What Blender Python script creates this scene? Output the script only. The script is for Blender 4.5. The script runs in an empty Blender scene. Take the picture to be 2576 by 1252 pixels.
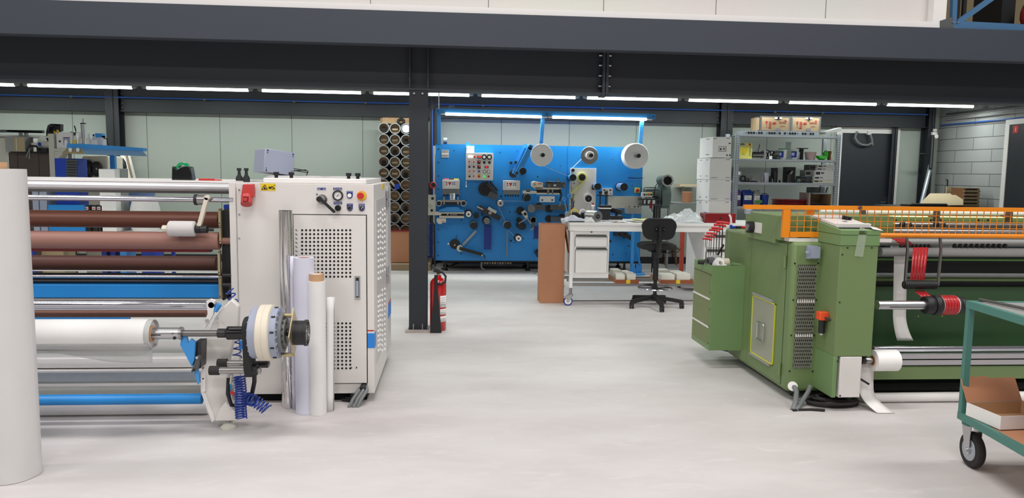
import bpy, bmesh, math, random
from mathutils import Vector, Matrix
random.seed(7)
PI = math.pi
SC = bpy.context.scene
COL = SC.collection

# ---------------------------------------------------------------- camera
F, H = 1880.0, 1.6            # focal length in pixels of the 2576 px frame, eye height
_y = Vector((1140 - 1288, 430 - 626, F)).normalized()
_z = Vector((1, .0145, 0)).cross(Vector((1140 - 1288, 430 - 626, F))).normalized()
if _z[1] > 0: _z = -_z
_x = _y.cross(_z)
RIGHT = Vector((_x[0], _y[0], _z[0])); DOWN = Vector((_x[1], _y[1], _z[1])); FWD = Vector((_x[2], _y[2], _z[2]))
cd = bpy.data.cameras.new('camera'); cam = bpy.data.objects.new('camera', cd); COL.objects.link(cam)
cd.sensor_width = 36; cd.lens = F / 2576 * 36; cd.clip_start = .05; cd.clip_end = 100
m4 = Matrix((RIGHT, -DOWN, -FWD)).transposed().to_4x4(); m4.translation = (0, 0, H)
cam.matrix_world = m4
SC.camera = cam
# ---------------------------------------------------------------- light and exposure
SC.view_settings.view_transform = 'Standard'; SC.view_settings.look = 'None'
SC.view_settings.gamma = 1; SC.view_settings.use_curve_mapping = False
SC.view_settings.exposure = EXPO = 0.0
w = bpy.data.worlds.new('world'); SC.world = w; w.use_nodes = True
bg = w.node_tree.nodes['Background']; bg.inputs[0].default_value = (.80, .80, .82, 1); bg.inputs[1].default_value = .19
def area(name, loc, rot, sx, sy, power, col=(1, 1, 1)):
    l = bpy.data.lights.new(name, 'AREA'); l.shape = 'RECTANGLE'; l.size = sx; l.size_y = sy; l.energy = power; l.color = col
    o = bpy.data.objects.new(name, l); COL.objects.link(o); o.location = loc; o.rotation_euler = rot
    return o
for y, pw in ((-6, 225), (-1, 215), (3.6, 200)):      # strip lights on the hall roof, behind and above the viewer
    for x in (-6.5, 0, 6.5): area('hall_lamp', (x, y, 7.4), (0, 0, 0), 3.0, .8, pw, (1, .965, .95))
for x in (-8.5, -4.5, -.5, 3.5, 7.5):                   # unseen row assumed behind the big beam, added to brighten the mezzanine bay
    area('mezzanine_fill', (x, 8.15, 2.88), (0, 0, 0), 1.5, .12, 26, (.93, 1, .95))

# ---------------------------------------------------------------- pixel -> world
def at(x, y, Y):
    d = RIGHT * (x - 1288) + DOWN * (y - 626) + FWD * F
    t = Y / d.y
    return Vector((d.x * t, Y, H + d.z * t))
def fl(x, y, z=0.0):
    d = RIGHT * (x - 1288) + DOWN * (y - 626) + FWD * F
    t = (z - H) / d.z
    return Vector((d.x * t, d.y * t, z))
def onx(x, y, X):
    d = RIGHT * (x - 1288) + DOWN * (y - 626) + FWD * F
    t = X / d.x
    return Vector((X, d.y * t, H + d.z * t))
def rc(x0, y0, x1, y1, Y):
    xm, ym = (x0 + x1) / 2, (y0 + y1) / 2
    return at(x0, ym, Y).x, at(x1, ym, Y).x, at(xm, y1, Y).z, at(xm, y0, Y).z     # X0 X1 Z0 Z1
def s(px, Y): return px * Y / F

# ---------------------------------------------------------------- materials
def lin(c):
    return tuple(((v / 255) / 12.92 if v / 255 <= .04045 else ((v / 255 + .055) / 1.055) ** 2.4) for v in c)
MAT = {}
def mat(name, rgb, rough=.5, metal=0, var=.04, scale=6, bump=0, bscale=60, emit=0, trans=0, alpha=1, coat=0, stretch=None, spec=None):
    m = bpy.data.materials.new(name); m.use_nodes = True; nt = m.node_tree; b = nt.nodes['Principled BSDF']
    c = lin(rgb)
    tc = nt.nodes.new('ShaderNodeTexCoord'); src = tc.outputs['Object']
    if stretch:
        mp = nt.nodes.new('ShaderNodeMapping'); mp.inputs['Scale'].default_value = stretch
        nt.links.new(src, mp.inputs[0]); src = mp.outputs[0]
    if var:
        n = nt.nodes.new('ShaderNodeTexNoise'); n.inputs['Scale'].default_value = scale; n.inputs['Detail'].default_value = 4
        nt.links.new(src, n.inputs['Vector'])
        r = nt.nodes.new('ShaderNodeMix'); r.data_type = 'RGBA'
        r.inputs[6].default_value = (*[max(0, v * (1 - var)) for v in c], 1); r.inputs[7].default_value = (*[min(1, v * (1 + var)) for v in c], 1)
        nt.links.new(n.outputs[0], r.inputs[0]); nt.links.new(r.outputs[2], b.inputs['Base Color'])
    else: b.inputs['Base Color'].default_value = (*c, 1)
    b.inputs['Roughness'].default_value = rough; b.inputs['Metallic'].default_value = metal
    if spec is not None: b.inputs['Specular IOR Level'].default_value = spec
    if bump:
        n2 = nt.nodes.new('ShaderNodeTexNoise'); n2.inputs['Scale'].default_value = bscale; nt.links.new(src, n2.inputs['Vector'])
        bp = nt.nodes.new('ShaderNodeBump'); bp.inputs['Strength'].default_value = bump; bp.inputs['Distance'].default_value = .01
        nt.links.new(n2.outputs[0], bp.inputs['Height']); nt.links.new(bp.outputs[0], b.inputs['Normal'])
    if emit:
        b.inputs['Emission Color'].default_value = (*c, 1); b.inputs['Emission Strength'].default_value = emit
    if trans: b.inputs['Transmission Weight'].default_value = trans
    if alpha < 1: b.inputs['Alpha'].default_value = alpha
    if coat: b.inputs['Coat Weight'].default_value = coat; b.inputs['Coat Roughness'].default_value = .1
    MAT[name] = m
    return m
mat('white', (242, 240, 237), .5); mat('paper_grey', (212, 210, 209), .6, bump=.05, bscale=9); mat('paper', (232, 231, 229), .6, bump=.03); mat('paper_cool', (214, 214, 229), .5)
mat('offwhite', (205, 203, 190), .5); mat('cream', (196, 190, 168), .45); mat('bone', (222, 214, 196), .4)
mat('cabinet', (222, 218, 213), .42, var=.02); mat('cabinet_side', (200, 198, 196), .42, var=.02); mat('cabinet_light', (234, 231, 228), .4, var=.02)
mat('grey', (150, 152, 150), .5); mat('grey_mid', (120, 124, 124), .5); mat('grey_dark', (80, 83, 84), .5); mat('grey_box', (156, 163, 182), .4)
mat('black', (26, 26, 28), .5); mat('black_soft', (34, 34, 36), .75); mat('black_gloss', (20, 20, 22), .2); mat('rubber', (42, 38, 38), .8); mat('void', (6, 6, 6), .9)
mat('anthracite', (55, 61, 71), .55, var=.03, scale=1.5); mat('anthracite_web', (54, 58, 64), .5, var=.03, scale=2); mat('anthracite_dark', (40, 44, 50), .5, var=.03, scale=2)
mat('chrome', (215, 215, 222), .14, 1, var=.02); mat('alu', (196, 196, 198), .33, 1, var=.04); mat('steel', (165, 162, 160), .3, 1, var=.08)
mat('steel_worn', (130, 128, 126), .38, 1, var=.15); mat('galv', (178, 186, 194), .42, .7, var=.10, scale=25); mat('brass', (190, 176, 140), .35, .8)
mat('darkmetal', (70, 68, 70), .35, .8); mat('foil', (228, 226, 224), .16, 1, var=0, bump=.35, bscale=30, stretch=(1, 1, .10)); mat('bright_alu', (226, 224, 226), .3, .45, var=.03); mat('felt', (204, 201, 199), .85, bump=.15, bscale=40); mat('grout', (168, 158, 150), .9, var=.2, scale=30); mat('pale_blue', (150, 184, 220), .3, var=.05); mat('knife_red', (176, 34, 40), .4)
mat('brown_rubber', (134, 86, 70), .48, var=.05, scale=4); mat('brown_light', (150, 108, 96), .5, var=.04, scale=3); mat('brown_dark', (104, 68, 56), .5)
mat('red', (196, 40, 44), .4); mat('red_dark', (128, 20, 26), .4); mat('red_socket', (196, 62, 60), .45); mat('red_gloss', (190, 22, 28), .18, coat=.6)
mat('blue', (34, 128, 214), .42, var=.03); mat('blue_machine', (30, 134, 208), .4, var=.03, scale=2); mat('blue_deep', (20, 58, 160), .4); mat('blue_navy', (14, 44, 128), .45)
mat('blue_paint', (60, 150, 222), .4, var=.04); mat('blue_pipe', (48, 92, 170), .35); mat('blue_hose', (28, 60, 150), .3); mat('blue_truss', (62, 104, 142), .5)
mat('green', (112, 134, 86), .48, var=.04, scale=3); mat('green_light', (112, 142, 92), .48, var=.03, scale=3); mat('green_dark', (50, 82, 48), .5, var=.12, scale=3); mat('green_blower', (92, 108, 104), .45)
mat('green_bright', (50, 180, 30), .4); mat('green_tape', (20, 150, 90), .3); mat('teal', (76, 128, 118), .5, var=.05); mat('green_label', (100, 160, 80), .5)
mat('orange', (232, 136, 12), .42, var=.05); mat('orange_tip', (236, 84, 40), .4); mat('yellow', (228, 200, 40), .45); mat('yellow_soft', (232, 226, 120), .5); mat('yellow_edge', (214, 218, 50), .5)
mat('card', (188, 132, 98), .8, var=.05, scale=8); mat('card_light', (196, 156, 118), .8, var=.05); mat('wood', (152, 130, 102), .65, var=.12, scale=5, stretch=(1, 1, 8)); mat('wood_brown', (118, 78, 48), .7, var=.15)
mat('ply', (172, 140, 104), .75, var=.18, scale=14); mat('wood_pale', (214, 196, 160), .7, var=.08); mat('tan', (178, 160, 122), .7)
mat('pvc', (142, 146, 150), .45); mat('purple', (92, 64, 120), .4); mat('glass', (235, 240, 245), .06, trans=.85, var=0); mat('plastic_clear', (232, 236, 238), .18, var=0, alpha=.62, bump=.5, bscale=18)
mat('pink_clear', (206, 176, 172), .3, var=.03, alpha=.8); mat('frost', (200, 205, 205), .35, alpha=.45, var=0); mat('tape_clear', (190, 205, 180), .25, alpha=.35, var=0)
mat('brick_red', (184, 66, 44), .5); mat('film', (206, 208, 206), .35, alpha=.7, var=0); mat('plexi', (205, 205, 190), .2, alpha=.4, var=0)
mat('led_red', (255, 40, 30), .4, emit=.7); mat('led_white', (255, 240, 235), .4, emit=1.2); mat('led_green', (60, 230, 90), .4, emit=.6)
mat('tube_light', (248, 255, 252), .5, var=0, emit=7.5); mat('line_light', (250, 245, 170), .5, var=0, emit=1.6)
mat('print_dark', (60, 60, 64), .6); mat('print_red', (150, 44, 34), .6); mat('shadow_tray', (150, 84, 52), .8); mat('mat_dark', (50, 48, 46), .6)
mat('mesh_grey', (150, 152, 138), .5, .3); mat('filter', (128, 132, 92), .7, var=.12, scale=90); mat('brown_cab', (84, 72, 66), .6); mat('red_tape', (178, 36, 42), .3, var=.35, scale=60)
mat('pack', (228, 226, 214), .7, bump=.1, bscale=20); mat('haze_blue', (110, 140, 185), .5)

# floor: worn painted screed
m = mat('floor', (203, 198, 195), .62, var=0); nt = m.node_tree; b = nt.nodes['Principled BSDF']
tc = nt.nodes.new('ShaderNodeTexCoord')
n1 = nt.nodes.new('ShaderNodeTexNoise'); n1.inputs['Scale'].default_value = 1.1; n1.inputs['Detail'].default_value = 9; n1.inputs['Roughness'].default_value = .62
n2 = nt.nodes.new('ShaderNodeTexNoise'); n2.inputs['Scale'].default_value = 7; n2.inputs['Detail'].default_value = 8; n2.inputs['Distortion'].default_value = .6
mp = nt.nodes.new('ShaderNodeMapping'); mp.inputs['Scale'].default_value = (.6, 1.6, 1); nt.links.new(tc.outputs['Object'], mp.inputs[0])
for n in (n1, n2): nt.links.new(mp.outputs[0], n.inputs['Vector'])
r1 = nt.nodes.new('ShaderNodeValToRGB'); r1.color_ramp.elements[0].position = .32; r1.color_ramp.elements[1].position = .68
r1.color_ramp.elements[0].color = (*lin((190, 184, 182)), 1); r1.color_ramp.elements[1].color = (*lin((209, 206, 204)), 1)
r2 = nt.nodes.new('ShaderNodeValToRGB'); r2.color_ramp.elements[0].position = .60; r2.color_ramp.elements[1].position = .74
r2.color_ramp.elements[0].color = (0, 0, 0, 1); r2.color_ramp.elements[1].color = (.4, .4, .4, 1)
mx = nt.nodes.new('ShaderNodeMix'); mx.data_type = 'RGBA'; mx.inputs[7].default_value = (*lin((222, 218, 216)), 1)
nt.links.new(n1.outputs[0], r1.inputs[0]); nt.links.new(n2.outputs[0], r2.inputs[0]); nt.links.new(r2.outputs[0], mx.inputs[0]); nt.links.new(r1.outputs[0], mx.inputs[6])
nt.links.new(mx.outputs[2], b.inputs['Base Color'])
bp = nt.nodes.new('ShaderNodeBump'); bp.inputs['Strength'].default_value = .06; nt.links.new(n2.outputs[0], bp.inputs['Height']); nt.links.new(bp.outputs[0], b.inputs['Normal'])

def panel_mat(name, rgb, pitch, offset, axis=0, ribs=0, line=(72, 80, 76), lw=.0042):
    m = mat(name, rgb, .55, var=0); nt = m.node_tree; b = nt.nodes['Principled BSDF']
    g = nt.nodes.new('ShaderNodeNewGeometry'); sp = nt.nodes.new('ShaderNodeSeparateXYZ'); nt.links.new(g.outputs['Position'], sp.inputs[0])
    def mth(op, a, bb):
        q = nt.nodes.new('ShaderNodeMath'); q.operation = op
        for i, v in enumerate((a, bb)):
            if v is None: continue
            if isinstance(v, (int, float)): q.inputs[i].default_value = v
            else: nt.links.new(v, q.inputs[i])
        return q.outputs[0]
    u = mth('SUBTRACT', sp.outputs[axis], offset)
    k = mth('PINGPONG', u, pitch / 2)        # 0 at seams
    seam = mth('LESS_THAN', k, lw)
    x = nt.nodes.new('ShaderNodeMix'); x.data_type = 'RGBA'; x.inputs[6].default_value = (*lin(rgb), 1); x.inputs[7].default_value = (*lin(line), 1)
    nt.links.new(seam, x.inputs[0])
    out = x.outputs[2]
    nz = nt.nodes.new('ShaderNodeTexNoise'); nz.inputs['Scale'].default_value = .7; nt.links.new(g.outputs['Position'], nz.inputs['Vector'])
    y = nt.nodes.new('ShaderNodeMix'); y.data_type = 'RGBA'; y.blend_type = 'MULTIPLY'; y.inputs[0].default_value = .12
    nt.links.new(out, y.inputs[6]); nt.links.new(nz.outputs['Color'], y.inputs[7]); nt.links.new(y.outputs[2], b.inputs['Base Color'])
    if ribs:
        wv = mth('PINGPONG', u, ribs); wl = mth('LESS_THAN', wv, ribs * .12)
        bp = nt.nodes.new('ShaderNodeBump'); bp.inputs['Strength'].default_value = .25; bp.inputs['Distance'].default_value = .003
        bp.invert = True; nt.links.new(wl, bp.inputs['Height']); nt.links.new(bp.outputs[0], b.inputs['Normal'])
    return m
panel_mat('wall_panel', (176, 184, 176), 1.19, at(555, 400, 13.1).x, 0, .05)
panel_mat('upper_panel', (217, 215, 210), 1.085, at(1518, 30, 7.15).x, 0, 0, (120, 118, 116), .004)
panel_mat('deck', (66, 70, 72), .25, 0, 0, .06, (44, 47, 50), .03)
# block wall on the right
m = mat('blocks', (170, 172, 172), .8, var=0); nt = m.node_tree; b = nt.nodes['Principled BSDF']
g = nt.nodes.new('ShaderNodeNewGeometry'); sp = nt.nodes.new('ShaderNodeSeparateXYZ'); cb = nt.nodes.new('ShaderNodeCombineXYZ'); nt.links.new(g.outputs['Position'], sp.inputs[0])
nt.links.new(sp.outputs[1], cb.inputs[0])
ad = nt.nodes.new('ShaderNodeMath'); ad.operation = 'ADD'; ad.inputs[1].default_value = 4.998 - (at(2352, 366, 13.1).z % .204); nt.links.new(sp.outputs[2], ad.inputs[0]); nt.links.new(ad.outputs[0], cb.inputs[1])
br = nt.nodes.new('ShaderNodeTexBrick'); nt.links.new(cb.outputs[0], br.inputs[0]); br.inputs['Scale'].default_value = 1
br.inputs['Brick Width'].default_value = .9; br.inputs['Row Height'].default_value = .204; br.inputs['Mortar Size'].default_value = .006; br.inputs['Mortar Smooth'].default_value = .3
br.inputs['Color1'].default_value = (*lin((166, 168, 168)), 1); br.inputs['Color2'].default_value = (*lin((176, 178, 177)), 1); br.inputs['Mortar'].default_value = (*lin((82, 82, 82)), 1)
nt.links.new(br.outputs['Color'], b.inputs['Base Color'])

# ---------------------------------------------------------------- mesh builder
WL = {}
class MB:
    def __init__(self, T=None): self.v = []; self.f = []; self.mi = []; self.sm = []; self.mats = []; self.T = T
    def add(self, vs, fs, m, smooth=False):
        o = len(self.v)
        if self.T is not None: vs = [self.T @ Vector(v) for v in vs]
        self.v += [Vector(v) for v in vs]
        if m not in self.mats: self.mats.append(m)
        k = self.mats.index(m)
        for f in fs: self.f.append([i + o for i in f]); self.mi.append(k); self.sm.append(smooth)
        return self
    def box(self, x0, x1, y0, y1, z0, z1, m, R=None):
        vs = [(x, y, z) for x in (x0, x1) for y in (y0, y1) for z in (z0, z1)]
        if R is not None:
            c = Vector(((x0 + x1) / 2, (y0 + y1) / 2, (z0 + z1) / 2)); vs = [R @ (Vector(v) - c) + c for v in vs]
        return self.add(vs, [(0, 1, 3, 2), (4, 6, 7, 5), (0, 4, 5, 1), (2, 3, 7, 6), (0, 2, 6, 4), (1, 5, 7, 3)], m)
    def px(self, x0, y0, x1, y1, Y, d, m, off=0):         # a box whose front fills a pixel rectangle at distance Y
        X0, X1, Z0, Z1 = rc(x0, y0, x1, y1, Y)
        return self.box(X0, X1, Y - off, Y - off + d, Z0, Z1, m)
    def lathe(self, o, ax, prof, m, n=24, smooth=True, closed=False):     # prof: (radius, height along ax)
        o = Vector(o); ax = Vector(ax).normalized()
        a = ax.orthogonal().normalized(); bb = ax.cross(a)
        vs = []; fs = []
        for r, h in prof:
            for i in range(n):
                t = 2 * PI * i / n; vs.append(o + ax * h + (a * math.cos(t) + bb * math.sin(t)) * r)
        P = len(prof)
        for j in range(P - 1 if not closed else P):
            j2 = (j + 1) % P
            for i in range(n): fs.append((j * n + i, j * n + (i + 1) % n, j2 * n + (i + 1) % n, j2 * n + i))
        self.add(vs, fs, m, smooth)
        if not closed:
            k = len(self.v)
            for j in (0, P - 1):
                if prof[j][0] > 1e-6: self.f.append([len(self.v) - len(vs) + j * n + i for i in range(n)]); self.mi.append(self.mats.index(m)); self.sm.append(False)
        return self
    def cyl(self, p0, p1, r, m, n=24, r2=None):
        p0 = Vector(p0); p1 = Vector(p1); L = (p1 - p0).length
        r2 = r if r2 is None else r2; c = min(r, r2, L) * .06
        return self.lathe(p0, p1 - p0, [(r - c, 0), (r, c), (r2, L - c), (r2 - c, L)], m, n)
    def ring(self, p0, p1, ro, ri, m, n=28):
        p0 = Vector(p0); p1 = Vector(p1); L = (p1 - p0).length
        return self.lathe(p0, p1 - p0, [(ri, 0), (ro, 0), (ro, L), (ri, L)], m, n, smooth=True, closed=True)
    def tube(self, pts, r, m, n=8, closed=False):
        pts = [Vector(p) for p in pts]; N = len(pts); vs = []; fs = []; ref = None
        for i, p in enumerate(pts):
            a = pts[(i + 1) % N] if (closed or i < N - 1) else p; c = pts[i - 1] if (closed or i > 0) else p
            t = (a - c).normalized()
            u = ref if ref is not None else t.orthogonal().normalized()
            u = (u - t * u.dot(t)); u = u.normalized() if u.length > 1e-6 else t.orthogonal().normalized()
            ref = u; w_ = t.cross(u)
            rr = r(i / max(1, N - 1)) if callable(r) else r
            for k in range(n):
                q = 2 * PI * k / n; vs.append(p + (u * math.cos(q) + w_ * math.sin(q)) * rr)
        for i in range(N if closed else N - 1):
            j = (i + 1) % N
            for k in range(n): fs.append((i * n + k, i * n + (k + 1) % n, j * n + (k + 1) % n, j * n + k))
        if not closed: fs += [tuple(range(n)), tuple(range((N - 1) * n, N * n))]
        return self.add(vs, fs, m, True)
    def prism(self, poly, d, m, smooth=False):              # poly: 3-D points of a flat outline, d: extrusion vector
        d = Vector(d); n = len(poly); vs = [Vector(p) for p in poly] + [Vector(p) + d for p in poly]
        fs = [tuple(range(n)), tuple(range(n, 2 * n))] + [(i, (i + 1) % n, (i + 1) % n + n, i + n) for i in range(n)]
        return self.add(vs, fs, m, smooth)
    def ppoly(self, pts, Y, d, m):                          # pixel outline at distance Y, extruded back by d
        return self.prism([at(x, y, Y) for x, y in pts], (0, d, 0), m)
    def bar(self, a, b_, w_, d, m, up=(0, 1, 0)):           # rectangular bar from a to b, w wide, d thick along up
        a = Vector(a); b_ = Vector(b_); t = (b_ - a).normalized(); u = Vector(up); sd = t.cross(u).normalized(); u = sd.cross(t).normalized()
        vs = [p + sd * sx * w_ / 2 + u * sy * d / 2 for p in (a, b_) for sx in (-1, 1) for sy in (-1, 1)]
        return self.add(vs, [(0, 1, 3, 2), (4, 6, 7, 5), (0, 4, 5, 1), (2, 3, 7, 6), (0, 2, 6, 4), (1, 5, 7, 3)], m)
    def sphere(self, c, r, m, n=14, sc=(1, 1, 1)):
        vs = []; fs = []; k = n // 2
        for j in range(k + 1):
            for i in range(n):
                t = PI * j / k; q = 2 * PI * i / n
                vs.append((c[0] + r * sc[0] * math.sin(t) * math.cos(q), c[1] + r * sc[1] * math.sin(t) * math.sin(q), c[2] + r * sc[2] * math.cos(t)))
        for j in range(k):
            for i in range(n): fs.append((j * n + i, j * n + (i + 1) % n, (j + 1) * n + (i + 1) % n, (j + 1) * n + i))
        return self.add(vs, fs, m, True)
    def grid(self, fn, nu, nv, m, smooth=True):
        vs = [fn(i / nu, j / nv) for j in range(nv + 1) for i in range(nu + 1)]
        fs = [(j * (nu + 1) + i, j * (nu + 1) + i + 1, (j + 1) * (nu + 1) + i + 1, (j + 1) * (nu + 1) + i) for j in range(nv) for i in range(nu)]
        return self.add(vs, fs, m, smooth)
    def build(self, name, parent=None, label=None, cat=None, group=None, kind=None, bevel=0, solid=0, sub=0):
        me = bpy.data.meshes.new(name)
        lo = [min(v[i] for v in self.v) for i in range(3)]; hi = [max(v[i] for v in self.v) for i in range(3)]
        org = Vector(((lo[0] + hi[0]) / 2, (lo[1] + hi[1]) / 2, lo[2] if parent is None else (lo[2] + hi[2]) / 2))
        me.from_pydata([v - org for v in self.v], [], self.f)
        for m in self.mats: me.materials.append(MAT[m])
        me.polygons.foreach_set('material_index', self.mi); me.polygons.foreach_set('use_smooth', self.sm)
        if not solid:
            bm = bmesh.new(); bm.from_mesh(me); bmesh.ops.recalc_face_normals(bm, faces=bm.faces); bm.to_mesh(me); bm.free()
        me.update()
        try: me.set_sharp_from_angle(angle=.7)
        except Exception: pass
        o = bpy.data.objects.new(name, me); COL.objects.link(o)
        return place(o, org, parent, label, cat, group, kind, bevel, solid, sub)
def place(o, org, parent, label=None, cat=None, group=None, kind=None, bevel=0, solid=0, sub=0):
    WL[o] = org
    if parent is not None: o.parent = parent; o.location = org - WL[parent]
    else: o.location = org
    if label: o['label'] = label
    if cat: o['category'] = cat
    if group: o['group'] = group
    if kind: o['kind'] = kind
    if solid: q = o.modifiers.new('s', 'SOLIDIFY'); q.thickness = solid; q.offset = 0
    if sub: q = o.modifiers.new('ss', 'SUBSURF'); q.levels = q.render_levels = sub
    if bevel: q = o.modifiers.new('b', 'BEVEL'); q.width = bevel; q.segments = 2; q.limit_method = 'ANGLE'; q.angle_limit = .7
    return o
def thing(name, label, cat, loc, group=None):
    o = bpy.data.objects.new(name, None); COL.objects.link(o); o.empty_display_size = .05
    return place(o, Vector(loc), None, label, cat, group)
def text(name, body, x, y, Y, hpx, m, parent, off=.002, align='CENTER', mirror=False, rotz=0, w=None):
    c = bpy.data.curves.new(name, 'FONT'); c.body = body; c.size = s(hpx, Y) * 1.35; c.align_x = align; c.align_y = 'CENTER'; c.extrude = .0004
    t = bpy.data.objects.new(name, c); COL.objects.link(t)
    dg = bpy.context.evaluated_depsgraph_get(); me = bpy.data.meshes.new_from_object(t.evaluated_get(dg)); bpy.data.objects.remove(t)
    me.materials.clear(); me.materials.append(MAT[m])
    sx = 1
    if w and len(me.vertices):
        ww = max(v.co.x for v in me.vertices) - min(v.co.x for v in me.vertices); sx = s(w, Y) / ww
    R = Matrix.Rotation(PI / 2, 4, 'X') @ Matrix.Rotation(rotz, 4, 'Z') @ Matrix.Diagonal((-sx if mirror else sx, 1, 1, 1))
    me.transform(R)
    o = bpy.data.objects.new(name, me); COL.objects.link(o)
    p = at(x, y, Y); p.y -= off
    return place(o, p, parent)
def copy_tree(o, loc, label=None, parent=None):
    c = o.copy(); COL.objects.link(c); d = loc - WL[o] if parent is None else None
    if parent is None: c.location = loc; WL[c] = loc
    else: c.parent = parent
    if label: c['label'] = label
    for ch in o.children:
        copy_tree(ch, None, None, c)
    return c
def roll_x(mb, x0, x1, xr, yr, Y, r, m, n=28):
    """a roller along X: pixel ends x0..x1, axis height taken at pixel (xr, yr)"""
    p = at(xr, yr, Y); X0 = at(x0, yr, Y).x; X1 = at(x1, yr, Y).x
    return mb.cyl((X0, Y, p.z), (X1, Y, p.z), r, m, n)
def disc(mb, x, y, Y, rpx, d, m, off=0, n=24):            # a disc facing the camera side (-Y)
    p = at(x, y, Y); r = s(rpx, Y)
    return mb.cyl((p.x, Y - off, p.z), (p.x, Y - off - d, p.z), r, m, n)
# ================================================================= the setting
YW = 13.1
XR = at(2350, 480, YW).x
MB().box(-12, 14, -9, YW + .2, -.1, 0, 'floor').build('floor', kind='structure')
MB().box(-12, XR, YW, YW + .15, 0, 3.1, 'wall_panel').build('wall_back', kind='structure')
b_ = MB(); b_.box(XR, XR + .2, 7.8, YW + .15, 0, 3.1, 'blocks'); b_.build('wall_right', kind='structure')
b_ = MB(); b_.box(-12, -11.85, 6.5, YW, 0, 3.1, 'wall_panel'); b_.build('wall_left', kind='structure')
ZC = 2.93
b_ = MB(); b_.box(-11.85, 14, 7.145, YW, ZC, ZC + .1, 'deck'); b_.build('ceiling', kind='structure')
x0 = at(2365, 40, 7.15).x
b_ = MB(); b_.box(-12, x0 - .09, 7.15, 7.25, 3.0, 6.4, 'upper_panel'); b_.build('wall_upper', kind='structure')
b_ = MB(); ZF = at(1200, 33, 7.0).z; b_.box(-12, x0 - .13, 7.06, 7.16, ZF - .03, ZF + .065, 'cabinet_light'); b_.box(x0 - .13, x0, 7.06, 7.16, ZF - .03, 6.4, 'cabinet_light'); b_.build('trim_1', kind='structure')
# fascia in front of the mezzanine
ZF0, ZF1 = at(1050, 113, 7.0).z, at(1200, 33, 7.0).z
b_ = MB(); b_.box(-12, 14, 7.0, 7.14, ZF0, ZF1, 'anthracite'); b_.build('trim_2', kind='structure', bevel=.004)
# skirting
MB().box(-11.8, XR, YW - .03, YW, 0, .12, 'black').build('baseboard_back', kind='structure')
MB().box(*[fl(1400, 754).x - .1, fl(1750, 754).x, fl(1500, 756).y - .03, fl(1500, 756).y, -.001, .0015], 'grey_dark').build('trim_3', kind='structure')

# big I-beam carried by the column
t = thing('steel_beam', 'dark grey steel I beam running across the hall on top of the front column', 'beam', (0, 7.5, 2.4))
ZB = at(1050, 222, 7.42).z
YB = 7.42
b_ = MB(); b_.box(-11.8, 13.5, YB + .10, YB + .115, ZB, ZC, 'anthracite_web'); b_.box(-11.8, 13.5, YB, YB + .22, ZB - .018, ZB, 'anthracite_web'); b_.box(-11.8, 13.5, YB, YB + .22, ZC - .02, ZC, 'anthracite_web')
b_.build('beam_profile', t)
for px in (1031, 1077):
    X = at(px, 180, YB).x; MB().box(X - .006, X + .006, YB, YB + .1, ZB, ZC - .02, 'anthracite_web').build('stiffener', t)
XJ = at(1524, 180, YB).x
b_ = MB(); b_.box(XJ - .03, XJ - .004, YB - .005, YB + .22, ZB - .03, ZC, 'anthracite'); b_.box(XJ + .004, XJ + .03, YB - .005, YB + .22, ZB - .03, 2.85, 'anthracite'); b_.build('end_plate', t)
for yy in (139, 164, 190, 216):
    for sx in (-1, 1):
        p = at(1524, yy, YB + .03); MB().cyl((XJ + sx * .03, YB + .05, p.z), (XJ + sx * .062, YB + .05, p.z), .013, 'steel', 6).build('bolt', t)
# column
XC0, XC1 = at(1029, 500, 7.44).x, at(1075.5, 500, 7.44).x
XC = (XC0 + XC1) / 2
t = thing('steel_column', 'dark grey steel H column standing in front, beside the red fire extinguisher', 'column', (XC, 7.5, 0))
b_ = MB(); b_.box(XC0, XC1, 7.43, 7.442, .012, ZB - .018, 'anthracite_dark'); b_.box(XC0, XC1, 7.6, 7.612, .012, ZB - .018, 'anthracite_dark'); b_.box(XC - .005, XC + .005, 7.442, 7.6, .012, ZB - .018, 'anthracite_dark')
b_.build('column_profile', t)
b_ = MB(); b_.box(XC0 - .01, XC1 + .02, 7.4, 7.64, 0, .012, 'steel_worn'); b_.build('base_plate', t)
b_ = MB(); b_.box(XC0 - .03, XC1 + .08, 7.33, 7.402, 0, .018, 'grout'); b_.build('grout', t)
for dx in (-.045, .045):
    b_ = MB(); b_.cyl((XC + dx, 7.415, .012), (XC + dx, 7.415, .075), .006, 'alu', 8); b_.cyl((XC + dx, 7.415, .012), (XC + dx, 7.415, .025), .012, 'steel', 6); b_.build('anchor_bolt', t)
    b_ = MB(); b_.cyl((XC + dx * .9, 7.43, ZB - .05), (XC + dx * .9, 7.405, ZB - .05), .012, 'alu', 6); b_.build('bolt', t)

# wall columns and girder on the back wall
def hcol(px0, px1, name_label, Y=12.85, z1=ZC):
    X0, X1 = at(px0, 350, Y).x, at(px1, 350, Y).x
    t = thing('steel_column', name_label, 'column', ((X0 + X1) / 2, Y, 0))
    xm = (X0 + X1) / 2
    b_ = MB(); b_.box(X0, X1, Y, Y + .012, 0, z1, 'anthracite_dark'); b_.box(X0, X1, Y + .2, Y + .212, 0, z1, 'anthracite_dark'); b_.box(xm - .005, xm + .005, Y + .012, Y + .2, 0, z1, 'anthracite_dark')
    b_.build('column_profile', t)
    b_ = MB(); X = X0 + (X1 - X0) * .55; b_.tube([(X, Y - .015, .4), (X, Y - .015, z1 - .02)], .008, 'darkmetal', 6); b_.build('conduit', t)
    return X0, X1
c1 = hcol(268, 301, 'dark steel column at the back wall behind the blue lamp canopy')
c2 = hcol(1081, 1100, 'dark steel column at the back wall left of the blue machine')
c3 = hcol(1812, 1842, 'dark steel column at the back wall behind the white carton stack')
c4 = hcol(2334, 2350, 'dark steel column in the back right corner of the hall')
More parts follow.
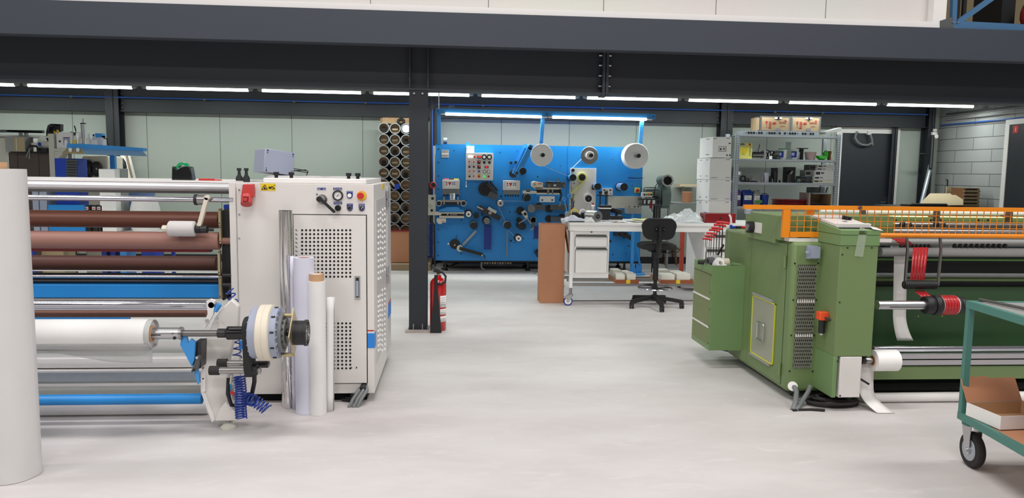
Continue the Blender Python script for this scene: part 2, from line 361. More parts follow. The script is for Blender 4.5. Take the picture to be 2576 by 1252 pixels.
c5 = hcol(2244, 2258, 'slim dark steel post on the back wall right of the dark door', 12.98)
ZG0 = at(640, 285, 12.9).z; ZG1 = ZC - .005
segs = [(-11.8, c1[0]), (c1[1], c2[0]), (c2[1], c3[0]), (c3[1], c4[0])]
gl = ['far left dark steel girder at the top of the back wall', 'dark steel girder above the tube rack at the top of the back wall', 'dark steel girder behind the blue machine lights at the top of the back wall', 'dark steel girder above the dark door at the top of the back wall']
for (a, c), L in zip(segs, gl):
    t = thing('steel_girder', L, 'beam', ((a + c) / 2, 12.95, ZG0), 'wall girders')
    b_ = MB(); b_.box(a, c, 12.95, 12.965, ZG0, ZG1, 'anthracite_dark'); b_.box(a, c, 12.9, 13.09, ZG0 - .012, ZG0, 'anthracite_dark'); b_.build('girder_profile', t)
    for X in (a + .03, c - .03):
        for k in range(4):
            MB().cyl((X, 12.95, ZG0 + .05 + k * .075), (X, 12.925, ZG0 + .05 + k * .075), .009, 'steel_worn', 6).build('bolt', t)

# ceiling tube lights
YT = 11.9
rows = [(-215, 38), (72, 333), (370, 625), (660, 908), (940, 1180), (1212, 1447), (1477, 1704), (1733, 1957), (1986, 2205), (2233, 2450)]
zt = at(1330, 243, YT).z
ordn = ['tenth', 'ninth', 'eighth', 'seventh', 'sixth', 'fifth', 'fourth', 'third', 'second', 'first']
for i, (a, c) in enumerate(rows):
    X0, X1 = at(a, 240, YT).x, at(c, 240, YT).x
    lab = 'lit fluorescent tube light under the mezzanine ceiling, %s from the right end of the row' % ordn[i]
    if i == 9: lab = 'lit fluorescent tube light at the right end of the mezzanine ceiling row'
    if i == 0: lab = 'lit fluorescent tube light at the left picture edge of the mezzanine ceiling row'
    t = thing('tube_light', lab, 'light', ((X0 + X1) / 2, YT, zt), 'ceiling tube lights')
    MB().cyl((X0, YT, zt), (X1, YT, zt), .021, 'tube_light', 14).build('tube', t)
    area('tube_glow', ((X0 + X1) / 2, YT, zt - .024), (0, 0, 0), X1 - X0, .04, 18, (.93, 1, .95))
    b_ = MB(); b_.box(X0 - .02, X1 + .02, YT - .035, YT + .035, zt + .022, zt + .07, 'offwhite'); b_.build('housing', t)
    for X, sg in ((X0, -1), (X1, 1)):
        b_ = MB(); b_.cyl((X, YT, zt), (X + sg * .06, YT, zt + .004), .016, 'grey', 10); b_.box(X + min(0, sg * .07), X + max(0, sg * .07), YT - .02, YT + .02, zt, zt + .05, 'grey'); b_.build('end_cap', t)
b_ = MB(); b_.box(-11.5, at(2530, 275, YT).x, YT - .04, YT + .04, zt + .07, ZC, 'galv'); b_.build('light_rail', label='long galvanised rail under the ceiling carrying the tube lights', cat='rail')

# blue compressed air pipe
YP = 12.86
zp = at(1300, 266, YP).z
t = thing('air_pipe', 'thin blue compressed air pipe running along the back wall girder', 'pipe', (0, YP, zp))
b_ = MB(); b_.tube([(-11.5, YP, zp), (at(2335, 275, YP).x, YP, zp)], .013, 'blue_pipe', 8); b_.build('pipe', t)
for px in (180, 515, 740, 920, 1215, 1515, 1950, 2070):
    X = at(px, 265, YP).x; MB().box(X - .02, X + .02, YP - .016, YP + .08, zp - .025, zp + .008, 'grey_dark').build('clip', t)
X = at(1088, 350, 12.8).x
b_ = MB(); b_.tube([(X, 12.8, zp), (X, 12.8, 1.35)], .013, 'blue_pipe', 8); b_.box(X - .03, X + .03, 12.78, 12.82, zp - .1, zp + .04, 'black'); b_.build('air_drop_pipe', label='vertical blue air pipe dropping beside the back column left of the blue machine', cat='pipe')
# vertical white conduit by blue lamp frame
b_ = MB(); X = at(1104, 250, 11.4).x; b_.tube([(X, 11.4, ZC), (X, 11.4, at(1104, 273, 11.4).z)], .008, 'white', 6)
b_.build('conduit', label='short white conduit dropping from the ceiling to the blue lamp frame', cat='conduit')
# pipes on right wall
t = thing('wall_conduit', 'grey conduits under the ceiling on the block wall at right', 'conduit', (XR - .05, 10.5, 2.55))
for dz, r, m in ((0, .022, 'grey'), (.09, .015, 'grey_dark')):
    b_ = MB(); z = at(2400, 300, 12.8).z + dz; b_.tube([(XR - .04, 12.85, z), (XR - .04, 8, z)], r, m, 8); b_.build('conduit_tube', t)
z = at(2400, 314, 12.8).z
b_ = MB(); b_.tube([(XR - .03, 13.0, z - .0), (XR - .03, 8, z)], .014, 'blue_pipe', 8); b_.build('air_pipe', label='blue air pipe running along the block wall at right', cat='pipe')

# doors
def door_back():
    Y = YW - .03
    X0, X1, Z0, Z1 = rc(2112, 318, 2253, 668, Y)
    X0 = at(2100, 400, Y).x
    Zt = at(2180, 320, Y).z
    b_ = MB(); w_ = .11
    b_.box(X0, X0 + w_, Y - .02, Y + .05, 0, Zt, 'cabinet_light'); b_.box(X1 - w_, X1, Y - .02, Y + .05, 0, Zt, 'cabinet_light'); b_.box(X0 + w_, X1 - w_, Y - .02, Y + .05, Zt - w_, Zt, 'cabinet_light')
    o = b_.build('door_1', kind='structure', bevel=.004)
    b_ = MB(); b_.box(X0 + w_, X1 - w_, Y + .01, Y + .04, .01, Zt - w_, 'anthracite_dark'); b_.build('door_leaf', o)
    p = at(2228, 508, Y)
    b_ = MB(); b_.box(X1 - w_ - .085, X1 - w_ - .045, Y - .012, Y + .01, p.z - .12, p.z + .1, 'alu'); b_.tube([(X1 - w_ - .065, Y, p.z), (X1 - w_ - .065, Y - .05, p.z), (X1 - w_ - .2, Y - .05, p.z)], .01, 'alu', 8); b_.build('door_handle', o)
door_back()
X = XR - .02
ya = onx(2537, 420, XR).y; yb = ya - 1.0
b_ = MB(); zt_ = onx(2552, 310, XR).z
b_.box(X - .02, X + .02, ya, ya + .09, 0, zt_ - .02, 'cabinet_light'); b_.box(X - .02, X + .02, yb - .09, yb, 0, zt_ - .02, 'cabinet_light'); b_.box(X - .02, X + .02, yb - .09, ya + .09, zt_ - .02, zt_ + .08, 'cabinet_light')
o = b_.build('door_2', kind='structure', bevel=.004)
MB().box(X - .008, X + .02, yb, ya, .01, zt_ - .02, 'anthracite_dark').build('door_leaf', o)
# red fire sign on door 2
t = thing('fire_sign', 'small red and white fire extinguisher sign on the dark door at the right edge', 'sign', (X - .01, 11.55, 2.1))
z0, z1 = at(2555, 339, 11.6).z, at(2555, 321, 11.6).z
b_ = MB(); q0 = onx(2550, 330, X).y; q1 = onx(2563, 330, X).y; b_.box(X - .012, X - .009, q1, q0, z0, z1, 'red'); b_.box(X - .014, X - .012, q1 + .05, q0 - .05, z0 + .025, z1 - .03, 'white'); b_.build('sign_plate', t)

# upper right: blue railing truss with things behind it on the mezzanine
t = thing('mezzanine_railing', 'blue steel railing truss on the mezzanine edge at top right', 'railing', (5, 7.1, 3.08))
b_ = MB(); Yr = 7.08
b_.bar(at(2385, 62, Yr), at(2620, 74, Yr), .07, .05, 'blue_truss'); b_.build('bottom_rail', t)
b_ = MB(); b_.bar(at(2397, 62, Yr), at(2402, -60, Yr), .045, .045, 'blue_truss'); b_.build('post', t)
b_ = MB(); b_.bar(at(2410, 56, Yr), at(2500, -8, Yr), .05, .03, 'blue_truss'); b_.bar(at(2500, -8, Yr), at(2580, -65, Yr), .05, .03, 'blue_truss'); b_.build('brace', t)
b_ = MB(); b_.ppoly([(2366, 52), (2398, 42), (2398, 70), (2366, 72)], 7.05, .02, 'grey_dark'); b_.build('gusset', t)
for q in ((2397, 56), (2409, 56)):
    b_ = MB(); disc(b_, q[0], q[1], 7.05, 2.2, .01, 'alu', n=8); b_.build('bolt', t)
b_ = MB(); b_.box(x0, 14, 10.9, 11.05, 3.06, 6.4, 'tan'); b_.build('wall_mezzanine', kind='structure')
b_ = MB(); b_.px(2522, -60, 2556, 60, 8.6, .5, 'black'); b_.build('cupboard', label='black cupboard standing on the mezzanine behind the blue railing', cat='cupboard')
b_ = MB()
for a, c in ((2410, 2418), (2426, 2434)): b_.px(a, -80, c, 56, 8.4, .04, 'black')
b_.build('ladder', label='dark upright rails behind the blue railing on the mezzanine', cat='ladder')
b_ = MB(); q = at(2592, 40, 8.4); b_.sphere((q.x, 8.4, q.z), .12, 'red_dark', 14, (1, .6, 1.5)); b_.build('bag', label='dark red bag on the mezzanine at the top right picture corner', cat='bag')
b_ = MB(); b_.box(x0, 14, 7.1, 11, 3.04, 3.06, 'black'); b_.build('trim_4', kind='structure')
# ================================================================= the white coating machine at left
YM = 5.1
CX0, CX1, CZ0, CZ1 = rc(583, 462, 941, 990, YM)
YMB = onx(980, 640, CX1).y                 # back of the cabinet
tm = coat = thing('coating_machine', 'large light grey roller coating machine at left with brown rollers and perforated cabinet door', 'machine', ((CX0 + CX1) / 2 - 1, YM + .5, 0))
bA = MB(); bA.box(CX0, CX1, YM, YMB, CZ0, CZ1, 'cabinet')
X = at(597, 600, YM).x; bA.box(X - .002, X + .002, YM - .001, YM + .01, CZ0, CZ1 - .03, 'grey_mid')
bA.box(CX0 - .0, X - .004, YM - .012, YM, CZ0, CZ1, 'cabinet')
body = bA.build('cabinet', tm, bevel=.006)
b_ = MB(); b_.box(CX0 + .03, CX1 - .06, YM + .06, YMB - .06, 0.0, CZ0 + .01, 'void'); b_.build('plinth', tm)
for yy in (465, 539, 599):                     # bolts along the edge strip
    b_ = MB(); disc(b_, 602, yy + 12 if yy == 465 else yy, YM, 2.3, .006, 'alu', n=10); b_.build('bolt', body)
# door with perforations
b_ = MB(); b_.px(742, 541, 922, 962, YM, .02, 'cabinet', .012)
for (gx, gy, nx, ny, sx, sy) in ((761, 578.5, 13, 13, 10.05, 9.7), (761, 812, 13, 13, 10.05, 9.4)):
    for i in range(nx):
        for j in range(ny):
            p = at(gx + i * sx, gy + j * sy, YM); b_.cyl((p.x, YM - .0135, p.z), (p.x, YM - .010, p.z), s(2.7, YM), 'void', 10)
b_.px(884, 921, 886, 925, YM, .004, 'black', .0135); b_.px(896, 921, 899, 925, YM, .004, 'black', .0135)
dr = b_.build('door', tm)
b_ = MB(); X0, X1, Z0, Z1 = rc(740, 539, 924, 964, YM)
for bb in ((X0, X1, Z0, Z0 + .004), (X0, X1, Z1 - .004, Z1), (X0, X0 + .004, Z0, Z1), (X1 - .006, X1, Z0, Z1)): b_.box(bb[0], bb[1], YM - .003, YM + .01, bb[2], bb[3], 'void')
b_.build('door_gap', dr)
b_ = MB(); b_.px(893, 693, 907, 751, YM, .012, 'alu', .02); b_.px(895.5, 697, 904.5, 747, YM, .004, 'grey_dark', .0215); b_.px(897, 705, 903, 743, YM, .006, 'grey_box', .028); disc(b_, 900, 700, YM, 3, .008, 'black', .02, 10)
b_.build('latch', dr)
# side louvers at left of the door (slots)
b_ = MB()
for k in range(7): b_.ppoly([(743, 576 + k * 10.5), (748, 578 + k * 10.5), (748, 582 + k * 10.5), (743, 579 + k * 10.5)], YM - .013, .003, 'grey_mid')
b_.build('vent_slots', dr)
# right side: service panel with louvers, hinges, stripe
ys = lambda x: onx(x, 640, CX1).y
b_ = MB(); zt_, zb_ = onx(952, 500, CX1).z, onx(950, 905, CX1).z
b_.box(CX1, CX1 + .006, ys(945), ys(969), zb_, zt_, 'cabinet_side'); sd = b_.build('side_panel', tm)
b_ = MB()
for (c0, c1, y0, y1, n) in ((947, 955, 536, 700, 12), (958, 966, 526, 680, 12), (947, 954, 745, 880, 12), (957, 966, 728, 880, 13)):
    for k in range(n):
        yy = y0 + (y1 - y0) * k / (n - 1)
        for xx in (c0 + 1.5, c1 - 1):
            q = onx(xx, yy + (1.5 if xx < c1 - 3 else -1.5), CX1)
            b_.lathe((CX1 + .004, q.y, q.z), (0, 0, 1), [(.002, .014), (.009, .009), (.014, 0), (.012, -.007), (.002, -.009)], 'cabinet_light', 10)
b_.build('louvers', sd)
b_ = MB(); b_.box(CX1 - .002, CX1 + .012, ys(972), ys(979.5), CZ0 + .05, CZ1 - .03, 'cabinet_side'); b_.build('rear_frame', tm)
for yy in (489, 512, 680, 702):
    q = onx(971, yy, CX1); b_ = MB(); b_.box(CX1 + .006, CX1 + .022, q.y - .04, q.y + .02, q.z - .03, q.z + .03, 'alu'); b_.build('hinge', sd)
b_ = MB(); b_.px(922.5, 838, 941, 875, YM, .003, 'blue', .002); b_.box(CX1 + .0, CX1 + .003, YM - .002, ys(944), at(930, 875, YM).z, at(930, 838, YM).z, 'blue'); b_.build('blue_stripe', tm); b_ = MB(); b_.px(922.5, 829.5, 941, 832.5, YM, .003, 'red', .002); b_.build('red_stripe', tm); b_ = MB()
za, zb2 = onx(975, 796, CX1).z, onx(975, 764, CX1).z; b_.box(CX1 + .012, CX1 + .015, ys(972), ys(979), za, zb2, 'blue'); b_.build('blue_stripe', tm); b_ = MB(); b_.box(CX1 + .012, CX1 + .015, ys(972), ys(979), zb2 + .01, zb2 + .02, 'red'); b_.build('red_stripe', tm); b_ = MB()
b_.px(597, 856, 625, 878, YM, .003, 'blue', .002)
b_.build('blue_stripe', tm)
b_ = MB(); q = onx(962, 470, CX1); b_.box(CX1, CX1 + .003, onx(961, 470, CX1).y, onx(966, 470, CX1).y, onx(963, 476, CX1).z, onx(963, 463, CX1).z, 'yellow'); b_.build('side_warning_label', tm, label='small yellow warning label')
# warning label
b_ = MB(); b_.px(655.5, 461, 693.5, 479.5, YM, .002, 'yellow', .0015)
b_.build('warning_label', body, label='yellow warning label with a black triangle and crushing hand mark')
b_ = MB(); Y_ = YM - .0025
for a, c in (((658, 476), (666, 464.5)), ((666, 464.5), (673, 476)), ((673, 476), (658, 476))): b_.bar(at(*a, Y_), at(*c, Y_), .0035, .001, 'black')
b_.ppoly([(663.5, 474.5), (664, 469), (669, 473), (668, 475)], Y_ - .001, .001, 'black')
b_.ppoly([(675.5, 474), (676, 469), (684, 470), (682, 475)], Y_ - .001, .001, 'black'); b_.bar(at(683, 468, Y_), at(691, 474, Y_), .005, .001, 'black'); b_.bar(at(684, 475.5, Y_), at(691.5, 474.5, Y_), .004, .001, 'black'); b_.bar(at(688, 468, Y_), at(691, 465, Y_), .003, .001, 'black')
b_.build('warning_mark', body)
# controls
def plate(x0, y0, x1, y1, name, lines):
    b_ = MB(); b_.px(x0 - 1, y0 - 1, x1 + 1, y1 + 1, YM, .002, 'white', .001); b_.px(x0, y0, x1, y1, YM, .002, 'blue_navy', .0022); o = b_.build(name, body)
    n = len(lines)
    for i, ln in enumerate(lines):
        text('lettering', ln, (x0 + x1) / 2, y0 + (y1 - y0) * (i + .5) / n, YM, 2.9 if n == 1 else 2.1, 'white', o, .0035, w=min(x1 - x0 - 3, len(ln) * 1.9))
plate(798, 471, 820, 477.5, 'name_plate', ['BRAKE VALVE', 'OFF      ON'])
plate(838, 471, 860.5, 478, 'name_plate', ['GENERAL ROLLER', 'PRESSURE METER'])
plate(839, 507, 861, 513.5, 'name_plate', ['PRESSURE ADJUST'])
def tag_plate(x, y, lines, col):
    pts = [(x - 7.5, y - 11), (x + 7.5, y - 11)] + [(x + 7.5 * math.cos(a), y + 7.5 * math.sin(a) * 1.05) for a in [PI * k / 10 for k in range(11)]]
    b_ = MB(); b_.ppoly(pts, YM - .003, .003, 'blue_navy'); o = b_.build('name_plate', body)
    text('lettering', lines[0], x, y - 8.9, YM, 1.9, 'white', o, .0045, w=11)
    if len(lines) > 1: text('lettering', lines[1], x, y - 6.4, YM, 1.8, 'white', o, .0045, w=12)
    b_ = MB(); disc(b_, x, y, YM, 5.6, .008, 'alu', .003); disc(b_, x, y, YM, 4.6, .014, col, .004); 
    return b_, o
b_, o = tag_plate(879.7, 491.5, ['LIFT UP'], 'white'); b_.build('push_button', body, label='white push button')
b_, o = tag_plate(880, 523, ['LIFT DOWN'], 'black'); b_.build('push_button', body, label='black push button')
b_, o = tag_plate(910, 523.5, ['BRAKE', 'OFF  ON'], 'black'); b_.bar(at(908.5, 525, YM - .02), at(913, 520.5, YM - .02), .003, .003, 'white'); b_.build('rotary_switch', body)
b_ = MB(); disc(b_, 910, 492.5, YM, 12, .004, 'orange'); disc(b_, 910, 492.5, YM, 10.8, .005, 'yellow'); disc(b_, 909, 492, YM, 5, .02, 'red'); disc(b_, 908.5, 492, YM, 8, .022, 'red', .018); b_.build('emergency_stop_button', body)
b_ = MB(); p = at(850.2, 491.5, YM); b_.ring((p.x, YM, p.z), (p.x, YM - .014, p.z), s(13, YM), s(9.6, YM), 'black'); disc(b_, 850.2, 491.5, YM, 9.8, .006, 'white'); b_.bar(at(846, 494.5, YM - .008), at(853, 489, YM - .008), .002, .001, 'black'); disc(b_, 850.2, 491.5, YM, 1.2, .009, 'black')
for a in range(9):
    q = math.radians(-225 + a * 33.75); b_.bar(at(850.2 + 7.3 * math.cos(q), 491.5 + 7.3 * math.sin(q), YM - .007), at(850.2 + 8.6 * math.cos(q), 491.5 + 8.6 * math.sin(q), YM - .007), .0014, .001, 'black')
b_.build('pressure_gauge', body)
b_ = MB(); disc(b_, 850.5, 523, YM, 7.6, .01, 'black'); disc(b_, 850.3, 523, YM, 5.8, .032, 'black_gloss'); b_.build('adjusting_knob', body)
b_ = MB(); disc(b_, 811, 501, YM, 12, .008, 'steel'); disc(b_, 809, 500, YM, 8.5, .022, 'grey'); disc(b_, 797.5, 488.5, YM, 1.7, .003, 'black')
disc(b_, 805.5, 500, YM, 6.6, .05, 'black'); a, c = at(806, 500, YM - .045), at(840, 532, YM - .05)
b_.bar(a, c, s(6.6, YM), .016, 'black'); b_.cyl((c.x, c.y - .008, c.z), (c.x, c.y + .008, c.z), s(3.3, YM), 'black'); b_.build('lever_handle', body)
# red CEE socket
b_ = MB(); b_.px(611, 464, 636, 489, YM, .03, 'grey_box', .02)
pts = [(610.5, 463), (635.5, 463), (637, 484), (636, 497), (606, 496), (607, 484)]
b_.ppoly(pts, YM - .075, .06, 'red_socket')
sk = b_.build('power_socket', body, bevel=.006)
b_ = MB(); p0 = at(621, 492, YM - .05); p1 = at(620, 514, YM - .085); b_.cyl(p0, p1, s(13.5, YM), 'red_socket', 26); q = at(620, 514.5, YM - .086)
b_.px(611, 494, 623, 507, YM - .125, .03, 'red_dark'); b_.px(612, 497, 621, 505, YM - .13, .01, 'red_socket'); b_.build('socket_cover', sk)
# cabinet top with access covers
b_ = MB(); X0, X1, Z0, Z1 = rc(657, 444, 919, 462, YM + .05)
b_.box(X0, X1, YM + .1, YMB - .1, CZ1, CZ1 + .035, 'cabinet_light'); tp = b_.build('top_cover', tm, bevel=.006)
b_ = MB()
for px in (720, 785, 850):
    q = at(px, 445, YM + .5)
    b_.lathe((q.x, YM + .5, CZ1 + .035), (0, 0, 1), [(.15, 0), (.15, .008), (.13, .014)], 'cabinet_side', 26)
b_.build('cover_plate', tp)
for px in (695, 733, 877, 900):
    q = at(px, 440, YM + .18)
    b_ = MB(); b_.cyl((q.x, YM + .18, CZ1 + .03), (q.x, YM + .18, CZ1 + .06), .012, 'black', 12); b_.cyl((q.x, YM + .18, CZ1 + .055), (q.x, YM + .18, CZ1 + .075), .019, 'black', 10); b_.build('clamp_knob', tp)
# two dark plugs on the top rail
for px in (602, 620):
    Y_ = YM + .35; q = at(px, 452, Y_)
    b_ = MB(); b_.lathe((q.x, Y_, CZ1 + .0), (0, 0, 1), [(.024, 0), (.024, .03), (.012, .05), (.010, .07), (.009, .085)], 'black_soft', 18); b_.box(q.x - .013, q.x + .013, Y_ - .01, Y_ + .01, CZ1 + .08, CZ1 + .098, 'black_soft'); b_.build('black_plug', tm)
# grey junction box on a bracket
Rb = Matrix.Rotation(math.radians(9), 4, 'Y') @ Matrix.Rotation(math.radians(40), 4, 'Z') @ Matrix.Rotation(math.radians(-8), 4, 'X')
q = at(687, 409, YM + .55); T = Matrix.Translation(q) @ Rb
b_ = MB(T); b_.box(-.115, .115, -.09, .07, -.083, .083, 'grey_box'); b_.box(-.118, .118, -.1, -.088, -.085, .085, 'grey_box'); jb = b_.build('junction_box', tm, bevel=.006)
b_ = MB(T)
for ix in (-1, 1):
    for iz in (-1, 1):
        b_.cyl((ix * .1, -.1, iz * .072), (ix * .1, -.106, iz * .072), .005, 'black', 8); b_.cyl((ix * .1, -.1, iz * .055), (ix * .1, -.104, iz * .055), .003, 'black', 8)
b_.build('box_screws', jb)
b_ = MB(); Y_ = YM + .6
for a, c in (((728, 422), (775, 430)), ((728, 427), (775, 434)), ((775, 430), (771, 442)), ((735, 430), (770, 427)), ): b_.bar(at(*a, Y_), at(*c, Y_), .006, .006, 'black')
b_.build('box_bracket', tm); b_ = MB(); b_.bar(at(690, 435, Y_), at(690, 446, Y_), .006, .006, 'black'); b_.build('box_stay', tm)

# ---- rollers ----
XL = -4.4
def roller(x1, yr, Y, r, m, name='roller', xr=None, label=None, x0=XL, parent=None):
    b_ = MB(); p = at(xr or 300, yr, Y); X1 = at(x1, yr, Y).x; b_.cyl((x0, Y, p.z), (X1, Y, p.z), r, m, 30)
    return b_.build(name, parent or tm, label), p.z, X1
# top table plate and fat chrome tube
b_ = MB(); za = at(300, 456.5, YM + .12).z; b_.box(XL, CX0, YM + .12, YMB - .25, za, za + .012, 'cabinet_light'); top_plate_z = za + .012; b_.build('table_plate', tm)
b_ = MB(); b_.box(XL, CX0, YM + .16, YM + .3, za - .03, za, 'darkmetal'); b_.build('plate_carrier', tm)
roller(583, 467.5, YM + .12, s(9.6, YM + .12), 'bright_alu', 'guide_tube', label='thick bright aluminium tube')
b_ = MB(); p = at(300, 481, YM + .2); b_.box(XL, CX0, YM + .17, YM + .24, p.z - .008, p.z + .016, 'steel_worn'); b_.build('cross_bar', tm)
roller(588, 499, YM + .0, s(6.6, YM), 'chrome', 'guide_rod', label='thin chrome rod')
o, z, X = roller(553, 551, YM + .22, s(20.5, YM + .22), 'brown_rubber', label='upper brown rubber roller')
o, z, X = roller(553, 604, YM + .05, s(21.5, YM + .05), 'brown_light', label='lighter brown rubber roller')
b_ = MB(); b_.cyl((X - .005, YM + .05, z), (CX0 + .03, YM + .05, z), s(8.5, YM), 'brown_light', 24); b_.build('roller_neck', o)
b_ = MB(); z_ = at(300, 629, YM + .1).z; b_.box(XL, at(533, 629, YM + .1).x, YM + .06, YM + .12, z_ - .006, z_ + .03, 'red_dark'); b_.build('red_strip', tm, 'dark red strip below the second brown roller')
roller(547, 661, YM + .22, s(18, YM + .22), 'brown_dark', label='dark brown lower rubber roller')
roller(550, 681, YM + .12, .004, 'white', 'wire', label='thin white wire')
b_ = MB(); z_ = at(300, 686, YM + .3).z; b_.box(XL, CX0, YM + .28, YM + .3, at(300, 716, YM + .3).z, z_, 'black'); b_.build('inner_plate', tm)
roller(556, 695, YM + .1, s(5, YM), 'chrome', 'guide_rod')
roller(556, 707, YM + .12, s(5.5, YM), 'darkmetal', 'guide_rod')
b_ = MB(); X0, X1, Z0, Z1 = rc(0, 716, 551, 749, YM + .05); b_.box(XL, X1, YM + .05, YM + .13, Z0, Z1, 'blue_machine'); b_.build('blue_beam', tm, 'wide blue cross beam', bevel=.004)
b_ = MB(); b_.box(XL, CX0 - .02, YM + .14, YM + .2, Z0 - .02, Z0 + .0, 'darkmetal'); b_.build('beam_foot', tm)
# end brackets: black plates with brass strips
b_ = MB(); Y_ = YM + .03
b_.ppoly([(556, 530), (566, 525), (582, 530), (582, 610), (556, 615)], Y_ + .02, .16, 'black'); b_.ppoly([(558, 615), (583, 610), (583, 690), (570, 745), (562, 757), (556, 750)], Y_ + .03, .14, 'black')
b_.build('bearing_housing', tm, bevel=.006)
for (x0, y0, x1, y1) in ((549, 524, 555, 566), (551, 567, 556, 612), (547.5, 630, 553.5, 690), (550, 695, 557.5, 750)):
    b_ = MB(); b_.px(x0, y0, x1, y1, YM, .03, 'brass'); 
    for yy in (y0 + 4, y1 - 5): disc(b_, (x0 + x1) / 2, yy, YM, 1.6, .002, 'black', n=8)
    b_.build('brass_strip', tm)
b_ = MB(); b_.px(563, 515, 583, 540, YM + .2, .1, 'blue_deep'); b_.build('blue_guard', tm)
for yy in (692, 716):
    b_ = MB(); roll_x(b_, 560, 583, 570, yy, YM, s(5, YM), 'darkmetal'); b_.build('shaft_stub', tm)
# swing arm with grey pinch roller
Y_ = YM - .06
b_ = MB(); b_.bar(at(521, 497, Y_), at(499, 577, Y_), s(9.5, Y_), .03, 'bone')
for q in ((521, 497), (499, 577)): disc(b_, q[0], q[1], Y_, 6.2, .03, 'bone', -.015)
arm = b_.build('swing_arm', tm, bevel=.003)
b_ = MB(); roll_x(b_, 497, 519, 500, 502, Y_ + .03, s(12.5, Y_), 'steel'); b_.build('clamp_collar', arm)
b_ = MB(); roll_x(b_, 490, 498, 495, 502, Y_ + .03, s(13.5, Y_), 'black', 14); b_.build('clamp_ring', arm)
b_ = MB(); p = at(458, 575, Y_); X0, X1 = at(424.5, 575, Y_).x, at(492, 575, Y_).x; r = s(19, Y_)
b_.lathe((X0, Y_, p.z), (1, 0, 0), [(r * .82, 0), (r, .008), (r, X1 - X0 - .008), (r * .82, X1 - X0)], 'felt', 32); b_.build('pinch_roller', arm, 'grey felt covered pinch roller')
b_ = MB(); roll_x(b_, 409, 425, 415, 575, Y_, s(8.5, Y_), 'bone', 8); roll_x(b_, 491, 505, 495, 576, Y_, s(10, Y_), 'black'); roll_x(b_, 505, 522, 510, 576, Y_, s(10, Y_), 'darkmetal', 12); roll_x(b_, 520, 537, 530, 578, Y_, s(3.5, Y_), 'black'); b_.build('roller_shaft', arm)

# ---- left end frame (outside the picture) carrying the rollers
b_ = MB(); b_.box(XL - .08, XL, YM - .75, YMB - .1, .02, CZ1 - .02, 'cabinet'); b_.build('left_end_frame', tm, bevel=.01)
# ---- unwinder in front ----
YU = 4.62
roller(521, 766, YU + .08, s(12, YU), 'chrome', label='bright chrome roller on the unwinder', parent=tm)
roller(520, 788.5, YU + .2, s(9.5, YU), 'brown_dark', label='lowest brown rubber roller')
b_ = MB(); p = at(300, 801, YU + .3); b_.box(XL, at(322, 801, YU + .3).x, YU + .3, YU + .34, p.z - .01, p.z + .008, 'blue_machine'); b_.build('blue_strip', tm)
b_ = MB(); X0, X1, Z0, Z1 = rc(0, 901, 508, 925, YM + .1); b_.box(XL, CX0, YM + .1, YM + .25, Z0, Z1, 'cabinet_light'); b_.build('cross_beam', tm, 'cream cross beam', bevel=.004)
b_ = MB(); X0, X1, Z0, Z1 = rc(0, 937, 508, 958, YM + .05); b_.box(XL, CX0, YM + .05, YM + .12, Z0, Z1, 'galv'); b_.build('aluminium_rail', tm)
b_ = MB(); z_ = at(300, 931, YM + .1).z; b_.box(XL, CX0, YM + .06, YM + .2, z_ - .006, z_ + .008, 'cabinet_light'); z_ = at(300, 963, YM + .1).z; b_.box(XL, CX0, YM + .06, YM + .2, z_ - .008, z_ + .01, 'cabinet_light'); b_.build('thin_rail', tm)
b_ = MB(); roll_x(b_, 0, 509, 300, 1004, YU + .08, s(13.5, YU), 'blue_machine'); p = at(300, 1004, YU + .08); b_.cyl((XL, YU + .08, p.z), (at(509, 1004, YU + .08).x, YU + .08, p.z), s(13.5, YU), 'blue_machine', 30); b_.build('blue_tie_tube', tm, 'round blue tie tube near the floor')
b_ = MB(); r = .042; b_.cyl((XL, YU + .26, r + .004), (at(525, 1035, YU + .26).x, YU + .26, r + .004), r, 'cabinet_light', 26); b_.build('white_tie_tube', tm, 'white tie tube lying close to the floor')
# cast side arm of the unwinder: broad plate
b_ = MB()
out = [(523, 838), (540, 800), (556, 778), (582, 752), (600, 770), (598, 830), (586, 860), (578, 900), (570, 960), (580, 1010), (598, 1045), (585, 1062), (533, 1062), (505, 985), (507, 860)]
b_.ppoly(out, YU, .05, 'cabinet'); sa = b_.build('side_arm', tm, bevel=.008)
b_ = MB(); b_.ppoly([(505, 985), (515, 985), (541, 1055), (533, 1062)], YU - .012, .012, 'cabinet_light'); b_.ppoly([(507, 857), (517, 853), (516, 985), (505, 985)], YU - .02, .02, 'cabinet_light')
for yy in (873, 900, 925, 952): disc(b_, 511, yy, YU - .02, 1.9, .003, 'black', n=8)
b_.build('edge_rib', sa)
b_ = MB(); b_.ppoly([(520, 757), (528, 752), (540, 757), (536, 790), (524, 812), (515, 826), (508, 822), (522, 790)], YU - .03, .03, 'cabinet_light')
disc(b_, 535, 765, YU, 8, .05, 'steel', -.02); disc(b_, 546, 800, YU - .03, 4, .02, 'alu'); disc(b_, 522, 804, YU - .03, 3.5, .02, 'alu'); b_.build('roller_bracket', sa, bevel=.004)
b_ = MB(); b_.cyl(at(541, 782, YU - .01), at(553, 764, YU - .01), .016, 'blue_paint', 16); b_.build('blue_cylinder', sa)
b_ = MB(); b_.ppoly([(551, 1030), (568, 1010), (598, 1040), (598, 1058), (540, 1058)], YU - .04, .05, 'cabinet'); fb = b_.build('foot_bracket', sa, bevel=.004)
b_ = MB(); q = fl(575, 1076); X_ = q.x; Yf = YU - .02
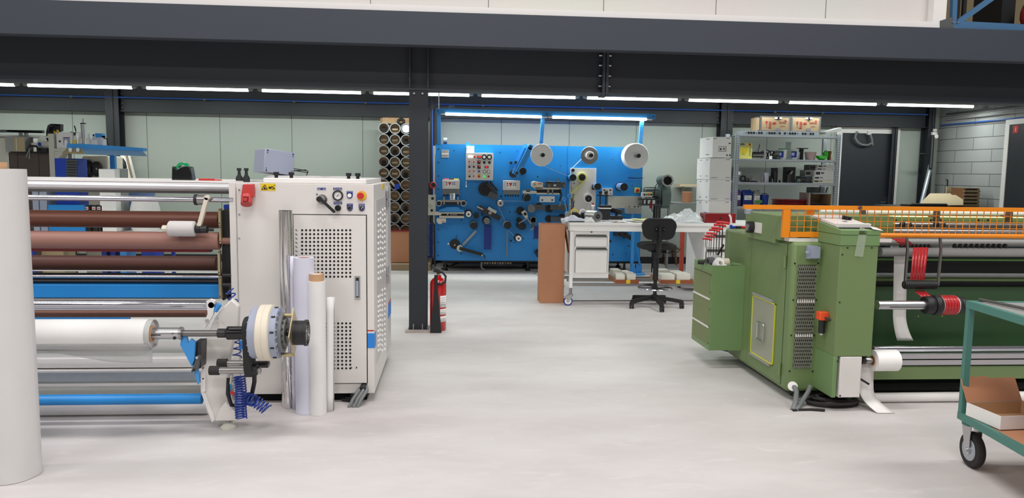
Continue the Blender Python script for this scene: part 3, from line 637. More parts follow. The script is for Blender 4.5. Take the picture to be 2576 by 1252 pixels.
b_.lathe((X_, Yf, 0), (0, 0, 1), [(.046, 0), (.046, .012), (.03, .028), (.012, .034)], 'offwhite', 24); b_.cyl((X_, Yf, .03), (X_, Yf, at(575, 1045, Yf).z), .008, 'steel', 10); b_.cyl((X_, Yf, at(575, 1055, Yf).z - .0), (X_, Yf, at(575, 1045, Yf).z), .016, 'steel', 6); b_.build('levelling_foot', sa)
# blue forked shaft support
Y_ = YU - .14
b_ = MB(); b_.ppoly([(456, 842), (468, 842), (473, 862), (480, 852), (491, 860), (489, 905), (482, 922), (453, 868)], Y_, .022, 'blue_paint'); b_.ppoly([(484, 920), (497, 925), (502, 960), (497, 968)], Y_, .022, 'blue_paint'); b_.build('forked_support', tm, bevel=.002)
b_ = MB(); b_.ppoly([(490, 860), (507, 860), (505, 925), (485, 935)], Y_ + .03, .1, 'darkmetal'); b_.ppoly([(495, 895), (503, 895), (497, 930), (481, 937)], Y_ - .02, .03, 'grey_dark'); disc(b_, 497, 898, Y_ - .02, 3.6, .015, 'alu', n=10); disc(b_, 487, 930, Y_ - .02, 3.5, .015, 'darkmetal', n=10); b_.build('slide_block', tm, bevel=.003)
# shaft
b_ = MB(); roll_x(b_, 378, 459, 420, 838, Y_, s(14.5, Y_), 'alu'); b_.px(378, 838, 410, 840.5, Y_, .004, 'black', s(14.7, Y_)); disc(b_, 444, 847, Y_, 4, .004, 'black', s(12.6, Y_)); disc(b_, 440, 835, Y_, 1.6, .004, 'black', s(14.5, Y_)); ex = b_.build('expanding_shaft', tm, 'bright metal expanding shaft end')
b_ = MB(); roll_x(b_, 453, 459.5, 456, 838, Y_, s(16, Y_), 'steel'); roll_x(b_, 459, 550, 500, 838, Y_, s(8, Y_), 'steel_worn'); roll_x(b_, 548, 569, 560, 837.5, Y_, s(11.5, Y_), 'darkmetal'); b_.build('shaft_journal', ex)
Yk = YU - .16
b_ = MB(); roll_x(b_, 572, 622, 600, 837, Yk, s(17, Yk), 'black_gloss'); b_.px(580, 822, 612, 825, Yk, .01, 'grey_dark', s(16.5, Yk)); hub = b_.build('coupling_sleeve', tm)
# black swing lever carrying the clutch
b_ = MB(); Yl = Yk
X0, X1 = at(617, 860, Yl).x, at(637, 860, Yl).x
pts = []
for a in range(0, 181, 15): q = math.radians(a); pts.append((0, -.085 * math.cos(q) * .9, .055 * math.sin(q)))
cz = at(628, 838, Yl).z; bz = at(628, 925, Yl).z
prof = [(X0, Yl + y_, cz + .045 + z_) for (_, y_, z_) in pts] + [(X0, Yl + .05, bz), (X0, Yl + .03, bz - .045), (X0, Yl - .03, bz - .05), (X0, Yl - .06, bz)]
b_.prism(prof, (X1 - X0, 0, 0), 'black_soft'); lv = b_.build('swing_lever', tm, bevel=.008)
b_ = MB()
for (x0, x1, y, m, r) in ((527, 552, 931, 'rubber', 11.5), (550, 616, 931, 'steel', 8.5)): roll_x(b_, x0, x1, 590, y, Yl - .03, s(r, Yl), m)
b_.build('guide_bar', tm)
b_ = MB()
for (x0, x1, y, m, r) in ((547, 572, 912, 'rubber', 10.5), (570, 616, 913, 'steel', 7.5)): roll_x(b_, x0, x1, 590, y, Yl + .12, s(r, Yl), m)
b_.build('guide_bar', tm)
b_ = MB(); roll_x(b_, 637, 656, 645, 931, Yl, s(9, Yl), 'steel', 8); roll_x(b_, 636, 648, 645, 929, Yl - .01, s(14, Yl), 'black'); roll_x(b_, 640, 675, 660, 916, Yl + .1, s(9, Yl), 'darkmetal', 10); roll_x(b_, 665, 678, 670, 914, Yl + .1, s(7, Yl), 'steel_worn', 8); b_.build('bearing_nut', tm)
# magnetic powder clutch / wheel
Yc_ = Yl + .01; cx = lambda px: at(px, 838, Yc_).x; zc = at(680, 836, Yc_).z
b_ = MB(); R_ = s(70, Yc_); b_.lathe((cx(655), Yc_, zc), (1, 0, 0), [(R_ * .93, 0), (R_, .008), (R_, (cx(690) - cx(655)) * .5 - .001), (R_ - .002, (cx(690) - cx(655)) * .5), (R_, (cx(690) - cx(655)) * .5 + .001), (R_, cx(690) - cx(655) - .008), (R_ * .93, cx(690) - cx(655))], 'bone', 56)
wh = b_.build('brake_drum', tm, 'cream coloured brake drum ring')
b_ = MB()
for (a, c, r, m) in ((638, 656, 64, 'grey_box'), (689, 706, 64, 'grey_box'), (632, 640, 46, 'grey_box'), (704, 716, 50, 'grey_mid'), (714, 722, 36, 'grey_mid'), (720, 724, 26, 'darkmetal')): b_.cyl((cx(a), Yc_, zc), (cx(c), Yc_, zc), s(r, Yc_), m, 48)
b_.build('brake_housing', wh)
b_ = MB()
for k in range(20):
    a = 2 * PI * k / 20; R0 = s(48, Yc_); R1 = s(62, Yc_)
    for (xa, xb, m) in ((646, 650, 'black'), (704, 709, 'grey_box'), (636, 642, 'grey_box')):
        p0 = Vector((cx((xa + xb) / 2), Yc_ + math.cos(a) * R0, zc + math.sin(a) * R0)); p1 = Vector((cx((xa + xb) / 2), Yc_ + math.cos(a) * R1, zc + math.sin(a) * R1))
        b_.bar(p0, p1, s(xb - xa, Yc_), .008, m, up=(0, -math.sin(a), math.cos(a)))
    p0 = Vector((cx(698), Yc_ + math.cos(a + .1) * s(64.5, Yc_), zc + math.sin(a + .1) * s(64.5, Yc_)))
    if k % 2: b_.cyl(p0 - Vector((s(4, Yc_), 0, 0)), p0 + Vector((s(5, Yc_), 0, 0)), .006, 'black', 6)
b_.build('cooling_fins', wh)
b_ = MB()
for k in range(14):
    a = 2 * PI * k / 14; R0 = s(12, Yc_); R1 = s(42, Yc_)
    p0 = Vector((cx(720), Yc_ + math.cos(a) * R0, zc + math.sin(a) * R0)); p1 = Vector((cx(716), Yc_ + math.cos(a) * R1, zc + math.sin(a) * R1)); b_.bar(p0, p1, .012, .01, 'steel_worn', up=(0, -math.sin(a), math.cos(a)))
b_.cyl((cx(718), Yc_, zc), (cx(734), Yc_, zc), s(9, Yc_), 'darkmetal', 12); b_.build('clutch_spokes', wh)
# standoffs, diamond plate and fan
for sg, yy in ((-1, 793), (1, 892)):
    p = at(720, yy, Yc_); b_ = MB(); b_.cyl((cx(707), Yc_ - .0, p.z), (cx(738), Yc_ - .0, p.z), .013, 'brass', 14); b_.build('standoff', wh)
Xp = cx(738); b_ = MB(); hz = s(61, Yc_)
b_.prism([(Xp, Yc_, zc + hz + .002), (Xp, Yc_ + hz, zc + .002), (Xp, Yc_, zc - hz + .002), (Xp, Yc_ - hz, zc + .002)], (.006, 0, 0), 'brass'); b_.build('mounting_plate', wh)
b_ = MB(); zf = zc - .002; r = s(33, Yc_)
b_.lathe((Xp + .006, Yc_, zf), (1, 0, 0), [(r * .93, 0), (r * .93, .06), (r, .062), (r, .078), (r * .82, .08), (r * .8, .06)], 'black', 32); fn = b_.build('cooling_fan', wh)
b_ = MB(); X_ = Xp + .084
for rr in (.2, .36, .52, .68, .84): b_.tube([(X_, Yc_ + math.cos(a) * r * rr, zf + math.sin(a) * r * rr) for a in [2 * PI * k / 28 for k in range(28)]], .0013, 'steel', 5, True)
for k in range(4): a = PI / 4 + k * PI / 2; b_.bar((X_, Yc_, zf), (X_, Yc_ + math.cos(a) * r, zf + math.sin(a) * r), .003, .003, 'steel', up=(1, 0, 0))
b_.cyl((X_ - .02, Yc_, zf), (X_ - .002, Yc_, zf), r * .3, 'black', 16)
b_.build('fan_grille', fn)
# cables behind
b_ = MB(); b_.tube([at(640, 935, YU - .1), at(640, 960, YU - .08), at(632, 1000, YU - .02), at(610, 1022, YU + .05), at(590, 1030, YU + .1)], .013, 'black', 10); b_.tube([at(575, 950, YU - .06), at(573, 990, YU - .08), at(582, 1018, YU - .06), at(610, 1022, YU)], .012, 'black', 10); b_.build('rubber_cable', tm)
b_ = MB(); p0 = at(582, 945, YU - .07); b_.cyl(p0, at(580, 965, YU - .07), .007, 'offwhite', 8); b_.cyl(at(580, 965, YU - .07), at(579, 985, YU - .07), .006, 'blue_paint', 8); b_.cyl(at(578, 990, YU - .07), at(580, 1008, YU - .07), .006, 'blue_paint', 8)
b_.bar(at(578, 985, YU - .075), at(597, 994, YU - .075), .015, .012, 'red'); b_.build('air_fitting', tm)
# coiled hoses
def coil(pts, R, r, turns, m, n=5):
    pts = [Vector(p) for p in pts]; N = turns * 14; out = []
    L = [0]
    for i in range(1, len(pts)): L.append(L[-1] + (pts[i] - pts[i - 1]).length)
    def pos(t):
        d = t * L[-1]
        for i in range(1, len(pts)):
            if d <= L[i] + 1e-9: k = (d - L[i - 1]) / max(1e-9, L[i] - L[i - 1]); return pts[i - 1].lerp(pts[i], k)
        return pts[-1]
    for i in range(N + 1):
        t = i / N; c = pos(t); d = (pos(min(1, t + .04)) - pos(max(0, t - .04))).normalized(); u = d.cross(Vector((0, 1, .2))).normalized(); v = d.cross(u)
        a = 2 * PI * turns * t; out.append(c + (u * math.cos(a) + v * math.sin(a)) * R)
    return out
b_ = MB(); Yh = YU + .12
b_.tube(coil([at(577, 728, Yh), at(588, 760, Yh), at(592, 830, Yh), at(597, 900, Yh)], .026, .004, 11, 'blue_hose'), .0042, 'blue_hose', 6)
b_.build('coiled_air_hose', tm, 'upper coiled blue air hose')
Yh = YU - .1
b_ = MB(); b_.tube(coil([at(602, 945, Yh), at(606, 985, Yh), at(605, 1020, Yh), at(607, 1052, Yh)], .032, .004, 17, 'blue_hose'), .0046, 'blue_hose', 6); b_.build('coiled_air_hose', tm, 'tightly coiled blue air hose hanging to the floor')
b_ = MB(); b_.tube(coil([at(618, 1000, Yh + .05), at(640, 1008, Yh), at(665, 1024, Yh), at(672, 1030, Yh)], .034, .004, 9, 'blue_hose'), .0046, 'blue_hose', 6); b_.build('coiled_air_hose', tm, 'coiled blue air hose end curling to the right')
# grey cables into the floor at the right corner
b_ = MB()
for dx in (0, .03, .055): b_.tube([(CX1 - .10 + dx * .8, YM - .01, .10 + dx * .3), (CX1 - .10 + dx, YM - .05, .10), (CX1 - .135 + dx, YM - .09, .05), (CX1 - .16 + dx, YM - .11, -.002)], .012, 'grey_mid', 10)
b_.cyl((CX1 - .07, YM + .01, .115), (CX1 - .075, YM - .045, .10), .026, 'darkmetal', 14)
b_.build('power_cable', tm, 'thick grey cables going into the floor')
b_ = MB()
for k in range(4): b_.tube([(CX0 + .72 + k * .03, YM + .02, .014 + k * .012), (CX0 + .85, YM - .02 - k * .008, .014 + k * .012), (CX1 - .15, YM + .0 - k * .01, .02 + k * .014), (CX1 - .08, YM + .08, .03)], .009, 'black', 8)
b_.build('loose_cable', tm, 'black cables lying under the cabinet')

# paper roll on the unwinder (a thing of its own)
Yr_ = YU - .14
p = at(380, 839, Yr_); zr = p.z; rr = s(36, Yr_)
t = thing('paper_roll', 'large horizontal white paper roll on the unwinder shaft of the grey coating machine', 'paper roll', (-2.8, Yr_, zr - rr))
b_ = MB(); X1 = at(380, 839, Yr_).x
b_.lathe((XL + .15, Yr_, zr), (1, 0, 0), [(rr, 0), (rr, X1 - XL - .2), (rr * .985, X1 - XL - .16), (rr * .94, X1 - XL - .15)], 'paper', 40); b_.build('paper', t)
b_ = MB(); b_.ring((X1 - .03, Yr_, zr), (X1 + .012, Yr_, zr), s(20, Yr_), s(15, Yr_), 'card_light'); b_.build('core', t)
def sheet(u, v):
    X = XL + .3 + (at(379, 880, Yr_ - .03).x - XL - .3) * u; sag = (abs(u - .93) < .3) * 0
    k = max(0, min(1, (u - .70) / .24)); k = k * k * (3 - 2 * k)
    a = -PI / 2 - .9 + v * .9
    if v < .6: q = v / .6; a = -2.6 + q * 1.0; return Vector((X, Yr_ + math.cos(a) * (rr + .003), zr + math.sin(a) * (rr + .003)))
    q = (v - .6) / .4; return Vector((X, Yr_ + math.cos(-1.6) * rr - .01 * q, zr - rr - .003 - q * (.006 + .075 * k)))
b_ = MB(); b_.grid(sheet, 40, 14, 'film'); b_.build('loose_sheet', t, 'translucent loose end of the paper', solid=.001)
b_ = MB(); b_.lathe((X1 - .012, Yr_, zr), (1, 0, 0), [(rr * 1.0, 0), (rr * 1.015, .012), (rr * .97, .03), (rr * .94, .012)], 'film', 36, closed=True); b_.build('wrap_edge', t, solid=.001)

# items on the table plate
tz = top_plate_z
q = at(462, 450, YM + .35); Y_ = YM + .35
t = thing('tape_dispenser', 'black tape dispenser with green tape on the top plate of the grey coating machine', 'tape dispenser', (q.x, Y_, tz))
w_ = s(24, Y_); z1 = at(462, 405, Y_).z - at(462, 449, Y_).z
b_ = MB(); b_.prism([(q.x - w_, Y_ - .04, tz), (q.x + w_ * 1.05, Y_ - .04, tz), (q.x + w_ * .85, Y_ - .04, tz + z1 * .78), (q.x - .0, Y_ - .04, tz + z1 * .78), (q.x - w_ * .45, Y_ - .04, tz + z1 * .62), (q.x - w_ * .9, Y_ - .04, tz + z1 * .8)], (0, .08, 0), 'black_gloss'); b_.build('dispenser_body', t, bevel=.006)
b_ = MB(); b_.ring((q.x, Y_ - .025, tz + z1 * .68), (q.x, Y_ + .025, tz + z1 * .68), z1 * .33, z1 * .2, 'green_tape', 24); b_.build('tape_roll', t)
q = at(528, 452, YM + .25)
b_ = MB(); b_.box(q.x - .075, q.x + .03, YM + .24, YM + .262, tz, tz + .014, 'red'); b_.box(q.x + .025, q.x + .08, YM + .243, YM + .259, tz + .001, tz + .009, 'red'); b_.build('utility_knife', label='red utility knife lying beside the black tape dispenser on the machine', cat='knife', bevel=.003)
# rolls standing in front of the cabinet
def standing(name, x0, x1, ytop, ybot, m, label, inner='card', rot=0, cat='roll', seg=30):
    c = (x0 + x1) / 2; q = fl(c, ybot - 4); r = s((x1 - x0) / 2, q.y); Y_ = min(q.y, YM - r - .016); q = fl(c, ybot - 4)
    X = at(c, (ytop + ybot) / 2, Y_).x; zt_ = at(c, ytop, Y_).z
    t = thing(name, label, cat, (X, Y_, 0))
    b_ = MB(); b_.ring((X, Y_, 0.001), (X, Y_, zt_), r, r * .62, m, seg); b_.build('roll_body', t)
    b_ = MB(); b_.ring((X, Y_, 0.002), (X, Y_, zt_ - .004), r * .63, r * .52, inner, 20); b_.build('core', t)
    return t, X, Y_, r, zt_
standing('paper_roll', 742, 792.5, 647, 1040, 'paper_cool', 'bluish white paper roll standing upright against the grey cabinet, thickest of the standing rolls')
Yq = 4.86
t, X, Y_, r, zt_ = standing('paper_roll', 777.5, 820, 706, 1044, 'paper', 'white paper roll with a cardboard core sticking out, standing in front of the perforated door')
b_ = MB(); rc_ = s(18, Y_); b_.ring((X, Y_, zt_ - .02), (X, Y_, at(798, 688, Y_).z), rc_, rc_ * .88, 'card_light', 26); b_.cyl((X, Y_, at(798, 690, Y_).z - .004), (X, Y_, at(798, 690, Y_).z), rc_ * .9, 'white', 26); b_.build('cardboard_core', t)
# slim sheet roll right and thin roll left
def spiral(xc, px_r, ytop, ybot, m, label, Y_, lean=0):
    X = at(xc, 880, Y_).x; r = s(px_r, Y_); z1 = at(xc, ytop, Y_).z
    b_ = MB()
    def fn(u, v):
        a = u * 2 * PI * 1.6; rr = r * (1 - .28 * u / 1.0); return Vector((X + math.cos(a) * rr + lean * v, Y_ + math.sin(a) * rr, .001 + v * (z1 - .001)))
    b_.grid(fn, 44, 8, m); b_.build('rolled_sheet', label=label, cat='rolled sheet', solid=.0015)
spiral(828, 10.5, 748, 1030, 'paper', 'slim rolled white sheet standing right of the white paper roll', 4.92, .012)
spiral(738.5, 5.5, 644, 1030, 'paper_cool', 'thin rolled paper standing left of the thick bluish roll', 4.97)
# foil wrapped tubes
t = thing('foil_roll', 'tall silver foil wrapped roll standing against the grey cabinet', 'foil roll', (at(722, 800, 4.98).x, 4.98, 0))
Y_ = 5.0; zt_ = at(722, 530, Y_).z
b_ = MB()
def foilfn(xc, px_r, ph, Yc):
    Xc = at(xc, 800, Yc).x; r = s(px_r, Yc)
    def fn(u, v):
        a = u * 2 * PI; k = 1 + .04 * math.sin(5 * a + ph) + .03 * math.sin(9 * a + v * 30 + ph) * (v < .75) + (.05 * math.sin(a * 11 + v * 95) * math.sin(v * 80) if v < .3 else 0)
        return Vector((Xc + math.cos(a) * r * k, Yc + math.sin(a) * r * k, .001 + v * zt_))
    return fn
b_.grid(foilfn(715, 9.5, 0, 5.03), 40, 110, 'foil', True); b_.grid(foilfn(730, 9.5, 2, 5.03), 40, 110, 'foil', True); b_.grid(foilfn(722, 9.5, 4, 4.99), 40, 110, 'foil', True); b_.build('foil', t)
# large foreground roll at the left picture edge
q = fl(22, 1180); Yf = 3.92; X = at(10, 800, Yf).x; r = at(78, 800, Yf).x - X
t = thing('paper_roll', 'big white paper roll standing upright at the left picture edge, nearest to the viewer', 'paper roll', (X, Yf, 0))
zt_ = at(40, 426, Yf).z
b_ = MB()
def big(u, v):
    a = u * 2 * PI; k = 1 + .012 * math.sin(3 * a + 2 * v) + .006 * math.sin(7 * a + 5 * v) + (.02 * math.sin(v * 40 + a * 4) if v < .03 else 0)
    return Vector((X + math.cos(a) * r * k, Yf + math.sin(a) * r * k, .002 + v * zt_))
b_.grid(big, 48, 40, 'paper_grey'); b_.ring((X, Yf, zt_ - .004), (X, Yf, zt_ + .002), r * .99, r * .45, 'paper_grey'); b_.build('wrapping', t)
b_ = MB(); b_.ring((X, Yf, zt_ - .3), (X, Yf, zt_ + .035), s(24, Yf), s(20, Yf), 'card_light'); b_.build('cardboard_core', t)
# ================================================================= fire extinguisher by the column
q = fl(1102, 829); X, Y = q.x, q.y
t = thing('fire_extinguisher', 'red fire extinguisher with a black horn standing on the floor beside the front column', 'fire extinguisher', (X, Y, 0))
r = s(20.5, Y)
zs = at(1102, 698, Y).z
b_ = MB(); b_.lathe((X, Y, 0), (0, 0, 1), [(r * .9, .002), (r, .012), (r, zs - .06), (r * .93, zs - .035), (r * .7, zs - .01), (r * .38, zs + .008), (r * .34, zs + .025)], 'red_gloss', 32); b_.build('cylinder', t)
b_ = MB()
for (y0, y1, m) in ((741, 770, 'white'), (774, 788, 'white'), (792, 806, 'white')):
    z0, z1 = at(1110, y1, Y).z, at(1110, y0, Y).z
    vs = []; n = 8
    for i in range(n + 1):
        a = -PI * .42 + i / n * PI * .36; vs += [(X + math.cos(a) * (r + .001), Y + math.sin(a) * (r + .001), z0), (X + math.cos(a) * (r + .001), Y + math.sin(a) * (r + .001), z1)]
    b_.add(vs, [(2 * i, 2 * i + 2, 2 * i + 3, 2 * i + 1) for i in range(n)], m, True)
lab = b_.build('label', t, solid=.0006)
for k, yy in enumerate((746, 751, 757, 763, 778, 783, 797, 801)):
    b_ = MB(); z = at(1110, yy, Y).z; a0, a1 = -.38 * PI, -.16 * PI; pts = [(X + math.cos(a0 + (a1 - a0) * i / 6) * (r + .0018), Y + math.sin(a0 + (a1 - a0) * i / 6) * (r + .0018), z) for i in range(7 - k % 3)]; b_.tube(pts, .0016, 'red_dark' if k % 3 else 'print_dark', 4); b_.build('label_line', lab)
b_ = MB(); b_.cyl((X, Y, zs + .02), (X, Y, zs + .055), .016, 'brass', 14); b_.bar((X - .05, Y - .0, zs + .07), (X + .03, Y, zs + .055), .02, .02, 'black'); b_.bar((X - .045, Y, zs + .095), (X + .02, Y, zs + .068), .018, .018, 'darkmetal'); b_.build('valve_handle', t)
b_ = MB(); c = Vector((X + .01, Y - .05, zs + .005)); b_.tube([(X - .01, Y - .01, zs + .05), (X + .04, Y - .03, zs + .06), (X + .075, Y - .05, zs + .02), (X + .07, Y - .07, zs - .03), (X + .03, Y - .085, zs - .055), (X - .01, Y - .088, zs - .045), (X - .02, Y - .088, zs - .03)], .011, 'rubber', 10); b_.build('hose', t)
b_ = MB(); xb = at(1101, 830, Y - r - .02).x
b_.cyl((X - .022, Y - .09, zs + .04), (X - .02, Y - r - .03, zs - .14), .016, 'black', 14)
z0 = .004; z1 = zs - .13
def horn(z, w_, d): return [(X - .02 - w_ / 2 + 0, Y - r - .012 - d, z), (X - .02 + w_ / 2, Y - r - .012 - d, z), (X - .02 + w_ / 2, Y - r - .012, z), (X - .02 - w_ / 2, Y - r - .012, z)]
A_, B_ = horn(z0, .112, .07), horn(z1, .04, .03); b_.add(A_ + B_, [(0, 1, 2, 3), (4, 5, 6, 7), (0, 1, 5, 4), (1, 2, 6, 5), (2, 3, 7, 6), (3, 0, 4, 7)], 'black'); b_.build('horn', t, bevel=.004)

# ================================================================= tube rack behind the column
YR = 12.3
X0, X1, Z0, Z1 = rc(952, 293, 1050, 580, YR)
t = thing('tube_rack', 'brown board rack with three columns of grey tubes standing behind the front column', 'rack', ((X0 + X1) / 2, YR + .3, at(990, 578, YR).z))
b_ = MB(); b_.box(X0, X1, YR + .35, YR + .37, Z0 + .02, at(990, 294, YR).z, 'ply'); b_.px(962, 296, 1040, 311, YR + .3, .04, 'ply', 0); b_.build('back_board', t)
rt = s(13.6, YR)
cols = [965.5, 993.5, 1021.5, 1049]
for ci, cxp in enumerate(cols):
    for k in range(10):
        yy = (322 + ci * 1.0) + k * 28.2
        if ci == 0 and k > 9: continue
        p = at(cxp - k * .15, yy, YR)
        b_ = MB(); b_.ring((p.x, YR, p.z), (p.x, YR + .34, p.z), rt, rt * .84, 'pvc', 24)
        b_.cyl((p.x, YR + .1, p.z), (p.x, YR + .34, p.z), rt * .84, 'ply', 16)
        if (ci, k) == (2, 0): b_.cyl((p.x, YR - .004, p.z), (p.x, YR + .02, p.z), rt * .72, 'white', 20)
        elif (k + ci) % 3: b_.box(p.x - rt * .55, p.x + rt * .5, YR + .07, YR + .1, p.z - rt * .25, p.z + rt * .1, 'wood_pale' if k < 5 else 'ply')
        else: b_.box(p.x - rt * .4, p.x + rt * .3, YR + .06, YR + .1, p.z - rt * .7, p.z + rt * .2, 'rubber')
        o = b_.build('rack_tube', t)
        if (ci, k) == (1, 5):
            b_ = MB(); b_.bar((p.x - .06, YR - .02, p.z + .05), (p.x + .03, YR + .02, p.z - .06), .03, .03, 'wood_pale'); b_.box(p.x, p.x + .08, YR - .02, YR + .1, p.z - .07, p.z + .01, 'blue_deep'); b_.build('tube_content', o)
b_ = MB(); p = at(1006, 303, YR); b_.tube([(p.x + math.cos(a) * .05, YR + .27, p.z + math.sin(a) * .045) for a in [2 * PI * k / 12 for k in range(12)]], .02, 'black', 6, True); b_.build('cable_coil', t)
b_ = MB(); X0b, X1b, Z0b, Z1b = rc(981, 582, 1046, 690, YR - .1); b_.box(X0b - .03, X1b, YR - .1, YR + .34, .11, Z1b, 'card'); b_.box(X0b - .03, X1b, YR - .104, YR + .34, Z1b, Z1b + .018, 'red_dark'); b_.build('cardboard_bin', label='tall brown cardboard bin with a dark red rim below the tube rack', cat='bin')
b_ = MB(); xa = at(985, 695, YR - .25).x; b_.box(xa, at(1085, 690, YR).x, YR - .3, YR + .55, 0.002, .1, 'wood'); b_.build('pallet', label='low wooden pallet under the brown bin and tube rack', cat='pallet', bevel=.005)

# ================================================================= blue label converting machine
YBm = 11.92
a0 = at(1095, 508, YBm); a1 = at(1614, 512, YBm); ZT = at(1350, 366, YBm).z; ZL = at(1350, 656, YBm).z
BX0, BX1 = a0.x, a1.x
tb = thing('converting_machine', 'long bright blue converting machine with discs and rollers in front of the back wall', 'machine', ((BX0 + BX1) / 2, YBm + .5, 0))
b_ = MB(); b_.box(BX0, BX1, YBm, YBm + .03, ZL, ZT, 'blue_machine')
for i in range(9):
    for (ex) in (BX0 + .05,):
        z = ZL + .08 + i * (ZT - ZL - .16) / 8; b_.cyl((ex, YBm, z), (ex, YBm - .004, z), .011, 'black', 8)
random.seed(3)
for _ in range(46):
    px_, py_ = random.uniform(1110, 1600), random.uniform(375, 645); p = at(px_, py_, YBm); b_.cyl((p.x, YBm, p.z), (p.x, YBm - .003, p.z), random.choice((.007, .009, .012)), 'black', 8)
b_.box(at(1425, 500, YBm).x - .002, at(1425, 500, YBm).x + .002, YBm - .0015, YBm, ZL, ZT, 'blue_deep')
pn = b_.build('front_panel', tb)
b_ = MB(); b_.box(BX0 + .05, BX1 - .05, YBm + .04, YBm + .72, ZL + .1, ZT - .12, 'blue_deep'); b_.box(BX0 + .1, BX1 - .1, YBm + .04, YBm + .74, ZL - .03, ZL + .04, 'black'); b_.build('machine_body', tb)
b_ = MB(); b_.box(BX0 - .035, BX0 - .005, YBm - .01, YBm + .3, ZL + .05, ZT - .03, 'offwhite'); b_.build('edge_profile', tb)
for px_ in (1120, 1330, 1576):
    for Y_ in (YBm + .15, YBm + .62):
        X = at(px_, 665, YBm).x; b_ = MB(); b_.cyl((X, Y_, .03), (X, Y_, ZL - .02), .02, 'darkmetal', 10); b_.cyl((X, Y_, 0.001), (X, Y_, .035), .05, 'black', 16, .03); b_.build('machine_foot', tb)
b_ = MB()
for k in range(12): b_.px(1212 + k * 6.4, 657, 1216 + k * 6.4, 664, YBm + .15, .03, 'wood_pale' if k % 3 else 'grey')
b_.build('cable_tray_slats', tb)
# lamp frame
def pp(x, y, Y): return at(x, y, Y)
YF1, YF0 = YBm - .15, YBm + .02
bz0 = at(1370, 283, YF1)
b_ = MB(); b_.bar(at(1097, 279, YF1), at(1648, 293.5, YF1), s(13, YF1), .06, 'blue_paint')
for x_, y_ in ((1101, 279), (1376, 286), (1644, 293)): disc(b_, x_, y_, YF1 - .03, 1.6, .002, 'black', n=8)
lf = b_.build('lamp_beam', tb)
for (xt, yt, xb_, yb_) in ((1104, 285, 1105, 362), (1366, 294, 1361, 362), (1615, 300, 1610, 368)):
    b_ = MB(); b_.bar(at(xt, yt, YF1), at(xb_, yb_, YF0), s(9, YF0), .05, 'blue_paint'); b_.build('lamp_post', tb)
for (xa, xb_, ya, yb_) in ((1121, 1362, 286.5, 294), (1390, 1626, 294.5, 300)):
    b_ = MB(); pa, pb = at(xa, ya, YF1 - .03), at(xb_, yb_, YF1 - .03); b_.cyl(pa, pb, .021, 'tube_light', 14); b_.build('tube', tb, 'lit fluorescent tube')
    area('tube_glow', tuple((pa + pb) / 2 - Vector((0, 0, .024))), (0, math.atan2(pa.z - pb.z, pb.x - pa.x), 0), 1.45, .04, 16, (.95, 1, .98))
    b_ = MB(); d = (pb - pa).normalized(); b_.cyl(pa, pa - d * .07, .014, 'white', 10); b_.cyl(pb, pb + d * .09, .014, 'white', 10); b_.bar(pa + Vector((0, .03, .01)), pb + Vector((0, .03, .01)), .02, .03, 'offwhite'); b_.build('tube_holder', tb)
b_ = MB(); b_.px(1129, 265, 1144, 274, YF1, .05, 'grey_mid'); b_.build('junction_box', tb)
for x_ in (1176, 1321):
    b_ = MB(); b_.px(x_ - 5, 357 + (x_ > 1200) * 5, x_ + 5, 372, YBm, .03, 'blue_paint', .004); b_.build('lifting_lug', tb)
b_ = MB(); p = at(1120, 354, YBm + .1); b_.cyl((p.x - .03, YBm + .1, p.z), (p.x + .03, YBm + .1, p.z), .05, 'grey_mid', 16); b_.build('valve', tb)
b_ = MB(); b_.px(1111, 377, 1129, 396, YBm, .006, 'cabinet', .006)
for yy in (379, 382.5, 390, 393): b_.px(1112, yy - .5, 1128, yy + .4, YBm, .002, 'print_dark', .008)
b_.build('name_plate', tb)
b_ = MB(); b_.px(1173, 367, 1193, 385, YBm, .05, 'cabinet', .05); disc(b_, 1179, 372, YBm - .05, 2.6, .004, 'white'); disc(b_, 1188, 372, YBm - .05, 2.6, .004, 'white'); b_.px(1176, 376, 1190, 382, YBm, .002, 'white', .052); b_.build('switch_box', tb)
# main control panel
Yc = YBm - .12
b_ = MB(); b_.px(1172.5, 384.5, 1240.5, 453, Yc, .1, 'cabinet'); cp = b_.build('control_panel', tb, bevel=.004)
def dot(x, y, r, m, ring_=None, name='push_button', d=.02, Y_=None, par=None):
    Y_ = Y_ or Yc
    b_ = MB()
    if ring_: disc(b_, x, y, Y_, r * 1.75, .004, ring_, n=14)
    disc(b_, x, y, Y_, r, d, m, n=12); b_.build(name, par or cp)
dot(1180, 394, 2.6, 'led_white', None, 'indicator_lamp'); dot(1187, 394, 2.6, 'led_white', None, 'indicator_lamp'); dot(1194, 394.5, 2.4, 'red', None)
b_ = MB(); b_.px(1200, 391, 1211, 399, Yc, .006, 'grey_mid', .006); b_.px(1203, 392.5, 1210, 396, Yc, .002, 'led_red', .0075); b_.build('display', cp)
for x_ in (1218, 1231): dot(x_, 395, 3.8, 'white', 'black', 'gauge', .006)
for r_ in b_.v[:0]: pass
for x_ in (1180.5, 1192): dot(x_, 407, 2, 'red', 'white'); dot(x_, 430.5, 2, 'red', 'white')
for x_ in (1180.5, 1192): dot(x_, 419.5, 2.4, 'black', None, 'rotary_switch', .025)
dot(1181, 443.5, 2.4, 'black', None, 'rotary_switch', .025); dot(1191.5, 443, 2.1, 'red', 'white')
for y_ in (408, 420): 
    b_ = MB(); b_.px(1201, y_ - 4.2, 1209, y_ + 4.2, Yc, .006, 'black', .006); b_.px(1204, y_ - 3, 1208, y_ - .5, Yc, .001, 'led_red', .0068); b_.build('display', cp)
for x_ in (1218, 1231): dot(x_, 408.5, 3.4, 'black', None, 'knob', .03)
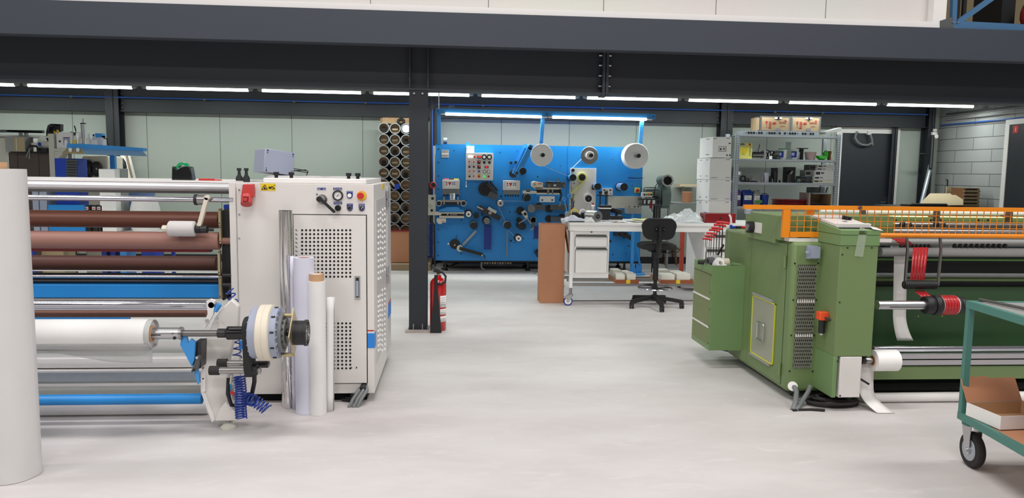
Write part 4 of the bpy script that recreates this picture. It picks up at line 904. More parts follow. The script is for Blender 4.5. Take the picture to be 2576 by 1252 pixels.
b_ = MB(); b_.px(1219, 417.5, 1229, 423, Yc, .004, 'print_red', .004); b_.px(1222, 418.5, 1226, 422, Yc, .001, 'led_red', .0048); b_.build('display', cp)
dot(1205, 431, 2.4, 'blue_deep'); dot(1218.5, 431.5, 2.6, 'white', 'grey_mid'); dot(1229, 431.5, 2.6, 'white', 'grey_mid')
b_ = MB(); b_.px(1202, 437.5, 1208, 440, Yc, .002, 'yellow', .002); disc(b_, 1205, 443.5, Yc, 3.8, .006, 'yellow'); disc(b_, 1205, 443.5, Yc, 2.8, .03, 'red'); b_.build('emergency_stop_button', cp)
dot(1218.5, 443.5, 2.4, 'led_green'); dot(1229, 443.5, 2.4, 'red_dark')
b_ = MB(); p = at(1173, 455, YBm - .1); b_.tube([(p.x, YBm - .1, p.z), at(1173, 467, YBm - .1)], .006, 'white', 6); b_.sphere(at(1173, 469, YBm - .1), .014, 'white', 10); b_.build('pull_cord', tb)
# two small control boxes
for (x0, y0, x1, y1, yl) in ((1113, 452, 1156, 475, 489), (1266, 454, 1308, 478, 489)):
    b_ = MB(); b_.px(x0, y0, x1, y1, YBm - .16, .12, 'cabinet'); o = b_.build('control_box', tb, bevel=.006)
    b_ = MB(); b_.px(x0 + 7, y0 + 4, x1 - 10, y1 - 4, YBm - .16, .003, 'white', .003)
    b_.px(x0 + 9, y0 + 6, x0 + 12, y0 + 9, YBm - .16, .001, 'black', .004); b_.px(x0 + 9, y0 + 11, x0 + 12, y0 + 14, YBm - .16, .001, 'red', .004)
    b_.px(x0 + 15, y0 + 6, x0 + 22, y0 + 10, YBm - .16, .001, 'red', .004); b_.px(x0 + 17, y0 + 10, x0 + 20, y0 + 14, YBm - .16, .001, 'red', .004); b_.px(x0 + 25, y0 + 6, x0 + 32, y0 + 13, YBm - .16, .001, 'blue_deep', .004); b_.px(x0 + 27.5, y0 + 5, x0 + 29.5, y0 + 14, YBm - .16, .001, 'white', .0045); b_.px(x0 + 25, y0 + 9, x0 + 32, y0 + 10.5, YBm - .16, .001, 'white', .0045)
    b_.build('key_panel', o)
    b_ = MB(); b_.px(x0, y1 + .5, x1, yl, YBm - .12, .1, 'grey_mid')
    for k in range(6): disc_ = at(x0 + 5 + k * 6.5, yl + 2, YBm - .08); b_.cyl((disc_.x, YBm - .08, disc_.z - .02), (disc_.x, YBm - .08, disc_.z + .02), .011, 'black', 8)
    b_.build('terminal_box', tb)
for (xa, xb_, m) in ((1116, 1129, 'red'), (1130, 1141, 'black'), (1142, 1154, 'yellow')):
    b_ = MB(); z = at(1134, 450.5, YBm - .1).z; b_.cyl((at(xa, 450, YBm - .1).x, YBm - .1, z), (at(xb_, 450, YBm - .1).x, YBm - .1, z), .011, m, 10)
    b_.build('marker_pen', label={'red': 'red marker pen lying on the left small control box of the blue machine', 'black': 'black marker pen between the red and yellow ones on the blue machine control box', 'yellow': 'yellow marker pen on the left small control box of the blue machine'}[m], cat='pen')
# round black fan
b_ = MB(); disc(b_, 1220, 475, YBm, 17, .06, 'black'); disc(b_, 1220, 475, YBm, 9, .075, 'black_gloss')
fan = b_.build('round_blower', tb); b_ = MB(); b_.bar(at(1226, 462, YBm - .05), at(1250, 490, YBm - .05), .05, .05, 'darkmetal'); b_.bar(at(1229, 487, YBm - .06), at(1250, 497, YBm - .06), .09, .06, 'grey_dark'); b_.bar(at(1232, 457, YBm - .04), at(1252, 480, YBm - .04), .03, .03, 'black'); b_.build('blower_bracket', fan)
# diagonal blue arm
b_ = MB(); b_.bar(at(1334, 372, YBm - .14), at(1299, 441, YBm - .14), s(13, YBm), .05, 'blue_paint'); disc(b_, 1334, 370, YBm - .115, 7, .05, 'blue_paint'); disc(b_, 1335, 369, YBm - .165, 2.4, .02, 'black'); b_.build('dancer_arm', tb, bevel=.004)
b_ = MB(); b_.bar(at(1318, 370, YBm - .02), at(1289, 436, YBm - .02), .03, .03, 'blue_paint'); b_.build('arm_rail', tb)
def rol(x, y, r, m_body='grey', m_end='black', L=.22, fl_=10, dx=-4.5, dy=-3, hub=None, name='machine_roller'):
    """roller standing out of the panel: the base sits on the panel, axis along -Y"""
    b_ = MB(); p = at(x + dx, y + dy, YBm); rr = s(r, YBm) * .97
    if fl_: b_.cyl((p.x, YBm, p.z), (p.x, YBm - .015, p.z), s(fl_, YBm), 'black', 20)
    e = at(x, y, YBm - L); e.x = p.x; e.z = p.z
    b_.cyl((p.x, YBm - .015, p.z), (p.x, YBm - L + .03, p.z), rr, m_body, 22); b_.cyl((p.x, YBm - L + .03, p.z), (p.x, YBm - L, p.z), rr * 1.02, m_end, 22)
    if hub: b_.cyl((p.x, YBm - L, p.z), (p.x, YBm - L - .01, p.z), rr * .35, hub, 12)
    return b_.build(name, tb)
for a in [(1317, 433, 8.8), (1259, 511, 8, 'grey', 'alu', .2, 9, -2, -1, 'darkmetal'), (1328, 499, 8.5), (1180, 540, 7, 'grey', 'white', .2, 10, -2, -3, 'darkmetal'), (1196, 568, 9), (1228, 557, 8, 'grey_dark', 'grey_mid', .2, 11),
          (1279, 567, 9.5, 'white', 'black', .22, 10), (1304, 599, 7, 'grey', 'white', .2, 10, -2, -2, 'darkmetal'), (1312, 569, 8.5, 'darkmetal', 'black', .15, 9), (1440, 449, 8.5, 'blue_paint', 'black', .25, 10), (1501, 471, 8.5, 'haze_blue', 'black', .26, 0),
          (1568, 471, 9.5, 'haze_blue', 'black', .35, 11, -10, -2), (1201, 549, 4, 'darkmetal', 'darkmetal', .06, 0), (1202, 544, 6.5, 'darkmetal', 'black', .1, 0), (1264, 496, 2.6, 'alu', 'black', .1, 0), (1289, 607, 2.6, 'alu', 'black', .1, 0), (1217, 542, 2.6, 'alu', 'black', .1, 0), (1539, 609, 3, 'alu', 'black', .04, 0)]: rol(*a)
b_ = MB(); disc(b_, 1291, 437, YBm, 10, .03, 'black'); disc(b_, 1299, 435, YBm - .16, 3.6, .03, 'darkmetal'); b_.build('arm_pivot', tb)
for (x_, y_) in ((1285, 409), (1297, 408)):
    b_ = MB(); disc(b_, x_, y_, YBm, 3.4, .05, 'black', n=12); b_.build('stop_peg', tb)
# reels
for (x_, y_, r_, m, hubm, thk, nm, lb) in ((1363, 390, 28, 'white', None, .03, 'film_reel', 'thin white web reel'), (1483, 391, 22, 'steel', 'white', .03, 'metal_disc', 'grey metal disc with a small white roll'), (1601, 392, 32.5, 'white', None, .2, 'label_roll', 'thick white label roll')):
    b_ = MB(); p = at(x_, y_, YBm - .18 if thk < .1 else YBm - .3); yy = YBm - .18 if thk < .1 else YBm - .3
    b_.cyl((p.x, yy, p.z), (p.x, yy + thk, p.z), s(r_, yy), m, 56)
    o = b_.build(nm, tb, lb)
    b_ = MB(); b_.cyl((p.x, YBm, p.z), (p.x, yy - .05, p.z), .03, 'darkmetal', 14)
    if hubm: b_.cyl((p.x, yy, p.z), (p.x, yy - .06, p.z), s(10, yy), hubm, 24)
    for k in range(5): a = 2 * PI * k / 5; b_.cyl((p.x + math.cos(a) * .022, yy, p.z + math.sin(a) * .022), (p.x + math.cos(a) * .022, yy - .12, p.z + math.sin(a) * .022), .014, 'steel', 8)
    b_.cyl((p.x, yy - .1, p.z), (p.x, yy - .16, p.z), .032, 'black', 10); b_.build('reel_hub', o)
b_ = MB()
for a, c in (((1367, 417), (1430, 443)), ((1475, 388), (1437, 425)), ((1254, 505), (1320, 506)), ((1252, 515), (1275, 565)), ((1280, 580), (1300, 598))): b_.bar(at(*a, YBm - .12), at(*c, YBm - .12), .004, .09, 'frost')
b_.build('web', tb, 'thin pale web running between the rollers')
# grey plate unit with tape spools
b_ = MB(); b_.px(1433.5, 423, 1498.5, 560, YBm - .03, .03, 'cabinet'); gp = b_.build('grey_plate', tb, bevel=.002)
YG = YBm - .03
b_ = MB(); disc(b_, 1463, 446, YG, 12, .05, 'yellow_soft'); disc(b_, 1463, 446, YG, 8.5, .06, 'black'); disc(b_, 1463, 446, YG, 3, .07, 'black_gloss'); b_.build('tape_spool', gp, 'yellowish tape spool')
b_ = MB(); disc(b_, 1478.5, 498.5, YG, 13, .05, 'white'); disc(b_, 1479, 499, YG, 8.5, .06, 'black'); disc(b_, 1479, 499, YG, 1.3, .065, 'alu', n=8); b_.build('tape_spool', gp, 'white tape spool')
b_ = MB(); disc(b_, 1440.5, 428, YG, 4, .05, 'darkmetal'); disc(b_, 1437, 515, YG, 2.6, .05, 'white', n=10); b_.build('guide_pin', gp)
b_ = MB(); b_.bar(at(1466, 458, YG - .03), at(1437, 486, YG - .03), .018, .03, 'yellow_soft'); b_.bar(at(1437, 430, YG - .03), at(1437, 510, YG - .03), .008, .02, 'grey'); b_.bar(at(1462, 470, YG - .03), at(1438, 508, YG - .03), .006, .02, 'yellow_soft'); b_.bar(at(1484, 510, YG - .03), at(1476, 530, YG - .03), .012, .02, 'white'); b_.build('tape_web', gp)
for (x_, y_) in ((1436, 441), (1444, 461), (1436, 473), (1443, 489), (1436, 500), (1443, 519)):
    b_ = MB(); disc(b_, x_, y_, YG, 1.4, .015, 'black', n=8); b_.build('screw', gp)
b_ = MB(); b_.px(1489, 464, 1498, 477, YG, .06, 'black', .05); b_.build('roller_mount', gp)
b_ = MB(); b_.px(1515.5, 473.5, 1541.5, 491, YBm - .05, .05, 'cabinet'); 
for (x_, y_) in ((1520, 478), (1535, 478)): b_.px(x_ - 2, y_ - 1.5, x_ + 3, y_ + 1.5, YBm - .05, .002, 'black', .002)
for (x_, y_) in ((1521, 487), (1527, 480), (1528, 488), (1536, 487)): disc(b_, x_, y_, YBm - .05, 1.6, .004, 'grey_dark', n=8)
b_.build('socket_panel', tb)
b_ = MB(); b_.px(1596.5, 472.5, 1609, 484.5, YBm, .03, 'yellow', .03); o = b_.build('switch_plate', tb, bevel=.004); b_ = MB(); disc(b_, 1603, 479, YBm - .03, 4.2, .03, 'red'); b_.build('main_switch_knob', o)
b_ = MB(); b_.px(1530, 493.5, 1614, 523.5, YBm - .04, .04, 'offwhite'); b_.build('cream_board', tb)
b_ = MB(); b_.bar(at(1580, 447, YBm - .12), at(1597, 448, YBm - .12), .02, .02, 'blue_deep'); b_.bar(at(1597, 448, YBm - .12), at(1618, 447.5, YBm - .12), .012, .012, 'darkmetal'); b_.build('probe_arm', tb)
# left die station
Yd = YBm - .22
b_ = MB(); b_.px(1077, 490, 1096, 541, Yd + .05, .02, 'offwhite'); disc(b_, 1088, 499, Yd + .05, 3.4, .02, 'black'); disc(b_, 1086, 529, Yd + .05, 3.2, .02, 'black')
for q in ((1082, 514), (1078, 517.5), (1086, 517.5), (1082, 521)): disc(b_, q[0], q[1], Yd + .05, 1, .004, 'black', n=8)
b_.build('side_bracket', tb)
b_ = MB(); disc(b_, 1090, 465, YBm - .06, 8, .14, 'red'); disc(b_, 1090, 465, YBm - .2, 5, .01, 'black'); b_.px(1078, 460, 1086, 488, YBm, .1, 'black'); b_.px(1086, 472, 1094, 490, YBm, .05, 'blue_navy'); b_.build('side_motor', tb)
b_ = MB(); b_.px(1101, 503, 1166, 508, Yd, .05, 'steel'); b_.px(1101, 508, 1166, 515, Yd, .05, 'black'); o = b_.build('die_bridge', tb)
for x_ in (1104, 1166):
    b_ = MB(); p = at(x_, 511, Yd); b_.ring((p.x, Yd + .06, p.z), (p.x, Yd - .04, p.z), s(7.2, Yd), s(5.4, Yd), 'alu'); b_.cyl((p.x, Yd + .05, p.z), (p.x, Yd - .02, p.z), s(5.4, Yd), 'black', 16); b_.build('die_roller', o)
b_ = MB(); b_.tube(coil([at(1138, 486, Yd), at(1138, 503, Yd)], .045, .004, 5, 'alu'), .006, 'alu', 6); b_.build('spring', o)
for x_ in (1117, 1152):
    b_ = MB(); b_.px(x_ - 2, 495, x_ + 2, 514, Yd - .02, .03, 'steel'); b_.build('bracket_post', o)
b_ = MB(); b_.ppoly([(1105, 528), (1125, 521), (1152, 521), (1158, 527), (1167, 529), (1167, 534), (1105, 534)], Yd, .1, 'blue_paint'); b_.build('blue_cover', tb)
b_ = MB(); b_.px(1093, 533, 1168, 537, Yd, .08, 'bone'); b_.px(1105, 543, 1167, 548, Yd, .08, 'bone'); b_.px(1093, 537, 1110, 541, Yd, .08, 'bone'); b_.px(1124, 537, 1128, 544, Yd, .06, 'steel'); b_.px(1132, 539, 1150, 541, Yd, .03, 'steel'); b_.px(1108, 537, 1166, 543, Yd + .03, .05, 'black'); b_.build('slide_rail', tb)
b_ = MB(); b_.ppoly([(1099, 549), (1122, 549), (1122, 559), (1113, 560), (1110, 563), (1103, 563), (1098, 556)], Yd, .1, 'bone'); b_.px(1111, 557, 1118, 558.5, Yd, .002, 'red', .002); b_.build('cream_motor', tb)
# second die station
b_ = MB(); b_.ppoly([(1337, 458), (1345, 455), (1366, 459), (1366, 474), (1345, 474), (1337, 468)], Yd, .12, 'bone'); disc(b_, 1345, 464, Yd, 8, .04, 'bone'); disc(b_, 1345, 464, Yd - .04, 3, .01, 'grey'); b_.px(1352, 461, 1362, 463, Yd, .002, 'red', .002); m2 = b_.build('cream_motor', tb)
b_ = MB(); b_.px(1345, 472, 1412, 476, Yd, .1, 'bone'); b_.px(1316, 480, 1350, 487, Yd, .1, 'bone'); b_.px(1350, 476, 1410, 488, Yd + .03, .1, 'black'); b_.px(1376, 477, 1382, 487, Yd, .04, 'steel'); b_.px(1388, 477, 1392, 487, Yd, .04, 'steel'); b_.px(1350, 485, 1408, 488.5, Yd, .04, 'bone'); b_.px(1324, 475, 1334, 482, Yd, .06, 'steel_worn'); b_.build('slide_rail', tb)
b_ = MB(); b_.px(1348, 488.5, 1410, 492, Yd, .1, 'blue_paint'); b_.build('blue_cover', tb)
b_ = MB(); b_.px(1358, 493, 1395.5, 508, Yd, .08, 'cabinet_light'); o = b_.build('connection_box', tb, bevel=.004); b_ = MB(); disc(b_, 1364, 503, Yd, 2.2, .006, 'black'); disc(b_, 1389, 503, Yd, 2.2, .006, 'black'); b_.build('box_screws', o)
b_ = MB(); b_.px(1372, 458, 1422, 472, Yd, .14, 'grey_dark'); b_.px(1372, 457, 1410, 460, Yd, .14, 'steel'); disc(b_, 1381, 467, Yd, 3.5, .03, 'steel_worn'); disc(b_, 1418, 467, Yd, 3, .03, 'steel_worn'); b_.px(1393, 464, 1399, 468, Yd, .002, 'white', .002); dk = b_.build('cutting_unit', tb, bevel=.002)
for x_ in (1381, 1398, 1406, 1418):
    b_ = MB(); b_.px(x_ - 1.3, 449 if x_ != 1398 else 447, x_ + 1.3, 458, Yd + .03, .02, 'steel'); b_.build('adjusting_screw', dk)
b_ = MB(); b_.tube([at(1409, 475, Yd), at(1412, 490, Yd), at(1408, 505, Yd)], .013, 'black', 8); b_.cyl(at(1409, 507, Yd), at(1408, 519, Yd), .011, 'steel', 8); b_.build('lever', tb)
# press unit with arms
for (x_, y_, r_, m, L) in ((1309, 530, 10.5, 'black', .03), (1335, 524, 10, 'grey_mid', .12), (1355, 518, 9, 'black', .03), (1381, 524, 10, 'black', .03), (1380, 550, 9, 'black', .03), (1313, 568, 9, 'black', .1), (1305, 553, 6.5, 'black', .08), (1340, 552, 7, 'steel', .14), (1413, 545, 8, 'black', .03)):
    b_ = MB(); disc(b_, x_, y_, YBm, r_, L, m); b_.build('machine_disc', tb)
b_ = MB(); b_.ppoly([(1311, 534), (1320, 528), (1326, 534), (1328, 548), (1322, 549)], YBm - .14, .03, 'bone'); disc(b_, 1321, 538, YBm - .14, 4, .01, 'black'); b_.build('clamp_plate', tb, bevel=.003)
b_ = MB(); b_.px(1337, 515, 1372, 528, YBm - .1, .05, 'grey_dark'); b_.ppoly([(1335, 558), (1346, 558), (1344, 575), (1338, 574)], YBm - .15, .04, 'grey_dark'); b_.px(1334, 545, 1348, 560, YBm - .14, .04, 'steel_worn'); b_.build('press_arm', tb, bevel=.004)
b_ = MB(); b_.bar(at(1304, 562, YBm - .14), at(1324, 550, YBm - .14), .02, .02, 'steel'); b_.bar(at(1325, 548, YBm - .14), at(1336, 563, YBm - .14), .016, .02, 'steel'); b_.bar(at(1342, 573, YBm - .14), at(1334, 579, YBm - .14), .016, .02, 'steel'); b_.build('lever', tb)
b_ = MB(); b_.px(1385, 515, 1432, 528, YBm - .1, .1, 'grey_dark'); b_.px(1385, 545, 1432, 556, YBm - .1, .1, 'grey_dark'); b_.build('rail_unit', tb)
b_ = MB(); b_.px(1344, 570, 1366, 600, YBm - .02, .02, 'blue_navy'); b_.build('blue_flap', tb)
b_ = MB(); b_.px(1218, 566, 1236, 627, YBm - .1, .02, 'blue_navy'); b_.build('blue_chute', tb, bevel=.003)
b_ = MB(); b_.bar(at(1276, 579, YBm - .1), at(1275, 645, YBm - .1), .02, .02, 'grey_mid'); b_.build('hanging_rod', tb)
b_ = MB(); b_.bar(at(1204, 521, YBm - .12), at(1258, 550, YBm - .12), s(12, YBm), .05, 'darkmetal'); b_.bar(at(1228, 523, YBm - .14), at(1248, 534, YBm - .14), s(7, YBm), .05, 'offwhite'); b_.bar(at(1200, 519, YBm - .14), at(1215, 527, YBm - .14), .02, .03, 'alu'); disc(b_, 1233, 535, YBm - .15, 4.5, .02, 'steel'); b_.build('slanted_nozzle', tb, bevel=.002)
b_ = MB(); b_.bar(at(1198, 580, YBm - .08), at(1164, 616, YBm - .08), s(5.6, YBm), .02, 'grey'); b_.build('dancer_arm', tb)
b_ = MB(); disc(b_, 1144, 613, YBm, 12.5, .03, 'black'); b_.build('pivot_disc', tb)
b_ = MB(); disc(b_, 1157, 624, YBm - .06, 8, .05, 'bone'); b_.bar(at(1156, 624, YBm - .13), at(1214, 640, YBm - .13), s(8, YBm), .04, 'black'); b_.bar(at(1214, 640, YBm - .13), at(1220, 645, YBm - .13), .02, .02, 'black'); b_.bar(at(1220, 643, YBm - .12), at(1220, 652, YBm - .12), .008, .02, 'black'); disc(b_, 1213, 642, YBm - .15, 2.2, .01, 'alu', n=8); b_.build('brake_arm', tb)
b_ = MB(); disc(b_, 1144, 616, YBm - .03, 2, .01, 'alu', n=8); b_.px(1126, 611, 1130, 615, YBm, .003, 'white', .003); b_.bar(at(1147, 600, YBm - .03), at(1151, 590, YBm - .03), .006, .01, 'black'); b_.build('small_marks', tb)
# hoses and cables at the machine's left edge
b_ = MB(); b_.tube(coil([at(1082, 560, YBm - .1), at(1083, 650, YBm - .1)], .04, .004, 18, 'blue_navy'), .006, 'blue_navy', 5); b_.build('coiled_hose', tb)
b_ = MB(); b_.tube([at(1084, 540, YBm - .15), at(1086, 556, YBm - .15), at(1092, 566, YBm - .15), at(1093, 650, YBm - .1), at(1095, 670, YBm - .15)], .016, 'black', 8); b_.tube([at(1088, 655, YBm - .1), at(1083, 670, YBm - .2), at(1096, 676, YBm - .3)], .012, 'black', 8); b_.build('rubber_cable', tb)
b_ = MB(); b_.tube([at(1210, 655, YBm + .1), at(1211, 672, YBm), fl(1222, 682), fl(1300, 679), fl(1358, 678)], .012, 'grey', 8); b_.tube([at(1160, 657, YBm + .2), fl(1135, 668), fl(1110, 677)], .012, 'black', 8); b_.tube([fl(1344, 690), fl(1350, 684), fl(1362, 684), fl(1362, 692), fl(1350, 693)], .012, 'grey', 8); b_.build('floor_cable', tb)
b_ = MB(); b_.tube(coil([at(1347, 628, YBm - .1), at(1356, 645, YBm - .1)], .03, .004, 6, 'black'), .008, 'black', 5); b_.build('spiral_cable', tb)
# under-table group of the machine right
b_ = MB(); b_.px(1548, 585, 1580, 594, YBm - .15, .2, 'darkmetal'); b_.bar(at(1572, 590, YBm - .2), at(1590, 600, YBm - .2), .07, .07, 'black'); b_.bar(at(1562, 584, YBm - .2), at(1572, 598, YBm - .2), .05, .05, 'black'); b_.build('lower_lamp', tb)
# stand with control box beside the machine
q = fl(1600, 690)
t = thing('control_stand', 'blue pedestal stand with a grey push button box behind the office chair', 'stand', (q.x, q.y, 0))
Ys = q.y
b_ = MB(); b_.px(1588, 560, 1595, 686, Ys, .05, 'blue_paint'); b_.build('stand_post', t)
X_ = at(1600, 690, Ys).x; b_ = MB(); b_.lathe((X_, Ys, .002), (0, 0, 1), [(.14, 0), (.14, .02), (.1, .03)], 'blue_paint', 24); b_.ppoly([(1582, 685), (1592, 662), (1604, 685)], Ys - .02, .02, 'blue_paint'); b_.px(1600, 665, 1615, 684, Ys, .1, 'blue_paint', .0); b_.build('stand_base', t)
b_ = MB(); b_.bar(at(1599, 612, Ys), at(1610, 668, Ys), .03, .03, 'blue_machine'); b_.build('stand_brace', t)
X0, X1, Z0, Z1 = rc(1575, 521.5, 1612, 537, Ys); b_ = MB(); b_.box(X0, X1, Ys - .05, Ys + .12, Z0, Z1, 'grey'); b_.px(1588, 537, 1595, 562, Ys, .05, 'blue_paint'); cb_ = b_.build('control_box', t, bevel=.005)
for (x_, m) in ((1583, 'red'), (1597, 'black'), (1605, 'black')):
    b_ = MB(); p = at(x_, 519, Ys + .02); b_.cyl((p.x, Ys + .02, Z1), (p.x, Ys + .02, Z1 + .018), .014, m, 12); b_.build('push_button', cb_)

# ================================================================= blower
Yb = 11.7
tw = thing('blower', 'grey green radial blower with a round outlet standing right of the blue machine', 'blower', (at(1665, 500, Yb).x, Yb + .2, 0))
b_ = MB(); p = at(1668, 489, Yb + .12)
pts = []
for k in range(28):
    a = 2 * PI * k / 28; pts.append((p.x + .0, 0, 0))
c = at(1670, 490, Yb + .2); R1 = s(35, Yb)
prof = []
for k in range(30):
    a = 2 * PI * k / 30; prof.append((c.x - .07, c.y + math.cos(a) * R1 * .9, c.z + math.sin(a) * R1))
b_.prism(prof, (.14, 0, 0), 'green_blower', True)
b_.lathe((c.x - .07, c.y, c.z), (-1, 0, 0), [(R1 * .6, 0), (R1 * .55, .05), (R1 * .4, .07)], 'green_blower', 24)
vol = b_.build('volute', tw, bevel=.012)
b_ = MB(); o_ = at(1679, 454, Yb - .12); b_.cyl((o_.x, Yb - .1, o_.z), (o_.x, Yb + .25, o_.z), s(13, Yb), 'green_blower', 24); b_.ring((o_.x, Yb - .14, o_.z), (o_.x, Yb - .11, o_.z), s(15.2, Yb), s(11, Yb), 'steel', 32); b_.cyl((o_.x, Yb - .125, o_.z), (o_.x, Yb - .1, o_.z), s(11.4, Yb), 'void', 24)
for k in range(8): a = 2 * PI * k / 8; b_.cyl((o_.x + math.cos(a) * s(13.2, Yb), Yb - .14, o_.z + math.sin(a) * s(13.2, Yb)), (o_.x + math.cos(a) * s(13.2, Yb), Yb - .146, o_.z + math.sin(a) * s(13.2, Yb)), .006, 'black', 6)
b_.build('outlet', tw)
b_ = MB(); ml = at(1617, 484, Yb + .15); mr = at(1655, 484, Yb + .15); b_.cyl((ml.x + .02, Yb + .15, ml.z), (mr.x, Yb + .15, mr.z), s(13, Yb), 'green_blower', 20)
for k in range(10): a = 2 * PI * k / 10; b_.bar((ml.x + .04, Yb + .15 + math.cos(a) * s(13.5, Yb), ml.z + math.sin(a) * s(13.5, Yb)), (mr.x - .02, Yb + .15 + math.cos(a) * s(13.5, Yb), ml.z + math.sin(a) * s(13.5, Yb)), .012, .01, 'grey_dark')
b_.build('motor', tw)
b_ = MB(); b_.px(1615.5, 483.5, 1641.5, 495.5, Yb - .05, .08, 'cabinet'); mp_ = b_.build('switch_box', tw, bevel=.004)
for (x_, m) in ((1621, 'black'), (1627, 'green_tape'), (1632, 'red'), (1638, 'black')):
    b_ = MB(); 
    if m == 'red': b_.px(1629, 484.5, 1641, 489, Yb - .05, .002, 'yellow', .002)
    disc(b_, x_, 489.5, Yb - .05, 2.4, .012, m, n=10); b_.build('push_button', mp_)
b_ = MB(); b_.px(1613, 500, 1662, 503, Yb - .03, .3, 'darkmetal'); b_.px(1613, 514, 1662, 517, Yb - .03, .3, 'grey_dark')
for x_ in (1618, 1628, 1640, 1652, 1660): b_.px(x_ - 1.5, 500, x_ + 1.5, 517, Yb - .02, .05, 'darkmetal')
for x_ in (1655, 1662):
    X_ = at(x_, 510, Yb).x
    for Y_ in (Yb + .05, Yb + .2): b_.box(X_ - .015, X_ + .015, Y_ - .015, Y_ + .015, 0.001, at(1640, 515, Yb).z, 'darkmetal')
b_.build('support_frame', tw)
b_ = MB(); b_.cyl(at(1638, 507, Yb - .06), at(1637, 524, Yb - .06), .022, 'red_dark', 12); b_.build('red_plug', tw)
b_ = MB(); b_.tube([at(1640, 512, Yb - .05), at(1640, 528, Yb - .05), at(1646, 536, Yb - .05), at(1652, 534, Yb - .05), at(1651, 520, Yb - .02), at(1650, 512, Yb)], .008, 'black', 8); b_.tube([at(1655, 460, Yb), at(1648, 470, Yb - .05), at(1646, 490, Yb - .04)], .008, 'black', 8); b_.build('power_cable', tw)
# ================================================================= rolling workbench
YD = 8.84
t = desk = thing('workbench', 'long white steel workbench on castors with drawers, standing before the blue machine', 'workbench', (at(1640, 700, YD).x, YD + .4, 0))
zt_ = at(1640, 561, YD).z; DX0 = at(1434, 565, YD).x; DX1 = at(1990, 565, YD).x; DD = .78
b_ = MB(); b_.box(DX0, DX1, YD, YD + DD, zt_ - .035, zt_, 'white'); top_ = b_.build('worktop', t, bevel=.004)
b_ = MB(); b_.box(DX0 + .005, DX1, YD + .01, YD + .05, zt_ - .105, zt_ - .036, 'white'); b_.box(DX0 + .005, DX0 + .04, YD + .05, YD + DD - .02, zt_ - .105, zt_ - .036, 'cabinet'); b_.box(DX0 + .005, DX1, YD + DD - .05, YD + DD - .01, zt_ - .105, zt_ - .036, 'white'); b_.build('apron', t)
lx0, lx1 = at(1433.5, 650, YD + .01).x, at(1441.5, 650, YD + .01).x; zl = at(1437, 724, YD).z
for X in (lx0, DX1 - .3):
    for Y_ in (YD + .01, YD + DD - .06):
        b_ = MB(); b_.box(X, X + (lx1 - lx0), Y_, Y_ + .045, zl, zt_ - .1, 'white'); leg = b_.build('leg', t)
        # castor
        xc = X + .02; yc = Y_ + .02; r = .055
        b_ = MB(); b_.cyl((xc, yc, zl), (xc, yc, .125), .018, 'steel', 12); b_.cyl((xc, yc, .14), (xc, yc, .12), .035, 'alu', 16)
        for dy in (-.024, .02): b_.prism([(xc - .035, yc + dy, .125), (xc + .03, yc + dy, .125), (xc - .02, yc + dy, .05), (xc - .045, yc + dy, .05)], (0, .004, 0), 'alu')
        b_.bar((xc - .02, yc - .03, .12), (xc - .085, yc - .03, .1), .02, .02, 'alu'); cs = b_.build('castor_fork', leg)
        b_ = MB(); xw = xc - .03; b_.ring((xw, yc - .018, r + .001), (xw, yc + .018, r + .001), r, r * .78, 'blue_navy', 28); b_.cyl((xw, yc - .016, r), (xw, yc + .016, r), r * .79, 'cabinet_light', 24); b_.cyl((xw, yc - .02, r), (xw, yc + .02, r), r * .3, 'alu', 12); b_.build('castor_wheel', leg)
# shelf rails
zs_ = at(1600, 713, YD + .1).z
b_ = MB(); b_.box(lx0 + .03, DX1 - .3, YD + .015, YD + .05, zs_ - .02, zs_ + .015, 'steel'); b_.box(lx0 + .03, DX1 - .3, YD + .4, YD + .44, zs_ - .02, zs_ + .015, 'steel'); b_.box(lx0 + .03, DX1 - .3, YD + .6, YD + .64, zs_ - .02, zs_ + .015, 'steel'); b_.build('lower_rail', t)
# drawer units
def drawers(x0, x1, y0, y1, rows, name='drawer_unit'):
    X0, X1, Z0, Z1 = rc(x0, y0, x1, y1, YD + .03)
    b_ = MB(); b_.box(X0, X1, YD + .03, YD + .72, Z0, min(Z1, zt_ - .04), 'white'); o = b_.build(name, t, bevel=.003)
    for (ya, yb) in rows:
        xa, xb, za, zb = rc(x0 + 6, ya, x1 - 5, yb, YD + .02)
        b_ = MB(); b_.box(xa - .006, xa + .002, YD + .026, YD + .032, za, zb, 'grey_dark'); b_.box(xb - .002, xb + .006, YD + .026, YD + .032, za, zb, 'grey_dark'); b_.box(xa, xb, YD + .016, YD + .032, za, zb, 'white'); dr_ = b_.build('drawer', o, bevel=.002)
        b_ = MB(); b_.box(xa, xb, YD + .006, YD + .02, zb - .0, zb + .014, 'steel'); b_.box(xa + .01, xb - .01, YD + .024, YD + .034, zb + .014, zb + .028, 'grey_dark'); b_.build('drawer_handle', dr_)
    return o
o = drawers(1441.5, 1532, 576, 699, [(596, 619.5), (628.5, 686)])
b_ = MB(); disc(b_, 1488, 583, YD + .03, 2.3, .006, 'grey_dark', n=12); b_.build('lock', o)
drawers(1770, 1850, 578, 720, [(597, 622), (633, 660), (670, 705)])
